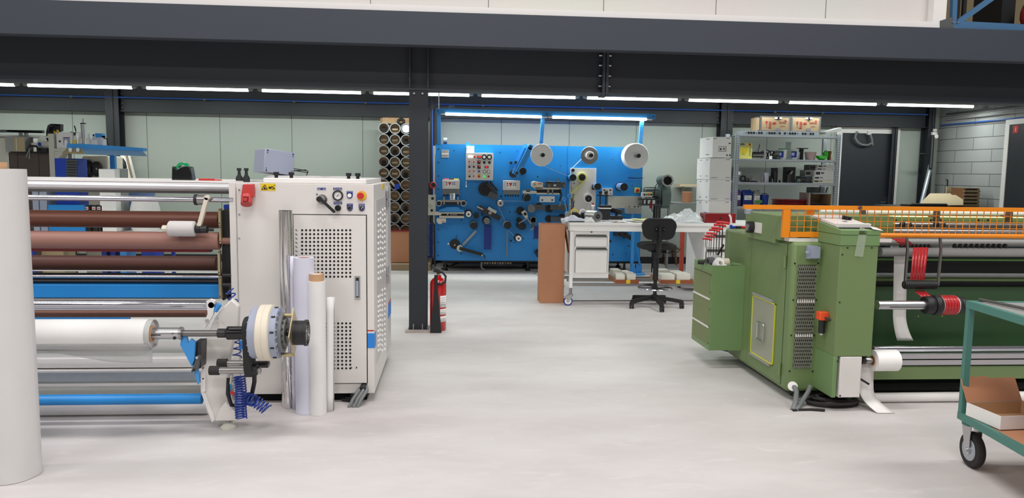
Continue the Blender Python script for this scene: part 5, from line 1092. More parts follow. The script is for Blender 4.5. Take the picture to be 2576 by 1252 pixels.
# items on the lower rails
def tray(x0, x1, yb, lab, packs):
    Y_ = YD + .0; z = zs_ + .016
    X0, X1 = at(x0, 712, Y_).x, at(x1, 712, Y_).x
    b_ = MB(); b_.box(X0, X1, Y_ + .006, Y_ + .494, z, z + .006, 'card'); h = .045
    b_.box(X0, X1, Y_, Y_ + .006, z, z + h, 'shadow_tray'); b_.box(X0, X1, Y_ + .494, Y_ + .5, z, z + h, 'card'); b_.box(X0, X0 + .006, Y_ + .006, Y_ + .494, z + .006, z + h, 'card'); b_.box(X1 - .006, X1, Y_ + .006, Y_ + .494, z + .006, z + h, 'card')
    xm = X0 + (X1 - X0) * .52; b_.box(xm - .02, xm + .03, Y_ - .0015, Y_, z + .0, z + h, 'yellow'); b_.build('cardboard_tray', label=lab, cat='tray')
    wdt = (X1 - X0 - .05) / 2
    for k in range(4):
        i, j = k % 2, k // 2
        xa = X0 + .018 + i * (wdt + .012); ya = Y_ + .02 + j * .24
        b_ = MB(); b_.box(xa, xa + wdt - .01, ya, ya + .2, z + .008, z + .105 + .012 * (k % 3), 'pack', Matrix.Rotation(.06 * (k - 1.5), 4, 'Z')); b_.build('paper_pack', label=packs[k], cat='pack', bevel=.008, group='white packs in trays')
tray(1549, 1607, 716, 'brown cardboard tray with white packs beside the drawer unit, under the workbench',
     ['front left white wrapped pack in the tray next to the drawer unit', 'front right white wrapped pack in the tray next to the drawer unit', 'rear left white wrapped pack in the tray next to the drawer unit', 'rear right white wrapped pack in the tray next to the drawer unit'])
tray(1662, 1744, 716, 'brown cardboard tray with white packs behind the office chair column, under the workbench',
     ['front left white wrapped pack in the tray behind the chair', 'front right white wrapped pack in the tray behind the chair', 'rear left white wrapped pack in the tray behind the chair', 'rear right white wrapped pack in the tray behind the chair'])
# brown carton
q0, q1 = fl(1358, 762), fl(1415, 762)
zc1 = at(1388, 564, q0.y).z
t = thing('cardboard_box', 'tall brown cardboard box standing on the floor left of the workbench', 'box', ((q0.x + q1.x) / 2, q0.y + .14, 0))
b_ = MB(); X0, X1 = q0.x, q1.x + .012; Y0 = q0.y; Y1 = Y0 + .28; th = .006; xs = .1
A = lambda x, y, z: (x + (y - Y0) / .28 * .0, y, z)
for (a, c, d, e) in ((X0, X1, Y0, Y0 + th), (X0, X1, Y1 - th, Y1), (X0, X0 + th, Y0 + th, Y1 - th), (X1 - th, X1, Y0 + th, Y1 - th)): b_.box(a, c, d, e, .002, zc1, 'card')
b_.box(X0 + th, X1 - th, Y0 + th, Y1 - th, .002, .01, 'card'); b_.build('box_walls', t)
b_ = MB(); b_.box(X1, X1 + .005, Y0 + .02, Y1, .12, zc1 - .03, 'card', Matrix.Rotation(.0, 4, 'Z')); b_.bar((X1 + .002, Y0 + .1, zc1), (X1 + .07, Y0 + .1, zc1 - .36), .2, .004, 'card', up=(1, 0, .2)); b_.build('box_flap', t)

# ================================================================= office chair
q = fl(1654, 762); XC_, YC_ = q.x, 8.72
XC_ = at(1658, 600, YC_).x
t = thing('office_chair', 'black high office chair with chrome foot ring standing at the workbench', 'chair', (XC_, YC_, 0))
Ybk = YC_ - .16
cb = at(1660, 576, Ybk); wdt = s(46, Ybk); ht = s(28, Ybk)
def rr(w_, h_, r, n=8):
    out = []
    for (sx, sz, a0) in ((1, 1, 0), (-1, 1, PI / 2), (-1, -1, PI), (1, -1, 3 * PI / 2)):
        for k in range(n + 1):
            a = a0 + PI / 2 * k / n; out.append((sx * (w_ - r) + math.cos(a) * r, sz * (h_ - r) + math.sin(a) * r))
    return out
b_ = MB(); sh = rr(wdt, ht, .1)
vs = []
for (x, z) in sh: vs.append((cb.x + x * (1 - .06 * (z < 0)), Ybk + .25 * x * x / .22 * .35, cb.z + z))
n = len(vs); V = vs + [(x, y + .035, z) for x, y, z in vs]
b_.add(V, [tuple(range(n)), tuple(range(n, 2 * n))] + [(i, (i + 1) % n, (i + 1) % n + n, i + n) for i in range(n)], 'black'); bk = b_.build('backrest', t, bevel=.01)
b_ = MB(); b_.box(cb.x - .055, cb.x + .055, Ybk - .012, Ybk + .002, cb.z - .02, cb.z + .02, 'black_gloss'); b_.bar((cb.x, Ybk - .015, cb.z + .04), (cb.x, Ybk - .015, cb.z - .15), .035, .02, 'black'); b_.build('back_bracket', bk)
for dx in (-.045, .045):
    b_ = MB(); b_.cyl((cb.x + dx, Ybk - .01, cb.z), (cb.x + dx, Ybk - .018, cb.z), .007, 'alu', 8); b_.build('screw', bk)
zs2 = at(1658, 626, YC_ - .1).z
b_ = MB(); z0, z1 = at(1656, 648, Ybk).z, at(1656, 602, Ybk).z
prof = []
for k in range(23): prof.append((.038 if k % 2 else .031, (z1 - z0) * k / 22))
b_.lathe((cb.x, Ybk + .02, z0), (0, 0, 1), prof, 'black', 20); b_.build('bellows', t)
b_ = MB()
def seat(u, v):
    a = u * 2 * PI; ca, sa_ = math.cos(a), math.sin(a); sq = 1 / (abs(ca) ** 4 + abs(sa_) ** 4) ** .25
    rr_ = [0, .8, .97, 1, .96, .8, 0][min(6, int(v * 6 + .01))]; zz = [.058, .055, .035, .01, -.01, -.022, -.024][min(6, int(v * 6 + .01))]
    return Vector((XC_ + ca * sq * .22 * rr_, YC_ + .1 + sa_ * sq * .22 * rr_, zs2 + zz + .03 * (sa_ * rr_) ** 2 * .3))
b_.grid(seat, 40, 6, 'black_soft'); b_.box(XC_ - .09, XC_ + .09, YC_ - .02, YC_ + .18, zs2 - .05, zs2 - .02, 'black'); b_.box(cb.x - .03, cb.x + .03, Ybk + .01, YC_ + .1, zs2 - .06, zs2 - .04, 'black'); b_.build('seat', t)
b_ = MB(); b_.tube([(XC_ + .02, YC_ - .03, zs2 - .05), (XC_ + .13, YC_ - .05, zs2 - .055), (XC_ + .22, YC_ - .05, zs2 - .04), (XC_ + .25, YC_ - .05, zs2 + .005)], .007, 'black', 6); b_.build('lever', t)
b_ = MB(); b_.cyl((XC_ - .02, YC_ + .03, .08), (XC_ - .02, YC_ + .03, at(1655, 705, YC_).z), .022, 'black', 18); b_.cyl((XC_ - .02, YC_ + .03, at(1655, 705, YC_).z), (XC_ - .02, YC_ + .03, zs2 - .04), .033, 'black', 18); b_.build('gas_column', t)
zr_ = at(1654, 725, YC_).z
b_ = MB(); b_.tube([(XC_ - .02 + math.cos(a) * .2, YC_ + .03 + math.sin(a) * .2, zr_) for a in [2 * PI * k / 40 for k in range(40)]], .0095, 'chrome', 8, True); fr = b_.build('foot_ring', t)
b_ = MB()
for k in range(5): a = .3 + 2 * PI * k / 5; b_.bar((XC_ - .02, YC_ + .03, zr_), (XC_ - .02 + math.cos(a) * .2, YC_ + .03 + math.sin(a) * .2, zr_ - .006), .018, .012, 'black', up=(0, 0, 1))
b_.cyl((XC_ - .02, YC_ + .03, zr_ - .03), (XC_ - .02, YC_ + .03, zr_ + .02), .035, 'black', 16); b_.build('ring_spokes', fr)
b_ = MB(); b_.cyl((XC_ - .02, YC_ + .03, .085), (XC_ - .02, YC_ + .03, .15), .045, 'black', 18); hb = b_.build('base_hub', t)
for k in range(5):
    a = -PI / 2 + 2 * PI * k / 5; ex, ey = XC_ - .02 + math.cos(a) * .32, YC_ + .03 + math.sin(a) * .32
    b_ = MB(); a_ = Vector((XC_ - .02, YC_ + .03, .125)); e_ = Vector((ex, ey, .085)); b_.bar(a_, e_, .045, .04, 'black', up=(0, 0, 1)); b_.cyl((ex, ey, .06), (ex, ey, .1), .022, 'black', 12); b_.build('base_arm', t, bevel=.008)
    b_ = MB()
    for dd in (-.022, .008): b_.cyl((ex + dd, ey, .029), (ex + dd + .015, ey, .029), .028, 'black', 18)
    b_.box(ex - .024, ex + .024, ey - .02, ey + .02, .035, .07, 'black_soft'); b_.build('castor', t)
# wooden stool and red hand truck behind the bench
q = fl(1686, 664); Ys_ = q.y
t = thing('wooden_stool', 'small brown wooden stool behind the office chair', 'stool', (at(1684, 640, Ys_).x, Ys_, 0)); X = at(1684, 640, Ys_).x; zst = at(1684, 622, Ys_).z
b_ = MB(); b_.cyl((X, Ys_, zst - .03), (X, Ys_, zst), .16, 'wood_brown', 24); b_.build('seat', t)
for k in range(4):
    a = PI / 4 + k * PI / 2; b_ = MB(); b_.cyl((X + math.cos(a) * .15, Ys_ + math.sin(a) * .15, .002), (X + math.cos(a) * .1, Ys_ + math.sin(a) * .1, zst - .03), .022, 'wood_brown', 10, .016); b_.build('leg', t)
Yh_ = 10.2
t = thing('hand_truck', 'red hand truck standing behind the workbench left of its right drawer unit', 'hand truck', (at(1717, 670, Yh_).x, Yh_, 0))
b_ = MB(); X_ = at(1717, 640, Yh_).x; b_.box(X_ - .03, X_ + .02, Yh_, Yh_ + .05, .1, 1.05, 'brick_red'); b_.box(X_ - .03, X_ + .35, Yh_ + .04, Yh_ + .07, .9, .93, 'brick_red'); b_.box(X_ + .33, X_ + .38, Yh_, Yh_ + .05, .1, 1.05, 'brick_red'); b_.box(X_ - .03, X_ + .38, Yh_ - .15, Yh_ + .05, .06, .1, 'red_dark'); b_.build('frame', t)
for dx in (0, .35): b_ = MB(); b_.cyl((X_ + dx - .02, Yh_ + .12, .1), (X_ + dx + .02, Yh_ + .12, .1), .098, 'rubber', 20); b_.build('wheel', t)

# ================================================================= things on the workbench
tz2 = zt_
def on_desk(px, Y): p = at(px, 555, Y); return p.x
Y_ = YD + .5; X = on_desk(1426, Y_) + .03
t = thing('pen_cup', 'grey pen cup with blue scissors and pens at the left end of the workbench', 'pen holder', (X, Y_, tz2))
b_ = MB(); b_.box(X - .05, X + .05, Y_ - .04, Y_ + .04, tz2 + .0015, tz2 + .1, 'grey'); b_.build('cup', t)
for k, (dx, h_, m, lean) in enumerate(((-.03, .26, 'blue_paint', -.04), (-.005, .3, 'blue_paint', 0), (.02, .27, 'black', .01), (.035, .32, 'grey_dark', .01), (.01, .34, 'grey', -.01), (.03, .24, 'darkmetal', .03))):
    b_ = MB(); b_.cyl((X + dx, Y_, tz2 + .09), (X + dx + lean, Y_ + .01, tz2 + h_), .006, m, 8)
    if k < 2: b_.ring((X + dx + lean, Y_ - .006, tz2 + h_), (X + dx + lean, Y_ + .006, tz2 + h_), .026, .013, m, 14)
    b_.build('pen', t)
for i, (px, m, lb) in enumerate(((1446, 'yellow', 'black desk tape dispenser with yellow tape, left one on the workbench'), (1468, 'white', 'black desk tape dispenser with pale tape, right one on the workbench'))):
    Y_ = YD + .42 - i * .06; X = on_desk(px, Y_)
    t = thing('tape_dispenser', lb, 'tape dispenser', (X, Y_, tz2))
    b_ = MB(); b_.prism([(X - .055, Y_ - .035, tz2 + .001), (X + .08, Y_ - .035, tz2 + .001), (X + .06, Y_ - .035, tz2 + .07), (X + .02, Y_ - .035, tz2 + .1), (X - .04, Y_ - .035, tz2 + .1)], (0, .06, 0), 'black'); b_.build('dispenser_body', t, bevel=.006)
    b_ = MB(); b_.ring((X - .01, Y_ - .015, tz2 + .1), (X - .01, Y_ + .02, tz2 + .1), .045, .03, m, 20); b_.build('tape_roll', t)
def crumple(cx, cy, w_, d_, h_, seed, m, z0=None, nu=16, nv=12, rot=0):
    rnd = random.Random(seed); ph = [rnd.uniform(0, 6) for _ in range(8)]; z0 = tz2 if z0 is None else z0
    b_ = MB()
    def fn(u, v):
        e = min(u, 1 - u, v, 1 - v) * 4; e = min(1, e) ** .6
        hh = h_ * e * (.55 + .25 * math.sin(7 * u + ph[0] + 3 * v) + .2 * math.sin(11 * v + ph[1] - 5 * u) + .12 * abs(math.sin(19 * u + 13 * v + ph[2])))
        x, y = (u - .5) * w_ * (1 + .07 * math.sin(9 * v + ph[3])), (v - .5) * d_ * (1 + .07 * math.sin(8 * u + ph[4]))
        jt = (h_ * .07 * e * (rnd.random() - .35)) if 'clear' in m else (h_ * .05 * (rnd.random() - .5)); hh += jt + (h_ * .14 * e * abs(math.sin(23 * u + 7 * math.sin(9 * v) + ph[5])) if 'clear' in m else 0)
        return Vector((cx + x * math.cos(rot) - y * math.sin(rot), cy + x * math.sin(rot) + y * math.cos(rot), z0 + .002 + max(0, hh)))
    b_.grid(fn, nu, nv, m, False); return b_
b_ = crumple(on_desk(1447, YD + .17), YD + .2, .26, .26, .07, 5, 'paper_cool'); b_.build('newspaper', label='crumpled newspaper lying at the left front of the workbench', cat='newspaper', solid=.002)
b_ = MB(); X = on_desk(1458, YD + .08); b_.box(X - .13, X + .05, YD + .03, YD + .12, tz2 + .001, tz2 + .012, 'black', Matrix.Rotation(.12, 4, 'Z')); b_.build('dark_folder', label='dark folder lying under the crumpled newspaper on the workbench', cat='folder')
b_ = crumple(on_desk(1480, YD + .12), YD + .12, .15, .14, .055, 9, 'paper'); b_.build('plastic_bag', label='small crumpled white bag left of the silver spool on the workbench', cat='bag', solid=.002)
# silver spool
Y_ = YD + .1; p = at(1504, 544, Y_); R_ = .066; X = p.x
t = thing('metal_spool', 'silver metal spool lying on the workbench facing the viewer', 'spool', (X, Y_, tz2)); ax = Vector((-.45, 1, 0)).normalized(); c0 = Vector((X, Y_, tz2 + R_ + .002))
b_ = MB(); b_.cyl(c0, c0 + ax * .2, R_, 'steel', 36); b_.ring(c0 - ax * .003, c0 + ax * .006, R_ * 1.0, R_ * .42, 'alu', 36); b_.build('spool_body', t)
b_ = MB(); b_.cyl(c0 - ax * .006, c0, R_ * .42, 'black', 20); b_.cyl(c0 - ax * .01, c0 - ax * .006, R_ * .14, 'alu', 12); b_.build('spool_bore', t)
Y_ = YD + .5; X = on_desk(1491, Y_)
t = thing('spray_can', 'silver spray can with a red nozzle standing behind the metal spool', 'can', (X, Y_, tz2)); b_ = MB(); b_.lathe((X, Y_, tz2 + .001), (0, 0, 1), [(.033, 0), (.033, .17), (.028, .185), (.012, .19)], 'alu', 24); b_.build('can_body', t)
b_ = MB(); b_.cyl((X, Y_, tz2 + .188), (X, Y_, tz2 + .215), .011, 'red', 10); b_.build('nozzle', t)
Y_ = YD + .58; X = on_desk(1520, Y_)
t = thing('black_bin', 'black plastic bin with a lid standing on the workbench behind the metal spool', 'bin', (X, Y_, tz2)); b_ = MB(); b_.prism([(X - .055, Y_ - .06, tz2 + .001), (X + .055, Y_ - .06, tz2 + .001), (X + .07, Y_ - .06, tz2 + .14), (X - .07, Y_ - .06, tz2 + .14)], (0, .12, 0), 'black'); b_.build('bin_body', t, bevel=.006)
b_ = MB(); b_.box(X - .075, X + .075, Y_ - .07, Y_ + .07, tz2 + .141, tz2 + .155, 'cabinet_light'); b_.box(X - .07, X + .075, Y_ - .07, Y_ + .07, tz2 + .155, tz2 + .185, 'black'); b_.build('lid', t)
Y_ = YD + .66; b_ = MB()
for dx in (-.045, .03): X_ = on_desk(1517, Y_) + dx; b_.cyl((X_, Y_, tz2 + .001), (X_, Y_, tz2 + .36), .009, 'black', 10); b_.box(X_ - .02, X_ + .02, Y_ - .015, Y_ + .015, tz2 + .33, tz2 + .36, 'black')
X_ = on_desk(1517, Y_); b_.box(X_ - .09, X_ + .06, Y_ - .01, Y_ + .01, tz2 + .3, tz2 + .315, 'black'); b_.build('clamp_stand', label='black clamp stand with two rods behind the black bin on the workbench', cat='stand')
Y_ = YD + .66; X = on_desk(1552, Y_); b_ = MB(); b_.cyl((X - .08, Y_, tz2 + .12), (X + .05, Y_ - .08, tz2 + .1), .03, 'black', 16); b_.box(X - .1, X + .06, Y_ - .06, Y_ + .06, tz2 + .001, tz2 + .05, 'black'); b_.box(X - .03, X + .0, Y_ - .04, Y_, tz2 + .04, tz2 + .1, 'black'); b_.build('inspection_lamp', label='black cylindrical lamp device right of the black bin on the workbench', cat='lamp')
# papers
def paper(x0, x1, Y0, Y1, rot, m, lab, z=.001, cat='paper'):
    xa, xb = on_desk(x0, (Y0 + Y1) / 2), on_desk(x1, (Y0 + Y1) / 2)
    b_ = MB()
    c = Vector(((xa + xb) / 2, (Y0 + Y1) / 2, 0)); R = Matrix.Rotation(rot, 3, 'Z')
    def fn(u, v):
        d = R @ Vector(((u - .5) * (xb - xa), (v - .5) * (Y1 - Y0), 0)); return Vector((c.x + d.x, c.y + d.y, tz2 + z + .006 * math.sin(5 * u + 3 * v + x0) ** 2))
    b_.grid(fn, 8, 6, m); b_.build('paper_sheet', label=lab, cat=cat, solid=.0015)
paper(1520, 1560, YD + .1, YD + .3, .1, 'paper_cool', 'bluish white sheet of paper right of the metal spool on the workbench')
paper(1541, 1578, YD + .04, YD + .2, -.15, 'white', 'white sheet with a red corner lying in front on the workbench', .004)
b_ = MB(); X = on_desk(1545, YD + .06); b_.bar((X, YD + .03, tz2 + .01), (X + .04, YD + .09, tz2 + .012), .03, .002, 'red', up=(0, 0, 1)); b_.build('red_slip', label='small red paper slip on the white sheet on the workbench', cat='paper')
paper(1582, 1625, YD + .1, YD + .4, .2, 'pack', 'stack of cream paper sheets beside the chair back on the workbench', .008)
paper(1590, 1630, YD + .25, YD + .5, -.1, 'yellow_soft', 'pale yellow sheet behind the cream sheets on the workbench', .02)
b_ = crumple(on_desk(1716, YD + .42), YD + .4, .44, .4, .13, 21, 'plastic_clear', nu=44, nv=34); b_.build('plastic_bundle', label='bundle in clear plastic film lying on the right half of the workbench', cat='bundle', solid=.002)
b_ = crumple(on_desk(1716, YD + .42), YD + .4, .34, .3, .085, 22, 'white', nu=16, nv=12); b_.build('white_pack', label='white pack inside the clear plastic bundle on the workbench', cat='pack', solid=.004)
b_ = crumple(on_desk(1725, YD + .15), YD + .14, .4, .22, .06, 33, 'plastic_clear', nu=36, nv=20); b_.build('plastic_film', label='flat crumpled clear film in front of the plastic bundle on the workbench', cat='film', solid=.002)
# red box and tape
Y_ = YD + .12; X0, X1, Z0, Z1 = rc(1774, 537, 1851, 560, Y_)
t = thing('red_metal_box', 'dark red metal box standing on the workbench right of the plastic bundle', 'box', ((X0 + X1) / 2, Y_ + .1, tz2))
b_ = MB(); b_.box(X0, X1, Y_, Y_ + .2, tz2 + .001, Z1, 'red_dark'); b_.build('box_body', t, bevel=.003)
b_ = MB(); disc(b_, 1812, 549, Y_, 2.2, .006, 'darkmetal', n=12); b_.px(1837, 541, 1845, 545, Y_, .002, 'red', .002); b_.build('lock', t)
b_ = MB(); X = at(1774, 538, Y_ + .26).x; z = tz2 + .062; b_.ring((X, Y_ + .24, z), (X, Y_ + .29, z), .06, .035, 'blue_deep', 28); b_.ring((X, Y_ + .235, z), (X, Y_ + .295, z), .037, .03, 'red_dark', 24); b_.build('tape_roll', label='blue tape roll standing behind the dark red metal box on the workbench', cat='tape')
# ================================================================= wall shelf board and brown paper roll
Yw = 12.9
b_ = MB(); b_.px(1711, 463.5, 1760, 469, Yw - .2, .35, 'wood_pale'); b_.px(1717, 469, 1720, 500, Yw + .12, .05, 'wood_pale'); b_.build('wall_board', label='pale wooden board on the back wall left of the white carton stack', cat='shelf')
Yq = 12.3; X = at(1728, 500, Yq).x; zq = at(1728, 513, Yq).z
b_ = MB(); b_.cyl((X, Yq, zq + .03), (X, Yq, at(1728, 482, Yq).z), s(13, Yq), 'card', 26); b_.build('brown_roll', label='brown paper roll standing behind the plastic bundle at the back wall', cat='roll')
b_ = MB(); b_.box(X - .3, X + .3, Yq - .2, Yq + .2, zq, zq + .03, 'grey'); b_.box(X - .28, X - .25, Yq + .12, Yq + .18, 0, zq, 'grey'); b_.box(X + .25, X + .28, Yq + .12, Yq + .18, 0, zq, 'grey'); b_.build('side_table', label='dark side table at the back wall carrying the brown paper roll', cat='table')
# ================================================================= carton stack
Ycs = 10.4
def carton(x0, x1, y0, y1, Yf, d, mf, ms, lab, detail=0):
    X0, X1, Z0, Z1 = rc(x0, y0, x1, y1, Yf); Z0 = max(Z0, .002)
    t = thing('white_carton', lab, 'box', ((X0 + X1) / 2, Yf + d / 2, Z0), 'stacked white cartons')
    b_ = MB(); b_.box(X0, X1, Yf, Yf + d, Z0 + .001, Z1 - .001, mf)
    if ms != mf: b_.box(X0 - .0012, X0, Yf, Yf + d, Z0 + .001, Z1 - .001, ms)
    b_.build('carton_body', t, bevel=.002)
    b_ = MB(); Yt = Yf - .0015
    b_.px(x1 - 13, y0 + 3, x1 - 4, y0 + 4.2, Yf, .001, 'print_dark', .001)
    if detail:
        b_.px(x0 + 3, y0 + 3, x0 + 5, y0 + 6, Yf, .001, 'print_dark', .001); b_.px(x0 + 7, y0 + 3, x0 + 11, y0 + 4.5, Yf, .001, 'print_dark', .001)
        for (a, c, d_, e) in ((15, 24, 34, 25), (15, 36, 34, 37), (15, 24, 16, 37), (33, 24, 34, 37), (18, 28, 22, 34), (25, 28, 31, 30), (25, 31, 31, 33)): b_.px(x0 + a, y0 + c, x0 + d_, y0 + e, Yf, .001, 'print_dark', .001)
        b_.px(x0 + 40, y0 + 15, x0 + 45, y0 + 18, Yf, .001, 'print_dark', .001)
        for xx in (34, 41): b_.px(x0 + xx, y0 + 44, x0 + xx + 3.6, y0 + 48.5, Yf, .001, 'grey_dark', .001)
    else: b_.px(x0 + 3, y1 - 5, x0 + 20, y1 - 4, Yf, .001, 'print_dark', .001); b_.px(x1 - 15, y1 - 5, x1 - 4, y1 - 4, Yf, .001, 'print_dark', .001)
    b_.build('printing', t)
    b_ = MB(); 
    for (yy, dz) in ((y0 + 5, 0), (y1 - 8, 0)): z = at(x0, yy, Yf).z; b_.box(X0 - .003, X0 - .0015, Yf + d * .25, Yf + d * .5, z, z + .008, 'print_dark')
    b_.build('side_printing', t)
yt = 397.5; hgt = 53.6
names = ['second from top', 'third from top', 'fourth from top', 'fifth from top', 'sixth from top', 'lowest']
for k in range(6):
    y0_ = yt + k * hgt; sh_ = -k * 1.1
    carton(1785.5 + sh_, 1840 + sh_, y0_, y0_ + hgt, Ycs, .3, 'cabinet_light', 'white', 'white carton in the front column of the stack beside the shelf rack, %s' % names[k])
    carton(1787 + sh_ - 18, 1838 - 17 + sh_, y0_ + 1, y0_ + hgt, Ycs + .315, .28, 'cabinet_light', 'white', 'white carton in the rear column of the stack beside the shelf rack, %s' % names[k])
carton(1793, 1840, 344, 396.5, Ycs, .56, 'white', 'white', 'white carton with printed label on top of the carton stack beside the shelf rack', 1)
# ================================================================= galvanised shelf rack
YS = 12.0; SD = .5
zl_ = [at(1980, y, YS).z for y in (342, 402, 460.5, 521)]
SX0, SX1 = at(1853, 430, YS).x, at(2106, 430, YS).x
t = rack = thing('shelf_rack', 'galvanised steel shelf rack with four visible shelves left of the dark back door', 'shelf', ((SX0 + SX1) / 2, YS + .25, 0))
for X in (SX0, SX1):
    for Y_ in (YS, YS + SD - .04):
        b_ = MB(); b_.box(X - .035, X - .032 + .0, Y_, Y_ + .04, .002, zl_[0] + .04, 'galv'); b_.box(X - .035, X + .035, Y_, Y_ + .003, .002, zl_[0] + .04, 'galv')
        if Y_ == YS:
            for k in range(56):
                z = .15 + k * .04
                if z < zl_[0]: 
                    for dx in (-.02, .014): b_.box(X + dx - .004, X + dx + .006, Y_ - .0012, Y_, z, z + .016, 'grey_dark')
        b_.build('upright', t)
for z in zl_ + [zl_[3] - .5, .25]:
    b_ = MB(); b_.box(SX0 + .035, SX1 - .035, YS + .005, YS + SD - .01, z + .0, z + .008, 'galv'); b_.box(SX0 + .035, SX1 - .035, YS - .002, YS + .006, z - .035, z + .008, 'galv'); b_.box(SX0 + .035, SX1 - .035, YS - .006, YS + .0, z - .022, z - .008, 'alu'); b_.build('shelf_board', t)
def onsh(k, px, dy=.1): return at(px, 400, YS + dy).x, YS + dy, zl_[k] + .0095
def sbox(k, x0, x1, ytop, m, name, lab, cat, dy=.05, d=.2, bevel=.002):
    Y_ = YS + dy; X0, X1 = at(x0, 400, Y_).x, at(x1, 400, Y_).x; zt2 = at((x0 + x1) / 2, ytop, Y_).z
    b_ = MB(); b_.box(X0, X1, Y_, Y_ + d, zl_[k] + .0095, zt2, m); return b_, X0, X1, Y_, zt2
# crates on top
def crate(x0, x1, y0, y1, lab):
    Y_ = YS + .0; X0, X1, Z0, Z1 = rc(x0, y0, x1, y1, Y_); Zb = zl_[0] + .075
    t = thing('wooden_crate', lab, 'crate', ((X0 + X1) / 2, Y_ + .2, Zb))
    b_ = MB(); b_.box(X0 + .006, X1 - .006, Y_ + .003, Y_ + .4, Zb + .002, Z1 - .004, 'wood'); b_.build('crate_body', t)
    b_ = MB()
    for (a, c, d, e) in ((X0, X0 + .026, Zb + .014, Z1 - .014), (X1 - .026, X1, Zb + .014, Z1 - .014), (X0, X1, Z1 - .014, Z1), (X0, X1, Zb, Zb + .014)): b_.box(a, c, Y_, Y_ + .01, d, e, 'alu')
    for a in (X0, X1 - .004): b_.box(a, a + .004, Y_ + .01, Y_ + .4, Z1 - .02, Z1, 'alu'); b_.box(a, a + .004, Y_ + .01, Y_ + .4, Zb, Zb + .02, 'alu'); b_.box(a, a + .004, Y_ + .01, Y_ + .03, Zb + .02, Z1 - .02, 'alu')
    for k in range(9): z = Zb + .02 + k * (Z1 - Zb - .03) / 9; b_.box(X0 + .016, X0 + .022, Y_ - .001, Y_, z, z + .008, 'darkmetal'); b_.box(X1 - .012, X1 - .006, Y_ - .001, Y_, z, z + .008, 'darkmetal')
    b_.build('metal_edging', t)
    w_ = x1 - x0; h_ = y1 - y0; g = lambda u, v: (x0 + u * w_, y0 + v * h_)
    def P(pts): b_.ppoly([g(*p) for p in pts], Y_ - .001 + .002, .0015, 'print_red')
    b_ = MB(); Yk = Y_ + .0015
    def pol(pts): b_.prism([at(*g(*p), Yk - .0015) for p in pts], (0, .0015, 0), 'print_red')
    pol([(.18, .33), (.25, .33), (.24, .46), (.225, .53), (.205, .53), (.19, .46)]); pol([(.211, .53), (.217, .53), (.217, .72), (.235, .75), (.195, .75), (.211, .72)])
    pol([(.30, .36), (.325, .36), (.32, .74), (.297, .74)]); pol([(.345, .36), (.37, .36), (.363, .74), (.34, .74)]); pol([(.28, .77), (.365, .77), (.365, .81), (.28, .81)])
    pol([(.40, .53), (.41, .46), (.44, .40), (.475, .39), (.51, .42), (.53, .48), (.535, .53)]); pol([(.463, .53), (.468, .53), (.463, .72), (.458, .72)])
    b_.build('handling_marks', t)
    xx, yy = g(.72, .40); text('lettering', 'apex', xx, yy, Yk - .002, 6.2, 'print_red', t, .001, mirror=False, w=w_ * .2)
    xx, yy = g(.83, .36); b_ = MB(); b_.tube([at(xx + 2.2 * math.cos(a), yy - 3.2 * math.sin(a), Yk - .002) for a in [math.radians(-110 + 20 * k) for k in range(12)]], .006, 'print_red', 5); b_.build('ring_mark', t)
    for v in (.62, .68): b_ = MB(); b_.prism([at(*g(p[0], p[1]), Yk - .0015) for p in ((.65, v), (.82, v), (.82, v + .012), (.65, v + .012))], (0, .001, 0), 'card'); b_.build('small_print', t)
    for (u, v) in ((.53, .13), (.67, .13)): b_ = MB(); xx, yy = g(u, v); b_.px(xx - 3.5, yy - 2, xx + 3.5, yy + 2, Y_, .003, 'white', .003); b_.build('label', t)
    b_ = MB(); xx, yy = g(.6, .15); b_.px(xx - 2, yy - 4, xx + 2, yy + 4, Y_, .01, 'darkmetal', .01); b_.build('latch', t); b_ = MB(); xx, yy = g(.59, .88); b_.px(xx - 5, yy - 3, xx + 5, yy + 3, Y_, .005, 'alu', .005); b_.build('latch', t)
crate(1912, 1989, 292, 329, 'wooden crate with metal edges and red handling marks, left one on the shelf rack top')
crate(1990, 2065, 293, 330, 'wooden crate with metal edges and red handling marks, right one on the shelf rack top')
b_, X0, X1, Y_, z2 = sbox(0, 1900, 1911, 295, 'wood', 'wooden_block', '', '', .1, .25); b_.v = [Vector((v.x, v.y, max(v.z, zl_[0] + .075))) for v in b_.v]; b_.build('wooden_case', label='dull wooden case half hidden left of the two marked crates', cat='case')
b_ = MB(); X0 = at(1868, 330, YS).x; X1 = at(2058, 334, YS).x; b_.box(X0, X1, YS + .0, YS + .3, zl_[0] + .0095, zl_[0] + .0745, 'galv')
for k in range(27):
    if k in (7, 14, 21): continue
    X = X0 + .06 + k * (X1 - X0 - .1) / 27; b_.cyl((X, YS, zl_[0] + .042), (X, YS - .0015, zl_[0] + .042), .02 if k % 4 else .008, 'void', 10)
b_.build('perforated_rail', label='perforated galvanised rails lying flat on the shelf rack top under the crates', cat='rail')
b_ = MB(); b_.ppoly([(2079, 331), (2117, 320), (2117, 329), (2080, 337)], YS - .0, .25, 'grey'); b_.build('duct_end', label='pale sheet metal duct piece lying at the right end of the shelf rack top', cat='duct')
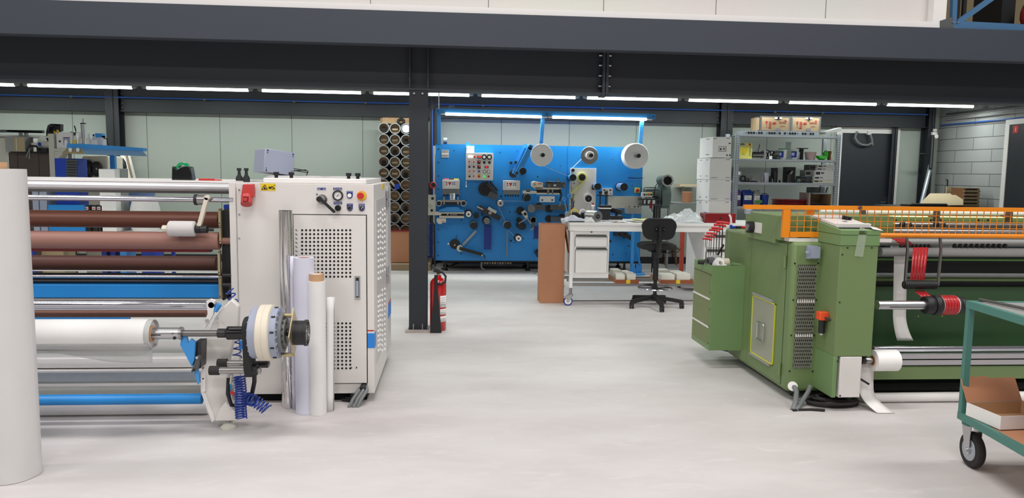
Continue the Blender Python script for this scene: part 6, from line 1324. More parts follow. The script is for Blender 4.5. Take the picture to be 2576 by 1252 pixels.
# shelf 1
b_, X0, X1, Y_, z2 = sbox(1, 1859, 1891, 359.5, 'yellow_soft', '', '', '', .03, .14); t = thing('glove_box', 'yellow carton with glove picture standing at the left on the upper shelf', 'box', ((X0 + X1) / 2, Y_ + .07, zl_[1])); gbx = b_.build('carton_body', t, bevel=.001)
b_ = MB(); Yg = Y_
pts = [(1866, 376), (1869, 373), (1873, 377), (1874, 370), (1880, 369), (1880, 379), (1877, 384), (1871, 389), (1867, 384)]
b_.ppoly(pts, Yg - .002, .002, 'yellow'); b_.build('glove_picture', t); b_ = MB(); b_.ppoly([(1868 + 6 * math.cos(a), 363 + 2.6 * math.sin(a)) for a in [2 * PI * k / 16 for k in range(16)]], Yg - .002, .002, 'blue_navy'); b_.build('logo_oval', t)
text('lettering', 'emf', 1868, 363, Yg - .002, 3, 'white', t, .001, w=8); b_ = MB(); b_.px(1884, 361, 1888.5, 366, Yg, .002, 'red', .002); b_.build('red_square', t)
text('lettering', 'CLASSIC SX1', 1886.5, 381, Yg, 3.2, 'print_dark', t, .002, rotz=-PI / 2, w=22)
X, Y_, z = onsh(1, 1906, .12); t = thing('clamp_device', 'steel clamping device lying right of the yellow glove carton', 'tool', (X, Y_, z))
b_ = MB(); b_.cyl((X - .1, Y_, z + .07), (X + .09, Y_, z + .075), .045, 'steel_worn', 18); b_.box(X + .09, X + .13, Y_ - .03, Y_ + .06, z, z + .15, 'alu'); b_.box(X - .12, X + .09, Y_ - .04, Y_ + .06, z, z + .02, 'bone'); b_.bar((X - .08, Y_, z + .1), (X + .0, Y_, z + .16), .02, .02, 'steel'); b_.bar((X - .0, Y_, z + .1), (X + .02, Y_, z + .24), .01, .01, 'grey_dark'); b_.build('clamp_body', t)
for i, (px, yy, r_, lb) in enumerate(((1921, 384, 11, 'black hoop leaning left among the black rings on the upper shelf'), (1928, 392, 12, 'front black hoop among the black rings on the upper shelf'), (1941, 385, 11, 'middle black hoop behind the others on the upper shelf'), (1953, 388, 11, 'right black hoop beside the white bucket on the upper shelf'))):
    Y_ = YS + .2 - .04 * (i % 2); p = at(px, yy, Y_); r = s(r_, Y_); z = zl_[1] + .01 + r
    b_ = MB(); b_.lathe((p.x, Y_, z), (0, -1, .12), [(r, 0), (r, .012), (r * .83, .012), (r * .83, 0)], 'black', 32, closed=True); b_.build('black_hoop', label=lb, cat='hoop', group='black hoops on the upper shelf')
X, Y_, z = onsh(1, 1951, .08); b_ = MB(); b_.sphere((X, Y_, z + .06), .07, 'black', 14, (1, .8, .85)); b_.build('black_bowl', label='rounded black bowl between the hoops and the left white bucket', cat='bowl')
X, Y_, z = onsh(1, 1938.5, .06); b_ = MB(); b_.cyl((X, Y_, z), (X, Y_, z + .05), .026, 'white', 20); b_.build('white_jar', label='tiny white jar in front of the black hoops on the upper shelf', cat='jar')
for i, (px, m, lb) in enumerate(((1968, 'green_tape', 'white bucket with a green rim, left of two on the upper shelf'), (1997, 'white', 'white bucket with a white rim, right of two on the upper shelf'))):
    X, Y_, z = onsh(1, px, .14); r = .074
    t = thing('white_bucket', lb, 'bucket', (X, Y_, z)); b_ = MB(); b_.lathe((X, Y_, z), (0, 0, 1), [(r * .82, 0), (r * .96, .14), (r, .14), (r, .165), (r * .9, .168)], 'white', 28); b_.build('bucket_body', t)
    b_ = MB(); b_.ring((X, Y_, z + .163), (X, Y_, z + .178), r * 1.02, r * .9, m, 28); b_.cyl((X, Y_, z + .163), (X, Y_, z + .17), r * .9, m, 24); b_.build('lid', t)
    b_ = MB(); b_.px(px - 9 + i * 2, 381, px + 3 + i * 4, 396, YS + .14 - r, .004, 'blue_deep', .004); b_.px(px - 8 + i * 2, 384, px - 3 + i * 4, 391, YS + .14 - r, .002, 'paper_cool', .006); b_.px(px - 9 + i * 2, 379.5, px + 3 + i * 4, 381, YS + .14 - r, .003, 'green_label', .004); b_.build('bucket_label', t)
b_ = MB(); X, Y_, z = onsh(1, 1981, .4); b_.lathe((X, Y_, z), (0, 0, 1), [(.06, 0), (.06, .14), (.045, .17), (.045, .3), (.05, .3)], 'frost', 20); b_.build('clear_bottle', label='clear greenish bottle standing behind the left white bucket', cat='bottle')
X, Y_, z = onsh(1, 2019, .15); b_ = MB(); b_.box(X - .035, X + .01, Y_, Y_ + .1, z, z + .18, 'black'); b_.box(X - .07, X + .08, Y_ - .02, Y_ + .1, z + .18, z + .195, 'darkmetal'); b_.box(X - .09, X - .04, Y_ + .02, Y_ + .1, z, z + .13, 'cabinet_light'); b_.build('applicator', label='black device with a wide top blade right of the white buckets', cat='tool')
X, Y_, z = onsh(1, 2038, .14); b_ = MB(); b_.lathe((X, Y_, z), (0, 0, 1), [(.075, 0), (.095, .13), (.09, .13), (.07, .006)], 'pink_clear', 28); b_.build('clear_beaker', label='pinkish translucent beaker right of the black device on the upper shelf', cat='beaker')
X, Y_, z = onsh(1, 2067, .12); t = thing('green_bowl', 'bright green bowl with a spout on the upper shelf', 'bowl', (X, Y_, z)); b_ = MB(); b_.lathe((X, Y_, z), (0, 0, 1), [(.04, 0), (.08, .03), (.1, .07), (.095, .07), (.04, .01)], 'green_bright', 28); b_.ppoly([(2073, 384), (2080, 378), (2084, 384), (2083, 396), (2075, 397)], Y_, .05, 'green_bright'); b_.build('bowl_body', t)
X, Y_, z = onsh(1, 2086, .16); b_ = MB(); b_.lathe((X, Y_, z), (0, 0, 1), [(.032, 0), (.03, .04), (.026, .08), (.032, .12), (.034, .15)], 'wood_brown', 16); b_.build('wooden_pestle', label='brown turned wooden piece beside the green bowl', cat='wooden piece')
# shelf 2
X, Y_, z = onsh(2, 1864, .18); b_ = MB(); b_.cyl((X, Y_ + .05, z + .115), (X, Y_ + .05, z + .17), .035, 'white', 16); b_.build('white_reel', label='small white reel on the grey block at the left of the middle shelf', cat='reel')
b_ = MB(); b_.box(X - .08, X + .22, Y_ + .0, Y_ + .1, z, z + .113, 'grey'); b_.build('grey_block', label='long grey block at the left end of the middle shelf', cat='block')
X, Y_, z = onsh(2, 1872, .1); b_ = MB(); b_.ring((X, Y_, z + .055), (X, Y_ + .03, z + .055), .055, .03, 'black', 24); b_.build('black_ring', label='black ring leaning against the grey block on the middle shelf', cat='ring')
X, Y_, z = onsh(2, 1893, .08); b_ = MB(); b_.box(X - .09, X + .1, Y_, Y_ + .08, z, z + .02, 'black'); b_.box(X - .04, X + .03, Y_, Y_ + .06, z + .02, z + .06, 'steel_worn'); b_.cyl((X + .02, Y_ - .01, z + .05), (X + .02, Y_ + .04, z + .05), .025, 'steel', 14); b_.build('small_tool', label='small black and steel tool in the left half of the middle shelf', cat='tool')
X, Y_, z = onsh(2, 1930.5, .12)
for (dx, r_, h_, m, lb) in ((-.0, .038, .155, 'paper_cool', 'white cylinder standing on the middle shelf'), (-.07, .02, .115, 'steel', 'slim steel cylinder left of the white cylinder on the middle shelf'), (.07, .024, .1, 'black', 'small dark cylinder right of the white cylinder on the middle shelf')):
    b_ = MB(); b_.lathe((X + dx, Y_, z), (0, 0, 1), [(r_ * 1.1, 0), (r_ * 1.1, .01), (r_, .012), (r_, h_), (r_ * .6, h_ + .003)], m, 22); b_.build('cylinder_block', label=lb, cat='cylinder')
X, Y_, z = onsh(2, 1952, .12); b_ = MB(); b_.box(X - .042, X + .042, Y_, Y_ + .08, z + .06, z + .24, 'black'); b_.cyl((X, Y_ - .01, z), (X, Y_ - .01, z + .19), .036, 'darkmetal', 20); b_.tube([(X - .01, Y_, z + .24), (X - .01, Y_, z + .29), (X + .012, Y_, z + .29), (X + .012, Y_, z + .24)], .003, 'steel', 5); b_.build('die_holder', label='tall black block with a wire loop on the middle shelf', cat='holder')
X, Y_, z = onsh(2, 1964, .1); b_ = MB(); b_.lathe((X, Y_, z), (0, 0, 1), [(.022, 0), (.012, .02), (.026, .036)], 'black', 16); b_.build('black_spindle', label='small black spindle right of the tall black block on the middle shelf', cat='spindle')
b_, X0, X1, Y_, z2 = sbox(2, 1981, 2003, 420, 'black', '', '', '', .1, .15); o = b_.build('dark_box', label='black box with a silver tool in front, centre right of the middle shelf', cat='box')
b_ = MB(); b_.cyl((X0 + .02, Y_ - .05, zl_[2] + .13), (X0 + .07, Y_ - .04, zl_[2] + .2), .025, 'steel', 14); b_.cyl((X0 + .02, Y_ - .05, zl_[2] + .01), (X0 + .02, Y_ - .05, zl_[2] + .15), .04, 'darkmetal', 18); b_.build('silver_tool', label='dark tool with a silver tip in front of the black box on the middle shelf', cat='tool')
X, Y_, z = onsh(2, 2012, .1); b_ = MB(); b_.sphere((X, Y_, z + .036), .035, 'frost', 12, (1, .8, 1)); b_.cyl((X - .06, Y_, z + .02), (X + .0, Y_, z + .03), .01, 'green_tape', 8); b_.build('gauge_tool', label='small green and clear tool right of the black box on the middle shelf', cat='tool')
lay = [(2048, 2105, 448.5, 457.5, 'bone'), (2049, 2105, 439, 447.8, 'white'), (2051, 2107, 423.5, 438.5, 'white'), (2054.5, 2094, 416.5, 423, 'cabinet_light'), (2056, 2095, 408, 416, 'cabinet')]
lbs = ['lowest flat white carton in the stack on the middle shelf', 'second lowest flat white carton in the stack on the middle shelf', 'thickest flat white carton in the stack on the middle shelf', 'fourth flat carton up in the stack on the middle shelf', 'topmost flat grey carton in the stack on the middle shelf']
zb = zl_[2] + .0095
for (x0, x1, ya, yb, m), lb in zip(lay, lbs):
    Y_ = YS + .03; X0, X1 = at(x0, 430, Y_).x, at(x1, 430, Y_).x; h_ = s(yb - ya, Y_)
    t = thing('flat_carton', lb, 'box', ((X0 + X1) / 2, Y_ + .15, zb), 'flat cartons on the middle shelf'); b_ = MB(); b_.box(X0, min(X1, SX1 - .04), Y_, Y_ + .3, zb + .0005, zb + h_ - .0005, m); b_.build('carton_body', t, bevel=.001)
    b_ = MB(); zm = zb + h_ * .45; b_.box(X0 + .012, X0 + .085, Y_ - .001, Y_, zm - h_ * .2, zm + h_ * .28, 'print_dark'); b_.box(X0 + .1, X0 + .15, Y_ - .001, Y_, zm - h_ * .05, zm + h_ * .2, 'grey_dark'); b_.build('printing', t); zb += h_
zb = zl_[2] + .0095
for (x0, x1, h_, m, lb) in ((2015, 2046, .055, 'grey_dark', 'lowest dark carton left of the flat white cartons'), (2016, 2046, .055, 'grey_dark', 'second dark carton left of the flat white cartons'), (2026, 2049, .1, 'grey', 'grey carton above the dark ones left of the flat white cartons'), (2036, 2053, .09, 'grey_dark', 'topmost dark carton left of the flat white cartons')):
    Y_ = YS + .1; X0, X1 = at(x0, 430, Y_).x, at(x1, 430, Y_).x; b_ = MB(); b_.box(X0, X1, Y_, Y_ + .2, zb + .0005, zb + h_ - .0005, m); b_.box(X0 + .01, X0 + .09, Y_ - .001, Y_, zb + h_ * .25, zb + h_ * .7, 'black'); b_.build('flat_carton', label=lb, cat='box', group='dark cartons on the middle shelf'); zb += h_
# shelf 3
def jerry(px, w_, m, lbm, lb, ytop=478):
    X, Y_, z = onsh(3, px, .1); w_ = s(w_, Y_); zt3 = at(px, ytop, Y_).z
    t = thing('jerrycan', lb, 'jerrycan', (X, Y_ + .08, z)); b_ = MB(); b_.box(X - w_ / 2, X + w_ / 2, Y_, Y_ + .17, z, zt3 - .03, m); b_.prism([(X - w_ / 2 + .01, Y_, zt3 - .031), (X + w_ / 2 - .01, Y_, zt3 - .031), (X + w_ / 4, Y_, zt3), (X - w_ / 4, Y_, zt3)], (0, .17, 0), m); b_.build('can_body', t, bevel=.012)
    b_ = MB(); b_.cyl((X + w_ * .28, Y_ + .05, zt3 - .03), (X + w_ * .28, Y_ + .05, zt3 + .008), .018, 'blue_deep', 12); b_.build('cap', t)
    b_ = MB(); zc_ = z + (zt3 - z) * .38; b_.box(X - w_ * .36, X + w_ * .38, Y_ - .002, Y_, zc_, zc_ + .075, lbm); b_.build('label', t)
    b_ = MB(); b_.box(X - w_ * .3, X + w_ * .1, Y_ - .003, Y_ - .002, zc_ + .045, zc_ + .05, 'print_dark'); b_.box(X - w_ * .1, X + w_ * .32, Y_ - .003, Y_ - .002, zc_ + .02, zc_ + .026, 'print_dark'); b_.build('label_print', t)
jerry(1860, 19, 'purple', 'white', 'purple jerrycan with a white and red label at the left of the lower shelf')
jerry(1886, 26, 'blue_navy', 'white', 'dark blue jerrycan with a white label on the lower shelf, second from the left')
jerry(1909, 18, 'grey', 'white', 'grey can with a green base standing right of the dark blue jerrycan', 480)
b_ = MB(); b_.px(1900.5, 503, 1917.5, 511, YS + .097, .002, 'green_label', 0); b_.build('green_label_strip', label='green label strip on the grey can on the lower shelf', cat='label')
X, Y_, z = onsh(3, 1931, .12); t = thing('blue_bucket', 'blue plastic bucket right of the jerrycans on the lower shelf', 'bucket', (X, Y_, z)); b_ = MB(); b_.lathe((X, Y_ + .06, z), (0, 0, 1), [(.06, 0), (.07, .17), (.075, .17), (.075, .185), (.05, .187)], 'blue_deep', 26); b_.build('bucket_body', t)
b_ = MB(); b_.tube([(X - .05, Y_ + .06, z + .187), (X - .03, Y_ + .06, z + .205), (X + .03, Y_ + .06, z + .205), (X + .05, Y_ + .06, z + .187)], .006, 'black', 6); b_.build('handle', t)
X, Y_, z = onsh(3, 1991, .22)
for k in range(5):
    b_ = MB(); r = .30 - .012 * (k % 2)
    b_.lathe((X, Y_, z + .001 + k * .024), (0, 0, 1), [(r * .6, 0), (r, .004), (r, .012), (r * .97, .018), (r * .5, .022)], 'red_dark' if k % 2 else 'red_tape', 40)
    b_.v = [Vector((v.x, Y_ + (v.y - Y_) * .68, v.z)) for v in b_.v]
    b_.build('red_disc_reel', label=['lowest red film disc in the pile on the lower shelf', 'second lowest red film disc in the pile on the lower shelf', 'middle red film disc in the pile on the lower shelf', 'fourth red film disc up in the pile on the lower shelf', 'topmost red film disc in the pile on the lower shelf'][k], cat='disc', group='red film discs on the lower shelf')
b_, X0, X1, Y_, z2 = sbox(3, 2040, 2044, 485, 'pink_clear', '', '', '', .05, .35); b_.build('pink_divider', label='pinkish divider panel right of the red film discs on the lower shelf', cat='panel')
b_ = MB(); X0 = at(2044, 490, YS + .05).x; zz = at(2070, 488, YS + .05).z; b_.box(X0, SX1 - .05, YS + .05, YS + .45, zz, zz + .008, 'galv'); b_.box(X0, SX1 - .05, YS + .43, YS + .45, zl_[3] + .01, zz, 'ply'); b_.box(SX1 - .06, SX1 - .05, YS + .05, YS + .43, zl_[3] + .01, zz, 'ply'); b_.build('shelf_insert', label='small raised metal shelf at the right end of the lower shelf', cat='shelf')
X, Y_, z = onsh(3, 2070, .15); b_ = MB(); b_.ring((X, Y_ + .05, z), (X, Y_ + .05, z + .03), .13, .1, 'blue_deep', 28); b_.build('blue_reel', label='blue ring reel lying under the raised metal shelf', cat='reel')
b_ = MB(); X = at(2062, 480, YS + .2).x; b_.box(X - .16, X + .16, YS + .2, YS + .35, zz + .009, zz + .02, 'grey'); b_.box(X - .16, X + .16, YS + .34, YS + .35, zz + .02, zz + .11, 'grey_mid')
for dx in (-.14, 0, .12): b_.bar((X + dx, YS + .22, zz + .015), (X + dx + .02, YS + .22, zz + .11), .02, .02, 'grey_dark')
b_.build('metal_frame_part', label='grey metal frame piece lying on the raised metal shelf', cat='frame')
# ================================================================= right back corner
t = thing('door_hose', 'grey hose hanging in a loop on the upper part of the dark back door', 'hose', (at(2175, 350, YW).x, YW - .08, at(2175, 365, YW).z))
b_ = MB(); Yv = YW - .09; b_.tube([at(2158, 332, Yv), at(2153, 338, Yv), at(2151, 346, Yv), at(2157, 357, Yv), at(2168, 364, Yv), at(2183, 365, Yv), at(2194, 359, Yv), at(2193, 348, Yv), at(2189, 338, Yv)], .02, 'grey_mid', 8); b_.tube([at(2192, 345, Yv), at(2196, 365, Yv)], .015, 'grey_mid', 6); b_.build('hose', t)
b_ = MB(); b_.px(2184, 330, 2193, 339, Yv, .06, 'cabinet'); b_.px(2156, 329, 2161, 333, Yv, .06, 'cabinet'); b_.build('hose_clip', t)
t = thing('wall_sensor', 'white rounded sensor on the corner column at the right', 'sensor', (at(2351, 340, 12.8).x, 12.8, 1.9)); b_ = MB(); b_.px(2346, 332, 2357, 349, 12.8, .05, 'white'); b_.px(2349, 324, 2357, 331, 12.8, .05, 'cabinet'); disc(b_, 2351.5, 343, 12.8, 5.4, .05, 'white'); b_.build('sensor_body', t, bevel=.004)
b_ = MB(); b_.tube([at(2314, 387, 12.75), at(2320, 387, 12.72), at(2336, 388, 12.72)], .02, 'black', 8); b_.build('wall_bracket', label='short black bracket sticking out near the right back corner', cat='bracket')
b_ = MB(); Yv = 12.4; b_.tube([at(2318, 512, Yv), at(2330, 462, Yv + .1), at(2341, 415, Yv + .3)], .035, 'galv', 14); b_.build('metal_tube', label='shiny metal tube leaning in the right back corner', cat='tube')
b_ = MB(); b_.tube([at(2341, 424, Yv + .2), at(2344, 380, Yv + .3), at(2346, 340, Yv + .35)], .03, 'black', 10); b_.build('black_tube', label='long black tube leaning in the right back corner above the metal tube', cat='tube')
Ytb = 11.7
t = thing('pallet_table', 'table at the block wall carrying the cardboard sheets and wooden crate behind the orange guard', 'table', (at(2400, 530, Ytb).x, Ytb, 0)); zq = at(2400, 519, Ytb).z
b_ = MB(); xa, xb = at(2250, 520, Ytb).x, XR - .05; b_.box(xa, xb, Ytb - .35, Ytb + .6, zq - .04, zq, 'grey_dark'); b_.build('table_top', t)
for X in (xa + .05, xb - .1):
    for Y_ in (Ytb - .3, Ytb + .5): b_ = MB(); b_.box(X, X + .05, Y_, Y_ + .05, .002, zq - .04, 'grey_dark'); b_.build('leg', t)
b_ = MB(); Yv = Ytb + .0
b_.prism([at(2312, 515, Yv - .2), at(2400, 515, Yv - .2), at(2398, 487, Yv + .25), at(2340, 487, Yv + .25)], (0, .006, .006), 'wood_pale'); b_.build('cardboard_sheet', label='pale cardboard sheet leaning, rear one behind the orange guard', cat='board')
b_ = MB(); b_.prism([at(2340, 516, Yv - .3), at(2423, 516, Yv - .3), at(2424, 491, Yv + .1), at(2366, 491, Yv + .1)], (0, .006, .006), 'wood_pale'); b_.build('cardboard_sheet', label='pale cardboard sheet leaning, front one left of the wooden crate', cat='board')
b_ = MB(); b_.px(2381, 469, 2397, 490, Yv + .35, .02, 'wood_pale'); zm_ = min(v.z for v in b_.v) + .05; b_.v = [Vector((v.x, v.y, v.z if v.z > zm_ else zq + .001)) for v in b_.v]; b_.build('pale_panel', label='small pale panel standing behind the cardboard sheets, left one', cat='panel')
b_ = MB(); b_.px(2413, 471, 2427, 492, Yv + .35, .02, 'wood_pale'); zm_ = min(v.z for v in b_.v) + .05; b_.v = [Vector((v.x, v.y, v.z if v.z > zm_ else zq + .001)) for v in b_.v]; b_.build('pale_panel', label='small pale panel directly left of the wooden slat crate', cat='panel')
b_ = MB(); b_.px(2376, 467, 2381, 490, Yv + .4, .02, 'grey'); zm_ = min(v.z for v in b_.v) + .05; b_.v = [Vector((v.x, v.y, v.z if v.z > zm_ else zq + .001)) for v in b_.v]; b_.tube([at(2380, 452, Yv + .4), at(2384, 453, Yv + .4), at(2383, 468, Yv + .4)], .012, 'darkmetal', 6); b_.build('metal_strip', label='grey strip with a dark hook behind the cardboard sheets', cat='strip')
t = thing('slat_crate', 'small brown wooden slat crate standing behind the orange guard at the block wall', 'crate', (at(2450, 515, Ytb - .1).x, Ytb, zq))
X0, X1, Z0, Z1 = rc(2425, 473, 2465, 517, Ytb - .1)
for k in range(5):
    b_ = MB(); z = zq + .01 + k * (Z1 - zq - .02) / 5; b_.box(X0, X1, Ytb - .1, Ytb - .08, z, z + .035, 'wood'); b_.build('slat', t); b_ = MB(); b_.box(X0, X1, Ytb + .23, Ytb + .25, z, z + .035, 'wood'); b_.build('slat', t)
b_ = MB(); b_.box(X0, X0 + .012, Ytb - .08, Ytb + .23, zq + .002, Z1, 'wood_brown'); b_.box(X1 - .03, X1, Ytb - .08, Ytb + .23, zq + .002, Z1, 'wood'); b_.box(X0 + .012, X1 - .03, Ytb - .08, Ytb + .23, Z1 - .01, Z1, 'wood'); b_.build('crate_side', t)
b_ = MB(); b_.box(xa + .1, xa + .75, Ytb - .25, Ytb + .0, zq + .001, zq + .03, 'darkmetal'); b_.cyl((xa + .12, Ytb - .28, zq + .03), (xa + .7, Ytb - .28, zq + .031), .025, 'black', 10); b_.build('dark_rods', label='dark rods lying behind the orange guard left of the cardboard sheets', cat='rods')
# ================================================================= green slitting machine
YCF = 4.78
XC_F = at(2114, 620, YCF).x                       # left side plane of the column
YGF = onx(2065, 620, XC_F).y                      # front plane of the cabinet
XG = at(1995, 640, YGF).x                         # left side plane of the cabinet
YGB = onx(1822, 600, XG).y
ZGT = at(2035, 609, YGF).z; ZGB = at(2010, 985, YGF).z
XGR = at(2075, 700, YGF).x
tg = thing('slitting_machine', 'large green roll slitting machine at right with orange mesh guard and control column', 'machine', (XG + 1.5, YGF + .5, 0))
b_ = MB(); b_.box(XG, XGR + .03, YGF, YGB, ZGB, ZGT, 'green'); gc = b_.build('cabinet', tg, bevel=.025)
b_ = MB(); b_.box(XG + .15, 6.3, YGF + .12, YGB - .1, .03, ZGB + .02, 'black'); b_.build('underframe', tg)
for (X, Y_) in ((at(2137, 1015, YCF + .12).x, YCF + .14), (XG + .2, YGB - .2), (XG + .3, YGF + .25)):
    b_ = MB(); b_.lathe((X, Y_, .001), (0, 0, 1), [(.05, 0), (.05, .015), (.02, .03), (.02, ZGB + .0)], 'green_dark', 18); b_.build('machine_foot', tg)
# door on the left side
yy = lambda x, yp=700: onx(x, yp, XG).y
zz = lambda x, y: onx(x, y, XG).z
b_ = MB(); X = XG
def sbx(mb, x0, y0, x1, y1, m, t=.006, t0=0):      # quad on the side plane given by pixel corners (left, right edges)
    Ya, Yb_ = onx(x0, (y0 + y1) / 2, XG).y, onx(x1, (y0 + y1) / 2, XG).y
    mb.box(XG - t, XG - t0, min(Ya, Yb_), max(Ya, Yb_), y1, y0, m)
Yd0, Yd1 = yy(1889), YGF + .09
b_.box(XG - .006, XG + .001, Yd0, Yd1, ZGB + .03, ZGT - .02, 'green'); dg_ = b_.build('side_door', tg, bevel=.004)
b_ = MB(); b_.box(XG - .003, XG + .001, Yd0 + .001, Yd0 + .008, ZGB + .03, ZGT - .02, 'green_dark'); b_.box(XG - .003, XG + .001, Yd1 - .004, Yd1 + .006, ZGB + .03, ZGT - .02, 'green_dark'); b_.build('door_seam', tg)
for zc in (ZGT - .15, ZGB + .14):
    b_ = MB(); b_.cyl((XG - .012, Yd1 + .004, zc - .045), (XG - .012, Yd1 + .004, zc + .045), .011, 'green', 10); b_.build('hinge', dg_)
# window with yellow edge
Yw0, Yw1 = onx(1895, 800, XG).y, onx(1952, 830, XG).y
zw0, zw1 = onx(1925, 905, XG).z, onx(1925, 752, XG).z
b_ = MB(); b_.box(XG - .014, XG - .010, Yw1, Yw0, zw0, zw1, 'plexi'); pw = b_.build('clear_window', dg_, 'clear plastic panel with a yellow edge')
b_ = MB()
for (a, c, d, e) in ((Yw1, Yw0, zw1 - .008, zw1), (Yw1, Yw0, zw0, zw0 + .008), (Yw1, Yw1 + .008, zw0, zw1), (Yw0 - .008, Yw0, zw0, zw1)): b_.box(XG - .016, XG - .008, a, c, d, e, 'yellow_edge')
b_.build('yellow_edge', pw)
b_ = MB(); b_.box(XG - .02, XG - .006, Yw1 + .05, Yw0, zw1 + .001, zw1 + .02, 'grey'); b_.build('window_rail', dg_); b_ = MB(); b_.box(XG - .02, XG - .006, Yw1 + .05, Yw0, zw0 - .02, zw0 - .001, 'grey'); b_.build('window_rail', dg_)
b_ = MB(); a_, c_ = onx(1914, 832, XG), onx(1930, 832, XG); h0, h1 = onx(1922, 855, XG).z, onx(1922, 812, XG).z; X = XG - .03
b_.tube([(XG - .01, a_.y, h1 - .01), (X, a_.y, h1), (X, c_.y + .01, h1), (X, c_.y, h1 - .01), (X, c_.y, h0 + .01), (X, c_.y + .01, h0), (X, a_.y, h0), (X, a_.y + .0, h0 + .01), (X, a_.y, h1 - .01)], .006, 'alu', 8); b_.build('handle', pw)
# mesh grille on the front
b_ = MB(); gx0, gx1, gz0, gz1 = rc(2001, 666, 2046, 926, YGF)
gx0 += .0; b_.box(gx0, gx1, YGF - .002, YGF + .0, gz0, gz1, 'mat_dark')
n = 9; wd = (gx1 - gx0) / n; amp = wd / 2; hh = wd * 1.75
for i in range(n + 1):
    for ph in (0, 1):
        if ph and i == n: continue
        pts = []; z = gz0; k = 0
        while z <= gz1 + 1e-6:
            x = gx0 + i * wd + (amp * ((k % 2) if (ph == 0) else 1 - (k % 2)))
            if ph == 1: x = gx0 + i * wd + wd - amp * (k % 2)
            pts.append((min(max(x, gx0), gx1), YGF - .006, z)); z += hh / 1.0; k += 1
        b_.tube(pts, .0028, 'mesh_grey', 4)
b_.build('mesh_grille', tg)
for yb in (756, 842):
    b_ = MB(); z = at(2025, yb, YGF).z; 
    for k in range(8): X = gx0 + (k + .5) * (gx1 - gx0) / 8; b_.prism([(X - .006, YGF - .012, z - .012), (X + .006, YGF - .012, z - .012), (X, YGF - .012, z + .012)], (0, .008, 0), 'cabinet_light')
    b_.build('grille_clips', tg)
for (x_, y_) in ((1998, 662), (2057, 662), (1994, 754), (2052, 754), (1989, 843), (2047, 843), (1985, 933), (2043, 933)):
    b_ = MB(); disc(b_, x_ + 1, y_, YGF, 2.2, .005, 'black', n=10); b_.build('screw', gc)
b_ = MB(); b_.px(2028, 617, 2052, 650, YGF, .03, 'grey_box', .028); disc(b_, 2029, 634, YGF - .028, 4, .02, 'grey_box', n=12); b_.px(2033, 619, 2054, 647, YGF, .03, 'grey_box', .055); b_.build('isolator_box', tg, bevel=.006)
# control column
XC_R = at(2210, 620, YCF).x; ZCB = at(2105, 1000, YCF).z; ZC1 = at(2160, 618, YCF).z
ZW = at(2150, 896, YCF).z
b_ = MB(); b_.box(XC_F, XC_R, YCF, YGF + .25, ZW, ZC1, 'green'); b_.box(XC_F, XC_F + .03, YCF, YGF + .02, ZCB, ZW, 'green_light'); col = b_.build('control_column', tg, bevel=.004)
for (x_, y_) in ((2132, 623), (2193, 623), (2119, 640), (2112, 760)): b_ = MB(); disc(b_, x_, y_, YCF, 2, .004, 'black', n=10); b_.build('screw', col)
b_ = MB(); xw0 = at(2101, 950, YCF).x; xw1 = at(2166, 950, YCF).x; b_.box(xw0 + .03, xw1, YCF + .0, YGF + .1, ZCB, ZW - .002, 'cabinet'); cw = b_.build('white_metal_box', tg, 'scuffed pale metal box below the control column', bevel=.006)
for (x_, y_) in ((2107, 908), (2113, 995)): b_ = MB(); disc(b_, x_, y_, YCF, 2.3, .004, 'black', n=10); b_.build('screw', cw)
# console on top: two bands and a slanted desk
ZB1 = at(2160, 591, YCF).z; ZBt = at(2160, 579, YCF).z; Ybk_ = YGF + .22
Zbk = at(2140, 547, Ybk_).z
b_ = MB(); b_.box(XC_F - .004, XC_R + .004, YCF - .004, Ybk_, ZC1 + .002, ZB1 - .002, 'green_light'); b_.build('console_band', tg)
b_ = MB(); xa, xb = XC_F - .004, XC_R + .008
b_.prism([(xa, YCF - .006, ZB1), (xa, Ybk_, ZB1), (xa, Ybk_, Zbk), (xa, YCF - .006, ZBt)], (xb - xa, 0, 0), 'green_light'); con = b_.build('console', tg, bevel=.003)
slope = (Zbk - ZBt) / (Ybk_ - YCF)
T = Matrix.Translation((xa, YCF, ZBt)) @ Matrix.Rotation(math.atan(slope), 4, 'X')
b_ = MB(T); W_ = xb - xa; L_ = Ybk_ - YCF
b_.box(.02, W_ - .03, .10, L_ + .02, .003, .02, 'cabinet'); b_.box(.02, W_ - .03, .07, .10, .003, .03, 'cabinet_light'); b_.box(.02, W_ - .03, .05, .07, .002, .006, 'black'); pl = b_.build('console_panel', con)
for k, (u, v) in enumerate(((.62, .33), (.66, .3), (.7, .33), (.74, .3), (.67, .36))):
    b_ = MB(T); b_.cyl((W_ * u, v * .9, .02), (W_ * u, v * .9, .042), .010, 'black', 10); b_.build('switch', pl)
b_ = MB(T); b_.box(W_ * .45, W_ * .55, .2, .225, .0202, .0215, 'grey_dark'); b_.build('small_plate', pl)
b_ = MB(); b_.ppoly([(2164, 570), (2182, 577), (2171, 646), (2149, 644)], YCF - .006, .0015, 'tape_clear'); b_.build('clear_tape', col, 'strip of clear adhesive tape')
b_ = MB(); b_.prism([(xb - .06, YCF - .01, ZBt + .008), (xb + .008, YCF - .01, ZBt - .002), (xb - .0, YCF + .06, ZBt + .012), (xb - .05, YCF + .05, ZBt + .02)], (0, 0, .004), 'white'); b_.build('paper_scrap', con, 'small white paper scrap at the console corner')
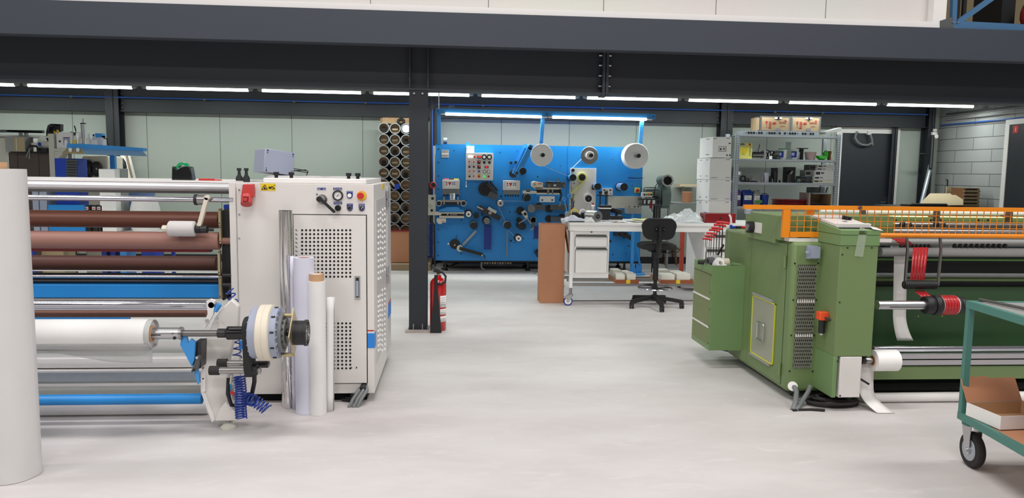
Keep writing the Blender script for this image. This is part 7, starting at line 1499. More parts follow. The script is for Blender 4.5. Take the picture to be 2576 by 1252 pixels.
# filter regulator on the column side face
q = onx(2080, 800, XC_F)
b_ = MB(); yc = q.y; z0, z1 = onx(2080, 804, XC_F).z, onx(2080, 783, XC_F).z; b_.box(XC_F - .065, XC_F + .0, yc - .03, yc + .03, z0, z1, 'orange_tip'); rg = b_.build('filter_regulator', tg, bevel=.005)
b_ = MB(); b_.cyl((XC_F - .033, yc, z0), (XC_F - .033, yc, onx(2080, 838, XC_F).z), .022, 'black', 18); b_.cyl((XC_F - .033, yc, onx(2080, 838, XC_F).z), (XC_F - .033, yc, onx(2080, 843, XC_F).z), .009, 'white', 10); b_.cyl((XC_F - .03, yc - .03, z0 + .02), (XC_F + .0, yc - .055, z0 + .01), .008, 'black', 8); b_.build('regulator_bowl', rg)
# extra filter box at far left
Ybx = onx(1870, 780, XG).y; XBL = at(1787, 780, Ybx).x; YBB = onx(1743, 760, XBL).y
zb0, zb1 = at(1828, 881, Ybx).z, at(1828, 668, Ybx).z
b_ = MB(); b_.box(XBL, XG - .001, Ybx, YBB, zb0, zb1 - .02, 'green_light')
for (a, c, d, e) in ((XBL, XG - .001, Ybx, Ybx + .01), (XBL, XG - .001, YBB - .01, YBB), (XBL, XBL + .01, Ybx + .01, YBB - .01), (XG - .012, XG - .001, Ybx + .01, YBB - .01)): b_.box(a, c, d, e, zb1 - .02, zb1, 'green_light')
fb_ = b_.build('filter_box', tg)
hz = (zb1 - zb0)
b_ = MB(); b_.box(XBL - .002, XBL, Ybx + .025, YBB - .02, zb0 + .04, zb1 - .06, 'filter')
for k in range(40): z = zb0 + .05 + k * (hz - .12) / 40; b_.box(XBL - .0035, XBL - .002, Ybx + .025, YBB - .02, z, z + .005, 'green')
b_.build('filter_screen', fb_)
for f_ in (.56, .23):
    b_ = MB(); z = zb0 + hz * f_ + .02; b_.box(XBL - .006, XBL - .001, Ybx + .02, YBB - .015, z, z + .016, 'cabinet'); b_.build('screen_strip', fb_)
b_ = MB(); b_.box(XBL - .006, XBL - .001, Ybx + .02, YBB - .015, zb0 + hz * .89, zb0 + hz * .895, 'green_dark'); b_.build('screen_seam', fb_)
for k in range(5): b_ = MB(); b_.cyl((XBL - .001, Ybx + .012, zb0 + .06 + k * hz * .2), (XBL - .005, Ybx + .012, zb0 + .06 + k * hz * .2), .005, 'green_dark', 8); b_.build('screw', fb_)
b_ = MB(); b_.tube(coil([(XBL + .12, Ybx + .15, zb0 - .005), (XBL + .2, Ybx + .1, zb0 - .015)], .02, .004, 7, 'blue_hose'), .004, 'blue_hose', 5); b_.build('coiled_hose', tg)
# upper housing with hand knob
YUF = YGF + .12; XU = at(1966, 570, YUF).x; YUB = onx(1875, 555, XU).y; zu1 = onx(1966, 543, XU).z
b_ = MB(); b_.box(XU, XU + .9, YUF + .1, YUB, ZGT - .03, zu1, 'green'); b_.box(XU, XU + .02, YUF, YUF + .1, ZGT, zu1, 'green'); b_.build('upper_housing', tg, bevel=.004)
q = onx(1900, 571, XU); b_ = MB(); b_.box(XU - .008, XU, onx(1917, 566, XU).y, onx(1901, 566, XU).y, q.z - .04, q.z + .04, 'cabinet'); kp = b_.build('knob_plate', tg)
q = onx(1896, 571, XU); b_ = MB(); b_.cyl((XU - .008, q.y, q.z), (XU - .05, q.y, q.z), .045, 'black', 24); b_.cyl((XU - .05, q.y, q.z), (XU - .056, q.y, q.z), .028, 'alu', 20); b_.build('hand_knob', kp)
b_ = MB(); b_.box(XU + .025, XGR + .5, YUF - .08, YUF + .2, ZGT + .0, ZGT + .025, 'cabinet'); q = at(2022, 598, YUF - .05); b_.cyl((q.x - .04, YUF - .05, ZGT + .03), (q.x + .04, YUF - .05, ZGT + .03), .018, 'black', 14); b_.build('table_ledge', tg)
b_ = MB(); Yh2 = YUF + .15
for k in range(4): b_.tube([at(1985, 585 - k * 7, Yh2), at(2010, 578 - k * 9, Yh2 + .1), at(2040, 560 - k * 2, Yh2 + .12), at(2080, 552 - k * 3, Yh2 + .2), at(2110, 556, Yh2 + .3)], .014 if k % 2 else .009, ('black', 'grey', 'black', 'grey_mid')[k], 8)
b_.tube([at(1985, 565, Yh2), at(2005, 572, Yh2), at(2035, 586, Yh2), at(2065, 590, Yh2)], .015, 'black', 8); b_.tube([at(1990, 590, Yh2), at(2030, 592, Yh2 - .02), at(2060, 580, Yh2)], .012, 'grey_mid', 8)
b_.build('hoses', tg)
# orange guard
YO = 5.1 - .02; XRR = 6.2
def obar(x0, y0, x1, y1, Y=YO, d=.03, far=False):
    X0, X1, Z0, Z1 = rc(x0, y0, x1, y1, Y); b_ = MB(); b_.box(X0, XRR if far else X1, Y, Y + d, Z0, Z1, 'orange'); return b_
tgd = tg
b_ = obar(1873, 515.5, 2000, 526, far=True); og = b_.build('guard_top_bar', tg, 'bright orange guard bar')
obar(1970, 526, 1987, 597).build('guard_post', og); obar(2033, 526, 2049, 541, YO + .05).build('guard_stub', og); obar(1987, 583.5, 2068, 596.5).build('guard_bottom_bar', og)
b_ = MB(); p = at(2400, 593.5, YO); b_.cyl((at(2216, 590, YO).x, YO + .02, p.z), (XRR, YO + .02, p.z), s(6.2, YO), 'orange', 16); b_.build('guard_bottom_tube', og)
b_ = MB(); z_top = at(2300, 527, YO).z; z_bot = at(2300, 590, YO).z; X = at(1990, 560, YO).x; k = 0
while X < XRR - .1: b_.box(X - .0022, X + .0022, YO + .012, YO + .016, z_bot, z_top, 'orange'); X += s(19, YO)
for y_ in (542.5, 558, 573.5): z = at(2300, y_, YO).z; b_.box(at(1987, 560, YO).x, XRR, YO + .016, YO + .02, z - .0022, z + .0022, 'orange')
b_.build('guard_mesh', og)
b_ = MB(); disc(b_, 2163, 522, YO, 4.6, .012, 'brown_cab'); b_.build('rivet', og)
b_ = MB(); q = at(1886, 531, YO + .1); b_.cyl((q.x, YO + .12, q.z - .02), (q.x, YO + .12, at(1886, 526, YO + .12).z), .028, 'galv', 16); b_.build('grey_cylinder', tg)
# rollers behind the guard (they run out of the picture to the right)
GX0 = at(2095, 560, 5.4).x
def groll(yr, rp, m, Y, x0=None, name='roller', label=None, xr=2400):
    p = at(xr, yr, Y); X0 = GX0 if x0 is None else at(x0, yr, Y).x
    b_ = MB(); b_.cyl((X0, Y, p.z), (XRR, Y, p.z), s(rp, Y), m, 30); return b_.build(name, tg, label)
def gbar(y0, y1, m, Y, d=.04, x0=None, name='cross_beam', label=None):
    X0, X1, Z0, Z1 = rc(x0 or 2200, y0, 2576, y1, Y); X0 = GX0 if x0 is None else X0
    b_ = MB(); b_.box(X0, XRR, Y, Y + d, Z0, Z1, m); return b_.build(name, tg, label)
groll(534, 8, 'white', 5.7, 2062, label='white roller behind the orange mesh')
gbar(543.2, 546, 'line_light', 5.6, .02, 2178, 'light_strip', 'thin glowing yellowish light strip')
gbar(546, 559, 'green', 5.66, .06, 2080)
groll(566, 6.5, 'steel', 5.45, 2190, label='steel roller behind the mesh'); groll(582, 5.5, 'alu', 5.35, 2190)
gbar(571, 579, 'steel_worn', 5.5, .05, 2190)
for x_ in (2175, 2362, 2545):
    b_ = MB(); b_.px(x_ - 5, 528, x_ + 3, 560, 5.5, .05, 'brown_cab'); b_.px(x_ - 22, 541, x_ - 2, 546, 5.5, .03, 'wood_brown'); b_.build('roller_bracket', tg)
for x_ in (2238, 2350, 2470): 
    for dx in (-9, 3, 15): b_ = MB(); disc(b_, x_ + dx, 553, 5.66, 2.4, .008, 'black', n=8); b_.build('hole_cap', tg)
for x_ in (2278, 2363):
    b_ = MB(); roll_x(b_, x_ - 13, x_ + 14, x_, 565, 5.38, s(5.5, 5.38), 'black'); roll_x(b_, x_ - 5, x_ + 6, x_, 564, 5.38, s(9, 5.38), 'steel_worn'); b_.build('shaft_clamp', tg)
groll(610, 9.5, 'grey', 5.28, 2190, label='upper grey roller'); groll(634, 11.5, 'grey', 5.15, 2214, label='lower grey roller')
gbar(600, 608, 'grey_mid', 5.32, .1, 2190)
for k in range(10): q = at(2400 + k * 14, 620, 5.16); b_ = MB(); b_.cyl((q.x, 5.16, q.z), (q.x + .012, 5.16, q.z), .022, 'black', 16); b_.build('knife_disc', tg)
for k in range(8): q = at(2265 + k * 10, 620, 5.16); b_ = MB(); b_.cyl((q.x, 5.16, q.z), (q.x + .01, 5.16, q.z), .018, 'black', 14); b_.build('knife_disc', tg)
gbar(646, 722, 'black', 5.55, .05, 2190, 'inner_panel')
groll(653, 2.6, 'green_label', 5.3, 2206, 'tie_rod'); groll(692, 6, 'grey_mid', 5.32, 2200, 'roller'); groll(702, 5.5, 'green', 5.36, 2200, 'roller')
gbar(722, 872, 'green_dark', 5.42, .05, 2190, 'green_panel', 'dark green panel')
for x_ in (2310, 2370): b_ = MB(); disc(b_, x_, 795, 5.42, 1.4, .003, 'yellow_soft', n=6); b_.build('panel_dot', tg)
b_ = MB(); b_.box(GX0 + .0, XRR, 5.25, 5.42, at(2400, 953, 5.3).z, at(2400, 880, 5.3).z, 'green_dark'); b_.build('lower_body', tg)
groll(876.5, 8.2, 'chrome', 5.06, 2196, label='chrome roller above the slotted rail'); gbar(890.5, 902, 'alu', 5.0, .05, 2200, 'slotted_rail'); gbar(905, 917.5, 'alu', 5.0, .05, 2200, 'slotted_rail'); gbar(902, 905, 'black', 5.02, .04, 2200, 'rail_slot')
gbar(921, 953, 'green', 5.02, .2, 2160); gbar(954, 988, 'black', 5.3, .1, 2140, 'lower_gap')
b_ = MB(); zt3 = .036; b_.cyl((at(2166, 992, 5.0).x, 4.98, zt3), (XRR, 4.98, zt3), .034, 'cabinet_light', 24); b_.build('floor_tube', tg, 'white tube close to the floor')
b_ = MB(); b_.box(XRR, XRR + .1, YCF + .1, YGB, .02, ZGT, 'green'); b_.build('right_end_frame', tg)
# arms with toothed roller
YAr = 4.98
for (xt, xb_) in ((2280, 2275), (2364, 2358)):
    b_ = MB(); b_.bar(at(xt + 1, 598, YAr), at(xt + 3, 628, YAr), s(5.6, YAr), .015, 'steel_worn'); b_.bar(at(xt + 3, 628, YAr), at(xb_ + 1, 718, YAr), s(5.6, YAr), .015, 'steel_worn'); b_.build('swing_arm', tg)
b_ = MB(); p = at(2315, 716, YAr); X0, X1 = at(2274, 716, YAr).x, at(2354, 716, YAr).x; r = s(12, YAr)
prof = []; N = 34
for k in range(N + 1): prof.append((r * (1 if k % 2 else .86), (X1 - X0) * k / N))
b_.lathe((X0, YAr, p.z), (1, 0, 0), prof, 'black', 22, smooth=False); b_.build('toothed_roller', tg)
# take-up shaft
YSh = 4.86
b_ = MB(); roll_x(b_, 2206, 2345, 2270, 767, YSh, s(12.2, YSh), 'alu'); p = at(2270, 770, YSh); r = s(12.4, YSh); b_.box(at(2232, 770, YSh).x, at(2342, 770, YSh).x, YSh - r - .0005, YSh - r + .004, p.z - .003, p.z + .002, 'black'); b_.build('expanding_shaft', tg, 'bright slotted expanding shaft')
b_ = MB(); roll_x(b_, 2402, 2600, 2430, 766, YSh, s(9, YSh), 'alu'); b_.build('shaft_end', tg)
for (x0_, x1_, r_) in ((2325, 2346, 24), (2346, 2362, 27), (2400, 2412, 24), (2411, 2423, 22)):
    b_ = MB(); p = at(2374, 767, YSh); X0, X1 = at(x0_, 767, YSh).x, at(x1_, 767, YSh).x; b_.lathe((X0, YSh, p.z), (1, 0, 0), [(s(r_, YSh) * .93, 0), (s(r_, YSh), .006), (s(r_, YSh), X1 - X0 - .006), (s(r_, YSh) * .93, X1 - X0)], 'black', 32); b_.build('clamping_disc', tg)
p = at(2383, 767, YSh); X0, X1 = at(2363, 767, YSh).x, at(2400, 767, YSh).x; r = s(26.5, YSh)
t = thing('red_tape_roll', 'roll of bright red tape wound on the shaft of the green machine', 'tape roll', ((X0 + X1) / 2, YSh, p.z - r))
b_ = MB()
for k in range(5): a, c = X0 + (X1 - X0) * k / 5, X0 + (X1 - X0) * (k + 1) / 5; b_.lathe((a + .001, YSh, p.z), (1, 0, 0), [(r * .97, 0), (r, .001), (r, c - a - .003), (r * .97, c - a - .002)], 'red_tape', 40)
b_.build('tape', t)
b_ = MB(); b_.ring((X0 - .004, YSh, p.z), (X1 + .006, YSh, p.z), r * .93, r * .5, 'white', 32); b_.build('core', t)
# red webs
b_ = MB()
def band(y0, x0a, x0b, y1, x1a, x1b, Ya, Yb_, sag=0, k0=0, nn=5):
    for k in range(nn):
        f0, f1 = k / nn + .01, (k + 1) / nn - .012
        b_.add([at(x0a + (x0b - x0a) * f0, y0, Ya), at(x0a + (x0b - x0a) * f1, y0, Ya), at(x1a + (x1b - x1a) * f1, y1, Yb_), at(x1a + (x1b - x1a) * f0, y1, Yb_)], [(0, 1, 2, 3)], 'red_tape')
band(622, 2297, 2336, 704, 2289, 2326, 5.06, 4.97); band(599, 2243, 2280, 617, 2266, 2300, 5.2, 5.15, nn=4); band(730, 2297, 2325, 746, 2318, 2345, 4.98, 4.86, nn=3)
b_.build('red_tape_web', label='red tape strips running down over the grey rollers of the green machine', cat='tape', solid=.0012)
# white paper strip
b_ = MB()
def strip(u, v):
    ypix = 641 + v * 214; curl = max(0, v - .72) / .28
    p = at(2249 + u * 33 + curl * curl * (8 + 8 * u) - 4 * v, ypix, 5.2); return Vector((p.x, 5.2 - .02 * curl, p.z))
b_.grid(strip, 3, 26, 'cabinet_light'); b_.build('paper_strip', label='long white paper strip hanging down in front of the dark green panel', cat='paper', solid=.001)
# white roll low
YRl = 4.84
p = at(2222, 906, YRl); X0, X1 = at(2196, 906, YRl).x, at(2254, 906, YRl).x; r = s(28.5, YRl)
t = thing('white_roll', 'small white paper roll low on the green machine, its end hanging to the floor', 'paper roll', ((X0 + X1) / 2, YRl, p.z - r))
b_ = MB(); b_.ring((X0, YRl, p.z), (X1, YRl, p.z), r, r * .45, 'white', 44); b_.build('paper', t); b_ = MB(); b_.ring((X0 - .006, YRl, p.z), (X1, YRl, p.z), r * .5, r * .38, 'card_light', 24); b_.build('core', t)
b_ = MB()
def tail(u, v):
    y0 = p.z - .02; z = y0 * (1 - v) + .004 * v; c = max(0, v - .6) / .4
    return Vector((X0 - .055 + u * .105 + c ** 3 * (.05 + .02 * u) - .01 * math.sin(3 * v), YRl + r * .6 * (1 - v) + .02 - .13 * c * c, max(.004, z)))
b_.grid(tail, 3, 26, 'cabinet_light'); b_.build('paper_tail', t, solid=.001)
b_ = MB(); roll_x(b_, 2168, 2196, 2190, 906, YRl, s(8.5, YRl), 'steel'); roll_x(b_, 2166, 2176, 2170, 906, YRl, s(10.5, YRl), 'darkmetal', 12); b_.build('roll_shaft', tg)
b_ = MB(); b_.bar(at(2163, 952, YRl), at(2186, 966, YRl), .014, .01, 'black'); b_.build('black_lever', tg)
# cables on the front
b_ = MB(); a_ = at(1995, 973, YGF - .02); b_.tube([at(1996, 972, YGF), at(1999, 974, YGF - .05), at(2004, 985, YGF - .08), fl(2001, 1012, .04), fl(1994, 1031, .001)], .017, 'grey_mid', 10); b_.build('floor_cable', tg, 'grey cable running from the cabinet into the floor, left one')
b_ = MB(); b_.cyl(at(1995, 972, YGF + .01), at(1994, 971, YGF - .03), .034, 'white', 16); b_.build('cable_gland', tg)
b_ = MB(); b_.tube([at(2036, 972, YGF), at(2038, 973, YGF - .05), at(2032, 987, YGF - .08), fl(2016, 1012, .03), fl(2003, 1033, .001)], .016, 'grey_mid', 10); b_.build('floor_cable', tg, 'grey cable running from the cabinet into the floor, right one')
t = thing('cable_coil', 'dark coil of cable lying on the floor under the control column of the green machine', 'cable', tuple(fl(2095, 1022)))
for k in range(6):
    c = fl(2093 + 5 * (k % 3), 1015 + 1.5 * (k % 4)); b_ = MB(); rx, ry = .18 - .02 * (k % 3), .10 - .014 * (k % 3)
    b_.tube([(c.x + math.cos(a) * rx, min(c.y + math.sin(a) * ry, 9), max(.01, .012 + .007 * k + .008 * math.sin(a + k))) for a in [2 * PI * q / 26 for q in range(26)]], .0095, 'rubber', 7, True); b_.build('cable_loop', t)
b_ = MB(); b_.tube([fl(1995, 1032, .006), fl(2010, 1030, .008), fl(2040, 1029, .01), fl(2075, 1031, .012)], .009, 'rubber', 7); b_.build('cable_run', t); b_ = MB(); b_.tube([fl(2070, 1003, .01), fl(2010, 1004, .01), fl(1988, 998, .01), fl(1985, 992, .01), fl(1996, 990, .01), fl(1992, 1000, .01)], .006, 'grey', 6); b_.build('cable_run', t)
# things on top of the filter box
zt4 = zb1 - .02 + .002
def ontop(px, dy=.1): q = at(px, 660, Ybx + dy); return q.x, Ybx + dy
X, Y_ = ontop(1786, .12)
b_ = MB(); b_.ring((X - .02, Y_, zt4 + .037), (X + .03, Y_ + .01, zt4 + .037), .036, .02, 'grey_dark', 22); b_.build('tape_reel', label='grey tape reel on the green filter box, left one', cat='tape')
X, Y_ = ontop(1806, .1); b_ = MB(); b_.lathe((X, Y_, zt4), (.2, -.6, .5), [(.02, .005), (.055, .005), (.055, .05), (.02, .05)], 'white', 24, closed=True); b_.build('tape_reel', label='white tape reel lying tilted on the green filter box, middle one', cat='tape')
X, Y_ = ontop(1824, .1); b_ = MB(); b_.cyl((X - .02, Y_, zt4 + .034), (X + .03, Y_, zt4 + .034), .034, 'bone', 22); b_.build('tape_reel', label='cream tape reel on the green filter box, right one', cat='tape')
X, Y_ = ontop(1800, .28); b_ = MB(); b_.sphere((X, Y_, zt4 + .04), .06, 'grey', 14, (1, .8, .6)); b_.build('scrap_ball', label='grey crumpled bundle behind the tape reels on the green filter box', cat='bundle')
X, Y_ = ontop(1770, .22); b_ = MB(); b_.cyl((X - .05, Y_, zt4 + .018), (X + .07, Y_ - .02, zt4 + .018), .017, 'rubber', 12); b_.build('dark_tube', label='dark short tube lying at the left rear of the green filter box top', cat='tube')
b_ = MB(); X, Y_ = ontop(1845, .12); b_.cyl((X - .02, Y_, zt4 + .014), (X + .1, Y_ - .05, zt4 + .014), .013, 'green', 10); b_.build('green_tool', label='green handled tool lying at the right of the green filter box top', cat='tool')
b_ = MB(); X, Y_ = ontop(1812, .3); b_.bar((X - .04, Y_, zt4 + .05), (X + .03, Y_ + .02, zt4 + .16), .016, .01, 'black'); b_.build('scraper', label='black scraper standing slanted behind the tape reels', cat='tool')
# T-handle hex keys
keys = [(1779, 602, 640, 1.6), (1785, 595, 640, 1.8), (1790, 588, 640, 2), (1797, 580, 640, 2.2), (1804, 575, 640, 2.6), (1811, 567, 638, 3), (1818.5, 561, 636, 3.6)]
od = ['shortest', 'second shortest', 'third shortest', 'middle', 'third longest', 'second longest', 'longest']
t = thing('key_rack', 'small dark rack holding the red T handled hex keys on the green filter box', 'rack', (*ontop(1798, .4), zt4))
Yk = Ybx + .4; a_, c_ = at(1775, 650, Yk), at(1823, 650, Yk); b_ = MB(); b_.box(a_.x, c_.x, Yk - .02, Yk + .02, zt4, zt4 + .025, 'darkmetal'); b_.build('rack_block', t)
for (x_, y0, y1, r_), o_ in zip(keys, od):
    Yk_ = Ybx + .4; p = at(x_, y0, Yk_); t = thing('hex_key', 'red T handled hex key, %s in the row on the green filter box' % o_, 'hex key', (p.x, Yk_, zt4 + .026), 'red T handled hex keys')
    b_ = MB(); b_.cyl((p.x, Yk_, zt4 + .026), (p.x, Yk_, p.z), s(r_, Yk_) * .45, 'darkmetal', 8); b_.build('shaft', t)
    L = .028 + r_ * .008; b_ = MB(); b_.tube([(p.x - L, Yk_ - .0, p.z + .006), (p.x - L * .4, Yk_, p.z + .007), (p.x + L * .4, Yk_, p.z + .003), (p.x + L, Yk_, p.z - .004)], lambda q: .006 + r_ * .0016, 'red', 10); b_.build('grip', t)
# small things on the cabinet top
for k, (px, m, nm, lb) in enumerate(((1836, 'blue_deep', 'pen', 'blue pen lying on the rear left top of the green machine'), (1846, 'black', 'screwdriver', 'black screwdriver lying on the green machine top beside the blue pen'), (1850, 'red', 'marker', 'red marker lying behind the black screwdriver on the green machine top'), (1861, 'black', 'knife', 'black box cutter lying on the green machine top'), (1870, 'yellow', 'tape_measure', 'yellow tape measure on the green machine top left of the housing'))):
    Y_ = YGB - .12 - .03 * (k % 3); q = at(px, 572, Y_); 
    if q.x < XG + .03: Y_ = YGB - .1; q = at(px, 572, Y_)
    X_ = max(q.x, XG + .06 + k * .045)
    b_ = MB()
    if nm == 'tape_measure': b_.box(X_ - .01, X_ + .035, Y_ - .03, Y_ + .02, ZGT + .001, ZGT + .04, m)
    else: b_.cyl((X_ - .04, Y_, ZGT + .012), (X_ + .03, Y_ + .02, ZGT + .012), .011, m, 10)
    b_.build(nm, label=lb, cat=nm.replace('_', ' '))
b_ = MB(); X, Y_ = XG + .03, YGB - .07; b_.cyl((X, Y_, ZGT + .001), (X, Y_, ZGT + .03), .012, 'blue_deep', 10); b_.tube([(X, Y_, ZGT + .03), (X - .005, Y_, ZGT + .09), (X - .02, Y_, ZGT + .12)], .009, 'cabinet_light', 8); b_.build('spray_nozzle', label='small white and blue nozzle standing at the rear corner of the green machine top', cat='nozzle')

# ================================================================= trolley at the right
Pp = Vector((2.83, 3.87, 0)); yaw = math.radians(6.0)
L = Vector((-math.sin(yaw), -math.cos(yaw), 0)); W = Vector((math.cos(yaw), -math.sin(yaw), 0))
TT = Matrix(((W.x, -L.x, 0, Pp.x), (W.y, -L.y, 0, Pp.y), (0, 0, 1, 0), (0, 0, 0, 1)))      # local x: right, local y: away from viewer, toward viewer negative
zt5 = at(2437, 755, 3.87).z; zs5 = at(2414, 1046, 3.87).z + .028
t = thing('trolley', 'teal steel trolley with big rubber wheels at the right picture edge', 'trolley', (Pp.x + .4, Pp.y - .4, 0))
TW, TL = .75, 1.25; p_ = .034
for (x, y) in ((0, 0), (TW - p_, 0), (0, -TL + p_), (TW - p_, -TL + p_)):
    b_ = MB(TT); b_.box(x + .0015, x + p_ - .0015, y - p_ + .0015, y - .0015, zs5 - .02, zt5 - .003, 'teal'); b_.build('post', t)
def frame(z, nm):
    b_ = MB(TT); h = .04
    for (a, c, d, e) in ((0, TW, -.03, 0), (0, TW, -TL, -TL + .03), (0, .03, -TL + .03, -.03), (TW - .03, TW, -TL + .03, -.03)): b_.box(a, c, d, e, z - h, z, 'teal')
    o = b_.build(nm, t); return o
o = frame(zt5, 'top_frame'); b_ = MB(TT); b_.box(.03, TW - .03, -TL + .03, -.03, zt5 - .014, zt5 - .003, 'grey'); b_.build('top_sheet', t)
o = frame(zs5 + .0, 'shelf_frame'); b_ = MB(TT); b_.box(.03, TW - .03, -TL + .03, -.03, zs5 - .02, zs5 - .003, 'card'); b_.build('shelf_board', t)
r = .1
for (x, y) in ((.055, -.035), (TW - .1, -.035), (.06, -TL + .14), (TW - .1, -TL + .14)):
    b_ = MB(TT); b_.cyl((x + .01, y, zs5 - .065), (x + .01, y, zs5 - .04), .05, 'teal', 18)
    xx = x + .012
    for sx in (-.033, .029): b_.prism([(xx + sx, y - .045, zs5 - .06), (xx + sx, y + .045, zs5 - .06), (xx + sx, y + .018 - .02, r - .012), (xx + sx, y - .018 - .02, r - .012)], (.004, 0, 0), 'alu')
    b_.cyl((xx - .04, y - .02, r), (xx + .04, y - .02, r), .010, 'alu', 10); f_ = b_.build('castor_fork', t)
    b_ = MB(TT); b_.lathe((xx - .022, y - .02, r + .001), (1, 0, 0), [(r * .62, 0), (r * .92, .002), (r, .012), (r, .032), (r * .92, .042), (r * .62, .044)], 'rubber', 36); b_.build('tyre', t)
    b_ = MB(TT); b_.cyl((xx - .024, y - .02, r + .001), (xx + .024, y - .02, r + .001), r * .63, 'galv', 26); b_.cyl((xx - .03, y - .02, r + .001), (xx - .024, y - .02, r + .001), r * .25, 'alu', 14); b_.build('wheel_rim', t)
# pipe lying on the top, boxes on the shelf
b_ = MB(TT); b_.cyl((.06, -.02, zt5 + .01), (.25, -.75, zt5 + .01), .008, 'steel_worn', 10); b_.build('steel_rod', label='thin steel rod lying diagonally on the trolley top', cat='rod')
def open_box(x, y, rot, w_, d_, h_, lab, mo='cabinet_light', mi='card_light'):
    T = TT @ Matrix.Translation((x, y, zs5)) @ Matrix.Rotation(rot, 4, 'Z')
    t = thing('open_carton', lab, 'box', tuple((T @ Vector((w_ / 2, d_ / 2, 0)))), 'open cartons on the trolley shelf')
    b_ = MB(T); b_.box(0, w_, 0, d_, .001, .004, mi)
    for (a, c, d, e) in ((0, w_, 0, .003), (0, w_, d_ - .003, d_), (0, .003, .003, d_ - .003), (w_ - .003, w_, .003, d_ - .003)): b_.box(a, c, d, e, .001, h_, mo)
    b_.build('carton_body', t)
    b_ = MB(T); b_.box(.003, .004, .003, d_ - .003, .004, h_ - .001, mi); b_.box(w_ - .004, w_ - .003, .003, d_ - .003, .004, h_ - .001, mi); b_.box(.003, w_ - .003, .003, .004, .004, h_ - .001, mi); b_.box(.003, w_ - .003, d_ - .004, d_ - .003, .004, h_ - .001, mi); b_.build('inner_faces', t)
    b_ = MB(T @ Matrix.Translation((0, d_, h_)) @ Matrix.Rotation(math.radians(62), 4, 'X')); b_.box(0.0, w_, 0, .13, 0, .003, 'card'); b_.box(.03, w_ * .5, .13, .14, 0, .003, 'card'); b_.build('lid_flap', t)
    b_ = MB(T @ Matrix.Translation((w_, 0, h_)) @ Matrix.Rotation(math.radians(20), 4, 'Y')); b_.box(0, .07, 0, d_, 0, .003, mo); b_.build('side_flap', t)
open_box(.045, -.31, math.radians(10), .34, .24, .075, 'open white carton with raised brown lid nearer the trolley post')
open_box(.22, -.80, math.radians(-8), .34, .24, .075, 'open brown carton at the right picture edge on the trolley shelf', 'card_light')
# ================================================================= left background, seen over and between the rollers
YLb = 9.6
zt6 = at(240, 584, YLb).z
xa, xb = at(70, 584, YLb).x, at(405, 584, YLb).x
t = thing('work_table', 'white work table standing behind the brown rollers of the grey coating machine', 'table', ((xa + xb) / 2, YLb + .4, 0))
b_ = MB(); b_.box(xa, xb, YLb - .02, YLb + .54, zt6 - .04, zt6, 'cabinet_light'); b_.build('table_top', t)
for X in (xa + .02, xb - .06):
    for Y_ in (YLb, YLb + .48): b_ = MB(); b_.box(X, X + .04, Y_, Y_ + .04, .002, zt6 - .04, 'blue_deep'); b_.build('leg', t)
def tb(x0, x1, ytop, m, name, lab, cat, dy=.1, d=.25, base=None, group=None, bevel=.004, more=None):
    Y_ = YLb + dy; X0, X1 = at(x0, 480, Y_).x, at(x1, 480, Y_).x; z1 = at((x0 + x1) / 2, ytop, Y_).z; z0 = (zt6 if base is None else base) + .001
    b_ = MB(); b_.box(X0, X1, Y_, Y_ + d, z0, z1, m); return b_.build(name, label=lab, cat=cat, group=group, bevel=bevel), X0, X1, Y_, z0, z1
tb(80, 95.5, 481, 'grey_box', 'grey_speaker', 'grey upright box at the far left behind the rollers, left of the pair', 'box', group='grey upright boxes')
tb(98, 116.5, 481, 'grey_box', 'grey_speaker', 'grey upright box at the far left behind the rollers, right of the pair', 'box', group='grey upright boxes')
tb(118, 210, 515.5, 'blue_machine', 'blue_carton', 'long bright blue carton behind the upper brown roller', 'box', .02, .12)
for k, (x0, m) in enumerate(((212, 'black'), (230, 'black'), (243, 'black'))):
    o, X0, X1, Y_, z0, z1 = tb(x0, x0 + 12, 516, m, 'ink_can', ['black can with a red and white label right of the long blue carton', 'black can with a label, middle one behind the upper brown roller', 'black can beside the tall white box behind the upper brown roller'][k], 'can', .05, .12, group='black cans')
    b_ = MB(); b_.px(x0 + 1.5, 520, x0 + 10, 527, YLb + .05, .002, 'white', .002); b_.px(x0 + 2.5, 522, x0 + 9, 525, YLb + .05, .001, 'red', .003); b_.build('label_sticker', o)
tb(250, 290, 425, 'white', 'tall_white_box', 'tall white box rising above the machine top plate, behind the rollers', 'box', .05, .35)
o, X0, X1, Y_, z0, z1 = tb(292.5, 307, 424, 'grey', 'grey_canister', 'grey canister right of the tall white box', 'canister', .2, .2)
# cream rack with pens
t = thing('tool_rack', 'cream rack with blue markers behind the chrome rod of the coating machine', 'rack', (at(160, 500, YLb + .5).x, YLb + .5, zt6))
b_ = MB(); X0, X1 = at(130, 500, YLb + .5).x, at(197, 500, YLb + .5).x; b_.box(X0, X1, YLb + .5, YLb + .52, zt6, at(160, 478, YLb + .5).z, 'bone'); b_.box(X0, X1, YLb + .44, YLb + .5, at(160, 503, YLb + .5).z - .01, at(160, 503, YLb + .5).z, 'bone'); b_.build('rack_board', t)
for k in range(5): b_ = MB(); p = at(168 + k * 5, 492, YLb + .47); b_.cyl((p.x, YLb + .47, p.z - .05), (p.x, YLb + .47, p.z + .04), .012, 'blue_deep' if k % 2 == 0 else 'cabinet', 8); b_.build('marker', t)
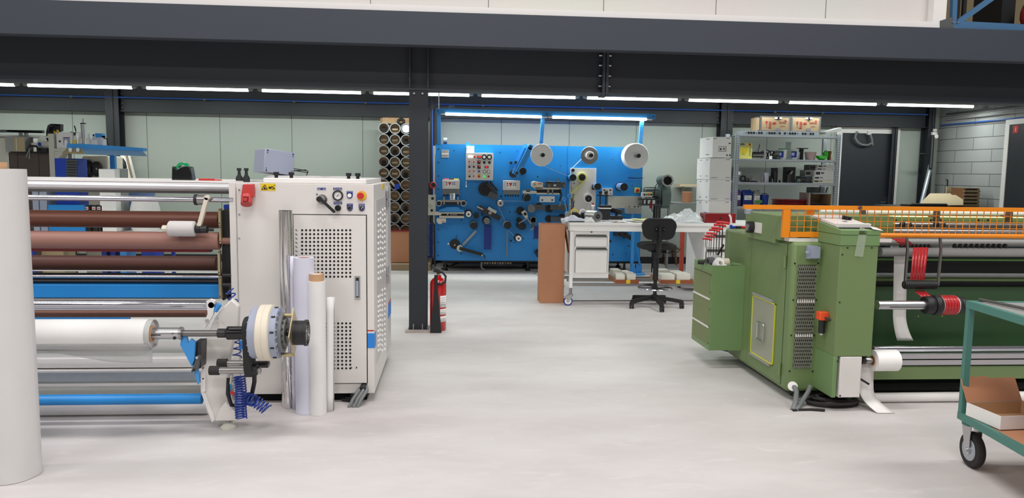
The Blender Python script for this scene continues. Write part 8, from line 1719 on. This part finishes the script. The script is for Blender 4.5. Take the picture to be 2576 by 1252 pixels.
# blue sheet and white chair shell
t = thing('blue_sheet', 'blue translucent sheet hanging behind the rollers right of the tall white box', 'sheet', (at(356, 500, YLb + .6).x, YLb + .6, zt6))
b_ = MB(); b_.px(319, 482, 391, 583, YLb + .6, .01, 'haze_blue'); b_.build('sheet_body', t)
b_ = MB(); Y_ = YLb + .2; p = at(357, 530, Y_); b_.lathe((p.x, Y_ + .1, zt6 + .001), (0, 0, 1), [(.15, 0), (.19, .08), (.185, .2), (.17, .3), (.15, .38), (.0, .4)], 'white', 30); b_.build('white_tub', label='rounded white plastic tub in front of the blue sheet behind the rollers', cat='tub')
# boxes under / beside the table
for k, (x0, x1, y0, m, lb) in enumerate(((104, 160, 628, 'tan', 'tan carton under the work table behind the rollers'), (255, 268, 622, 'blue_navy', 'dark blue upright case under the work table, left one'), (277, 290, 622, 'blue_navy', 'dark blue upright case under the work table, right one'), (301, 317, 622, 'blue_paint', 'light blue canister under the work table'), (355, 390, 622, 'blue_deep', 'blue crate under the right end of the work table'))):
    Y_ = YLb + .2; X0, X1 = at(x0, 635, Y_).x, at(x1, 635, Y_).x; b_ = MB(); b_.box(X0, X1, Y_, Y_ + .3, .002, min(at(x0, y0, Y_).z, zt6 - .05), m); b_.build('storage_box', label=lb, cat='box', bevel=.006)
# far-left cream printing press
YQ = 10.5
t = thing('printing_press', 'cream and brown machine at the far left behind the big foreground roll', 'machine', (at(40, 400, YQ).x, YQ + .3, 0))
b_ = MB(); X0 = at(-140, 400, YQ).x; X1 = at(26, 400, YQ).x; b_.box(X0, X1, YQ, YQ + .7, .002, at(10, 346, YQ).z, 'offwhite'); b_.build('cream_body', t, bevel=.01)
b_ = MB(); b_.box(X0, at(95, 340, YQ).x, YQ + .05, YQ + .4, at(50, 344, YQ).z, at(50, 339, YQ).z, 'cabinet_light'); b_.build('top_plate', t)
b_ = MB(); b_.px(13, 343, 63, 381, YQ - .1, .2, 'grey'); b_.px(35, 345, 61, 380, YQ - .102, .01, 'tan'); b_.px(40, 346, 43, 379, YQ - .11, .01, 'offwhite'); b_.build('control_cabinet', t, bevel=.004)
b_ = MB(); b_.px(25, 384, 126, 500, YQ, .6, 'brown_cab'); b_.box(at(25, 384, YQ).x, at(126, 384, YQ).x, YQ + .02, YQ + .6, .002, at(60, 499, YQ).z, 'brown_cab'); b_.px(99, 388, 100, 500, YQ, .01, 'black', .003); b_.px(46, 388, 47, 500, YQ, .01, 'black', .003); b_.px(38, 381, 124, 385, YQ, .6, 'black', .01); b_.build('brown_cabinet', t)
b_ = MB(); b_.bar(at(-140, 328, YQ), at(110, 331, YQ), .035, .05, 'grey_dark'); b_.bar(at(20, 329, YQ), at(108, 333, YQ), .02, .05, 'black'); b_.px(47, 333, 52, 341, YQ, .05, 'grey'); b_.px(60, 333, 66, 341, YQ, .05, 'grey'); b_.build('top_rail', t)
b_ = MB(); p = at(104, 363, YQ); b_.lathe((at(92, 363, YQ).x, YQ + .1, p.z), (1, 0, 0), [(.02, 0), (.125, .02), (.125, .028), (.02, .03)], 'white', 28); b_.cyl((at(96, 363, YQ).x, YQ + .1, at(100, 365, YQ).z), (at(120, 363, YQ).x, YQ + .1, at(100, 365, YQ).z), .06, 'cabinet_light', 20); b_.cyl((at(72, 362, YQ - .1).x, YQ - .02, at(72, 362, YQ).z), (at(99, 362, YQ).x, YQ - .02, at(72, 362, YQ).z), .018, 'cabinet_light', 12); disc(b_, 100, 362, YQ - .04, 4, .01, 'blue_deep'); b_.build('paper_spool', t)
b_ = MB(); b_.tube([at(68, 380, YQ - .1), at(75, 366, YQ - .1), at(92, 368, YQ - .1), at(98, 378, YQ - .1)], .015, 'black', 6); b_.tube([at(66, 395, YQ - .12), at(74, 372, YQ - .12), at(74, 400, YQ - .12)], .008, 'grey', 6); b_.px(92, 372, 118, 382, YQ - .08, .1, 'black'); b_.build('machine_cables', t)
# black and yellow cable carrier
t = thing('cable_reel', 'black cable carrier with yellow clips left of the cream shelf post', 'cable reel', (at(133, 350, YQ - .2).x, YQ - .2, 1.7))
Yv = YQ + .3; b_ = MB(); b_.ppoly([(116, 330), (120, 315), (128, 311), (152, 312), (152, 328), (136, 336), (136, 384), (116, 384)], Yv, .08, 'black'); b_.tube([at(122, 330, Yv - .02), at(124, 318, Yv - .02), at(136, 315, Yv - .02), at(148, 320, Yv - .02)], .02, 'darkmetal', 8); b_.build('carrier', t)
for (x0, y0, x1, y1) in ((119, 337, 124, 345), (119, 365, 124, 373), (135, 329, 139, 336), (142, 326, 146, 332)): b_ = MB(); b_.px(x0, y0, x1, y1, Yv - .02, .02, 'yellow'); b_.build('yellow_clip', t)
b_ = MB(); X = at(126, 400, Yv).x; b_.box(X - .03, X + .03, Yv + .02, Yv + .06, .002, at(126, 380, Yv).z, 'black'); b_.build('carrier_post', t)
# cream shelf post and shelf with bottles
t = shelf = thing('cream_shelf', 'cream metal shelf post with a bracket shelf left of the blue lamp canopy', 'shelf', (at(150, 400, YQ - .1).x, YQ, 0)); Ye = YQ - .1
b_ = MB(); X0, X1 = at(124, 400, Ye).x, at(137.5, 400, Ye).x; b_.box(X0, X1, Ye, Ye + .35, .002, at(130, 336, Ye).z, 'offwhite'); b_.build('post', t)
zsf = at(170, 374, Ye).z
b_ = MB(); b_.box(X1, at(268, 375, Ye).x, Ye, Ye + .4, zsf - .03, zsf, 'offwhite'); b_.build('shelf_board', t)
b_ = MB(); b_.prism([at(137.5, 380, Ye), at(165, 380, Ye), at(137.5, 405, Ye)], (0, .02, 0), 'offwhite'); b_.build('bracket', t)
def onlf(x0, x1, ytop, dy=.1): Y_ = Ye + dy; return at(x0, 360, Y_).x, at(x1, 360, Y_).x, Y_, zsf + .001, at(x0, ytop, Y_).z
X0, X1, Y_, z0, z1 = onlf(142, 182, 332, .03)
t = thing('spray_carton', 'white carton with a purple print on the cream shelf at left', 'box', ((X0 + X1) / 2, Y_, z0)); b_ = MB(); b_.box(X0, X1, Y_, Y_ + .2, z0, z1, 'cabinet_light'); b_.build('carton_body', t, bevel=.002)
b_ = MB(); b_.px(159, 345, 176, 364, Y_, .002, 'grey_box', .002); b_.px(160, 345, 176, 347, Y_, .001, 'purple', .003); b_.ppoly([(162, 364), (162, 355), (166, 350), (169, 354), (170, 364)], Y_ - .004, .001, 'white'); b_.px(148, 353, 153, 358, Y_, .001, 'print_dark', .003); b_.px(143, 333, 147, 335, Y_, .001, 'red', .003); b_.build('printing', t)
for k, (px, w_, ytop, m, cm, lb) in enumerate(((187, 9, 333, 'cabinet_light', 'black', 'white spray bottle with a black nozzle next to the white carton on the cream shelf'), (200, 9, 332, 'cabinet', 'white', 'pale spray bottle, second right of the white carton on the cream shelf'), (221, 11, 333, 'white', 'white', 'white narrow neck bottle right of the clear cylinder on the cream shelf'), (234, 10, 335, 'paper_cool', 'blue_deep', 'white bottle beside the blue and white jug on the cream shelf'))):
    X0, X1, Y_, z0, z1 = onlf(px - w_ / 2, px + w_ / 2, ytop, .06 + .03 * (k % 2)); X = (X0 + X1) / 2; r = (X1 - X0) / 2; h_ = z1 - z0
    t = thing('bottle', lb, 'bottle', (X, Y_ + r, z0)); b_ = MB(); b_.lathe((X, Y_ + r, z0), (0, 0, 1), [(r * .95, 0), (r, .01), (r, h_ * .6), (r * .4, h_ * .75), (r * .4, h_ * .82)], m, 18); b_.build('bottle_body', t)
    b_ = MB(); b_.cyl((X, Y_ + r, z0 + h_ * .82), (X, Y_ + r, z0 + h_ * .95), r * .45, cm, 12); 
    if k < 2: b_.bar((X + .01, Y_ + r, z0 + h_ * .95), (X - .05, Y_ + r, z0 + h_ * 1.02), .018, .016, cm)
    b_.build('cap', t)
b_ = MB(); X0, X1, Y_, z0, z1 = onlf(183, 190, 352, .02); b_.box(X0, X1, Y_, Y_ + .03, z0, z1, 'yellow'); b_.build('yellow_bottle', label='small yellow bottle in front of the spray bottles on the cream shelf', cat='bottle', bevel=.005)
b_ = MB(); b_.tube([at(194, 372, Ye + .2), at(193, 345, Ye + .2), at(190, 325, Ye + .2), at(187, 316, Ye + .2)], .008, 'black', 6); b_.build('black_hose', label='thin black curved hose rising left of the clear cylinder', cat='hose')
X0, X1, Y_, z0, z1 = onlf(203, 214, 311, .12); X = (X0 + X1) / 2
t = thing('clear_cylinder', 'tall shiny clear cylinder with a thin rod standing on the cream shelf', 'cylinder', (X, Y_, z0)); b_ = MB(); b_.cyl((X, Y_ + .03, z0), (X, Y_ + .03, z1), .03, 'alu', 20); b_.build('tube', t); b_ = MB(); b_.cyl((X, Y_ + .03, z1), (X, Y_ + .03, z1 + .012), .034, 'black', 18); b_.cyl((X, Y_ + .03, z1 + .012), (X, Y_ + .03, z1 + .07), .004, 'darkmetal', 6); b_.build('top_ring', t)
X0, X1, Y_, z0, z1 = onlf(240, 257, 335, .05)
t = thing('blue_jug', 'blue and white jug at the right end of the cream shelf', 'jug', ((X0 + X1) / 2, Y_, z0)); b_ = MB(); b_.box(X0, X1, Y_, Y_ + .1, z0, z1 - .03, 'paper_cool'); b_.box(X0, X1, Y_ - .002, Y_ + .1, z1 - .055, z1 - .0, 'blue_paint'); b_.box(X0, X1, Y_ - .002, Y_, z0, z0 + .06, 'blue_paint'); b_.build('jug_body', t, bevel=.004)
b_ = MB(); b_.tube([(X1 - .01, Y_ + .05, z1 - .06), (X1 + .04, Y_ + .05, z1 - .07), (X1 + .055, Y_ + .05, z1 - .15), (X1 + .06, Y_ + .05, z0 + .01)], .008, 'black', 6); b_.build('jug_tube', t)
X0, X1, Y_, z0, z1 = onlf(226, 242, 351, .0); b_ = MB(); b_.cyl(((X0 + X1) / 2, Y_ + .04, z0), ((X0 + X1) / 2, Y_ + .04, z1), .045, 'cabinet_light', 20); b_.build('white_tub', label='low white tub in front of the bottles on the cream shelf', cat='tub')
# blue canopy lamp on a post
Yl_ = 10.1
t = thing('canopy_lamp', 'blue lamp canopy on a blue post standing in the left background', 'lamp', (at(274, 420, Yl_).x, Yl_ + .1, 0))
b_ = MB(); b_.ppoly([(168, 361), (202, 361), (360, 372), (360, 380), (203, 373), (168, 373)], Yl_ - .05, .12, 'blue_paint'); b_.build('canopy_frame', t)
b_ = MB(); b_.prism([at(205, 373, Yl_ - .055), at(360, 380, Yl_ - .055), at(371, 393, Yl_ - .18), at(214, 388, Yl_ - .18)], (0, .006, 0), 'pale_blue'); b_.build('reflector', t, 'pale blue slanted reflector')
b_ = MB(); b_.prism([at(168, 373, Yl_ - .05), at(203, 373, Yl_ - .05), at(213, 388, Yl_ - .14), at(154, 386, Yl_ - .14)], (0, .006, 0), 'tan'); b_.build('canopy_side', t)
for x_ in (176, 195): b_ = MB(); b_.px(x_ - 4, 372, x_ + 4, 382, Yl_ - .12, .02, 'white'); b_.build('lamp_cap', t, bevel=.006)
b_ = MB(); X = at(274, 420, Yl_).x; b_.box(X - .03, X + .03, Yl_ + .1, Yl_ + .16, .002, at(274, 374, Yl_ + .1).z, 'blue_paint'); b_.build('lamp_post', t)
b_ = MB(); b_.box(X - .25, X + .25, Yl_ - .1, Yl_ + .3, .001, .03, 'blue_paint'); b_.build('post_foot', t)
# blue drawer cabinet
Yc2 = 9.76
t = thing('drawer_cabinet', 'blue cabinet with dark small drawers below the blue lamp canopy', 'cabinet', (at(166, 420, Yc2).x, Yc2 + .2, zt6))
b_ = MB(); b_.box(at(138, 420, Yc2).x, at(195, 420, Yc2).x, Yc2, Yc2 + .25, zt6 + .002, at(160, 398, Yc2).z, 'blue_deep'); b_.build('cabinet_body', t)
for k in range(7): b_ = MB(); b_.px(168, 400 + k * 6.6, 194, 405.6 + k * 6.6, Yc2, .012, 'grey_dark', .012); b_.px(170, 400.5 + k * 6.6, 192, 402 + k * 6.6, Yc2, .012, 'rubber', .02); b_.build('drawer', t)
# cream machine with two black hand wheels
t = thing('wheel_machine', 'cream machine with two black round wheels under the blue lamp canopy', 'machine', (at(240, 420, YQ).x, YQ + .4, 0))
b_ = MB(); b_.box(at(205, 420, YQ + .4).x, at(272, 420, YQ + .4).x, YQ + .4, YQ + .9, .002, at(240, 391, YQ + .4).z, 'bone'); b_.build('machine_body', t, bevel=.03)
for (x_, rx_) in ((222, 23), (246, 18)):
    b_ = MB(); disc(b_, x_, 425, YQ + .4, rx_, .06, 'black', n=30); disc(b_, x_, 425, YQ + .34, rx_ * .6, .01, 'darkmetal'); disc(b_, x_ + 1, 425, YQ + .33, 3, .02, 'steel'); b_.v = [Vector((at(x_, 425, YQ + .4).x + (v.x - at(x_, 425, YQ + .4).x) * .62, v.y, v.z)) for v in b_.v]; b_.build('hand_wheel', t)
for x_ in (198, 203, 209, 214): b_ = MB(); b_.px(x_, 405, x_ + 3, 446, YQ + .3, .03, ('bone', 'wood', 'grey_dark', 'bone')[x_ % 4]); b_.build('side_rail', t)
# leaning frames at the wall
for k, (x0, x1, m, lb) in enumerate(((308, 319, 'cabinet_light', 'white long panel leaning against the back wall behind the lamp canopy, left one'), (314, 327, 'wood', 'brown long panel leaning between two white ones at the back wall'), (321, 333, 'cabinet_light', 'white long panel leaning against the back wall behind the lamp canopy, right one'))):
    Yv = 12.3 + .18 * k; b_ = MB(); a_ = at(x1 + 8, 470, Yv - .3); a_.z = .005; a_.x += .25; b_.bar(a_, at(x0 + 1, 390, Yv + .2), .07, .02, m); b_.build('leaning_panel', label=lb, cat='panel')
b_ = MB(); q = at(303, 420, 12.2); b_.sphere((q.x, 12.2, q.z), .12, 'black', 12, (.8, .6, 1.3)); b_.cyl((q.x, 12.25, .002), (q.x, 12.25, q.z), .02, 'black', 8); b_.build('black_equipment', label='black equipment on a thin post behind the tall white box', cat='equipment')
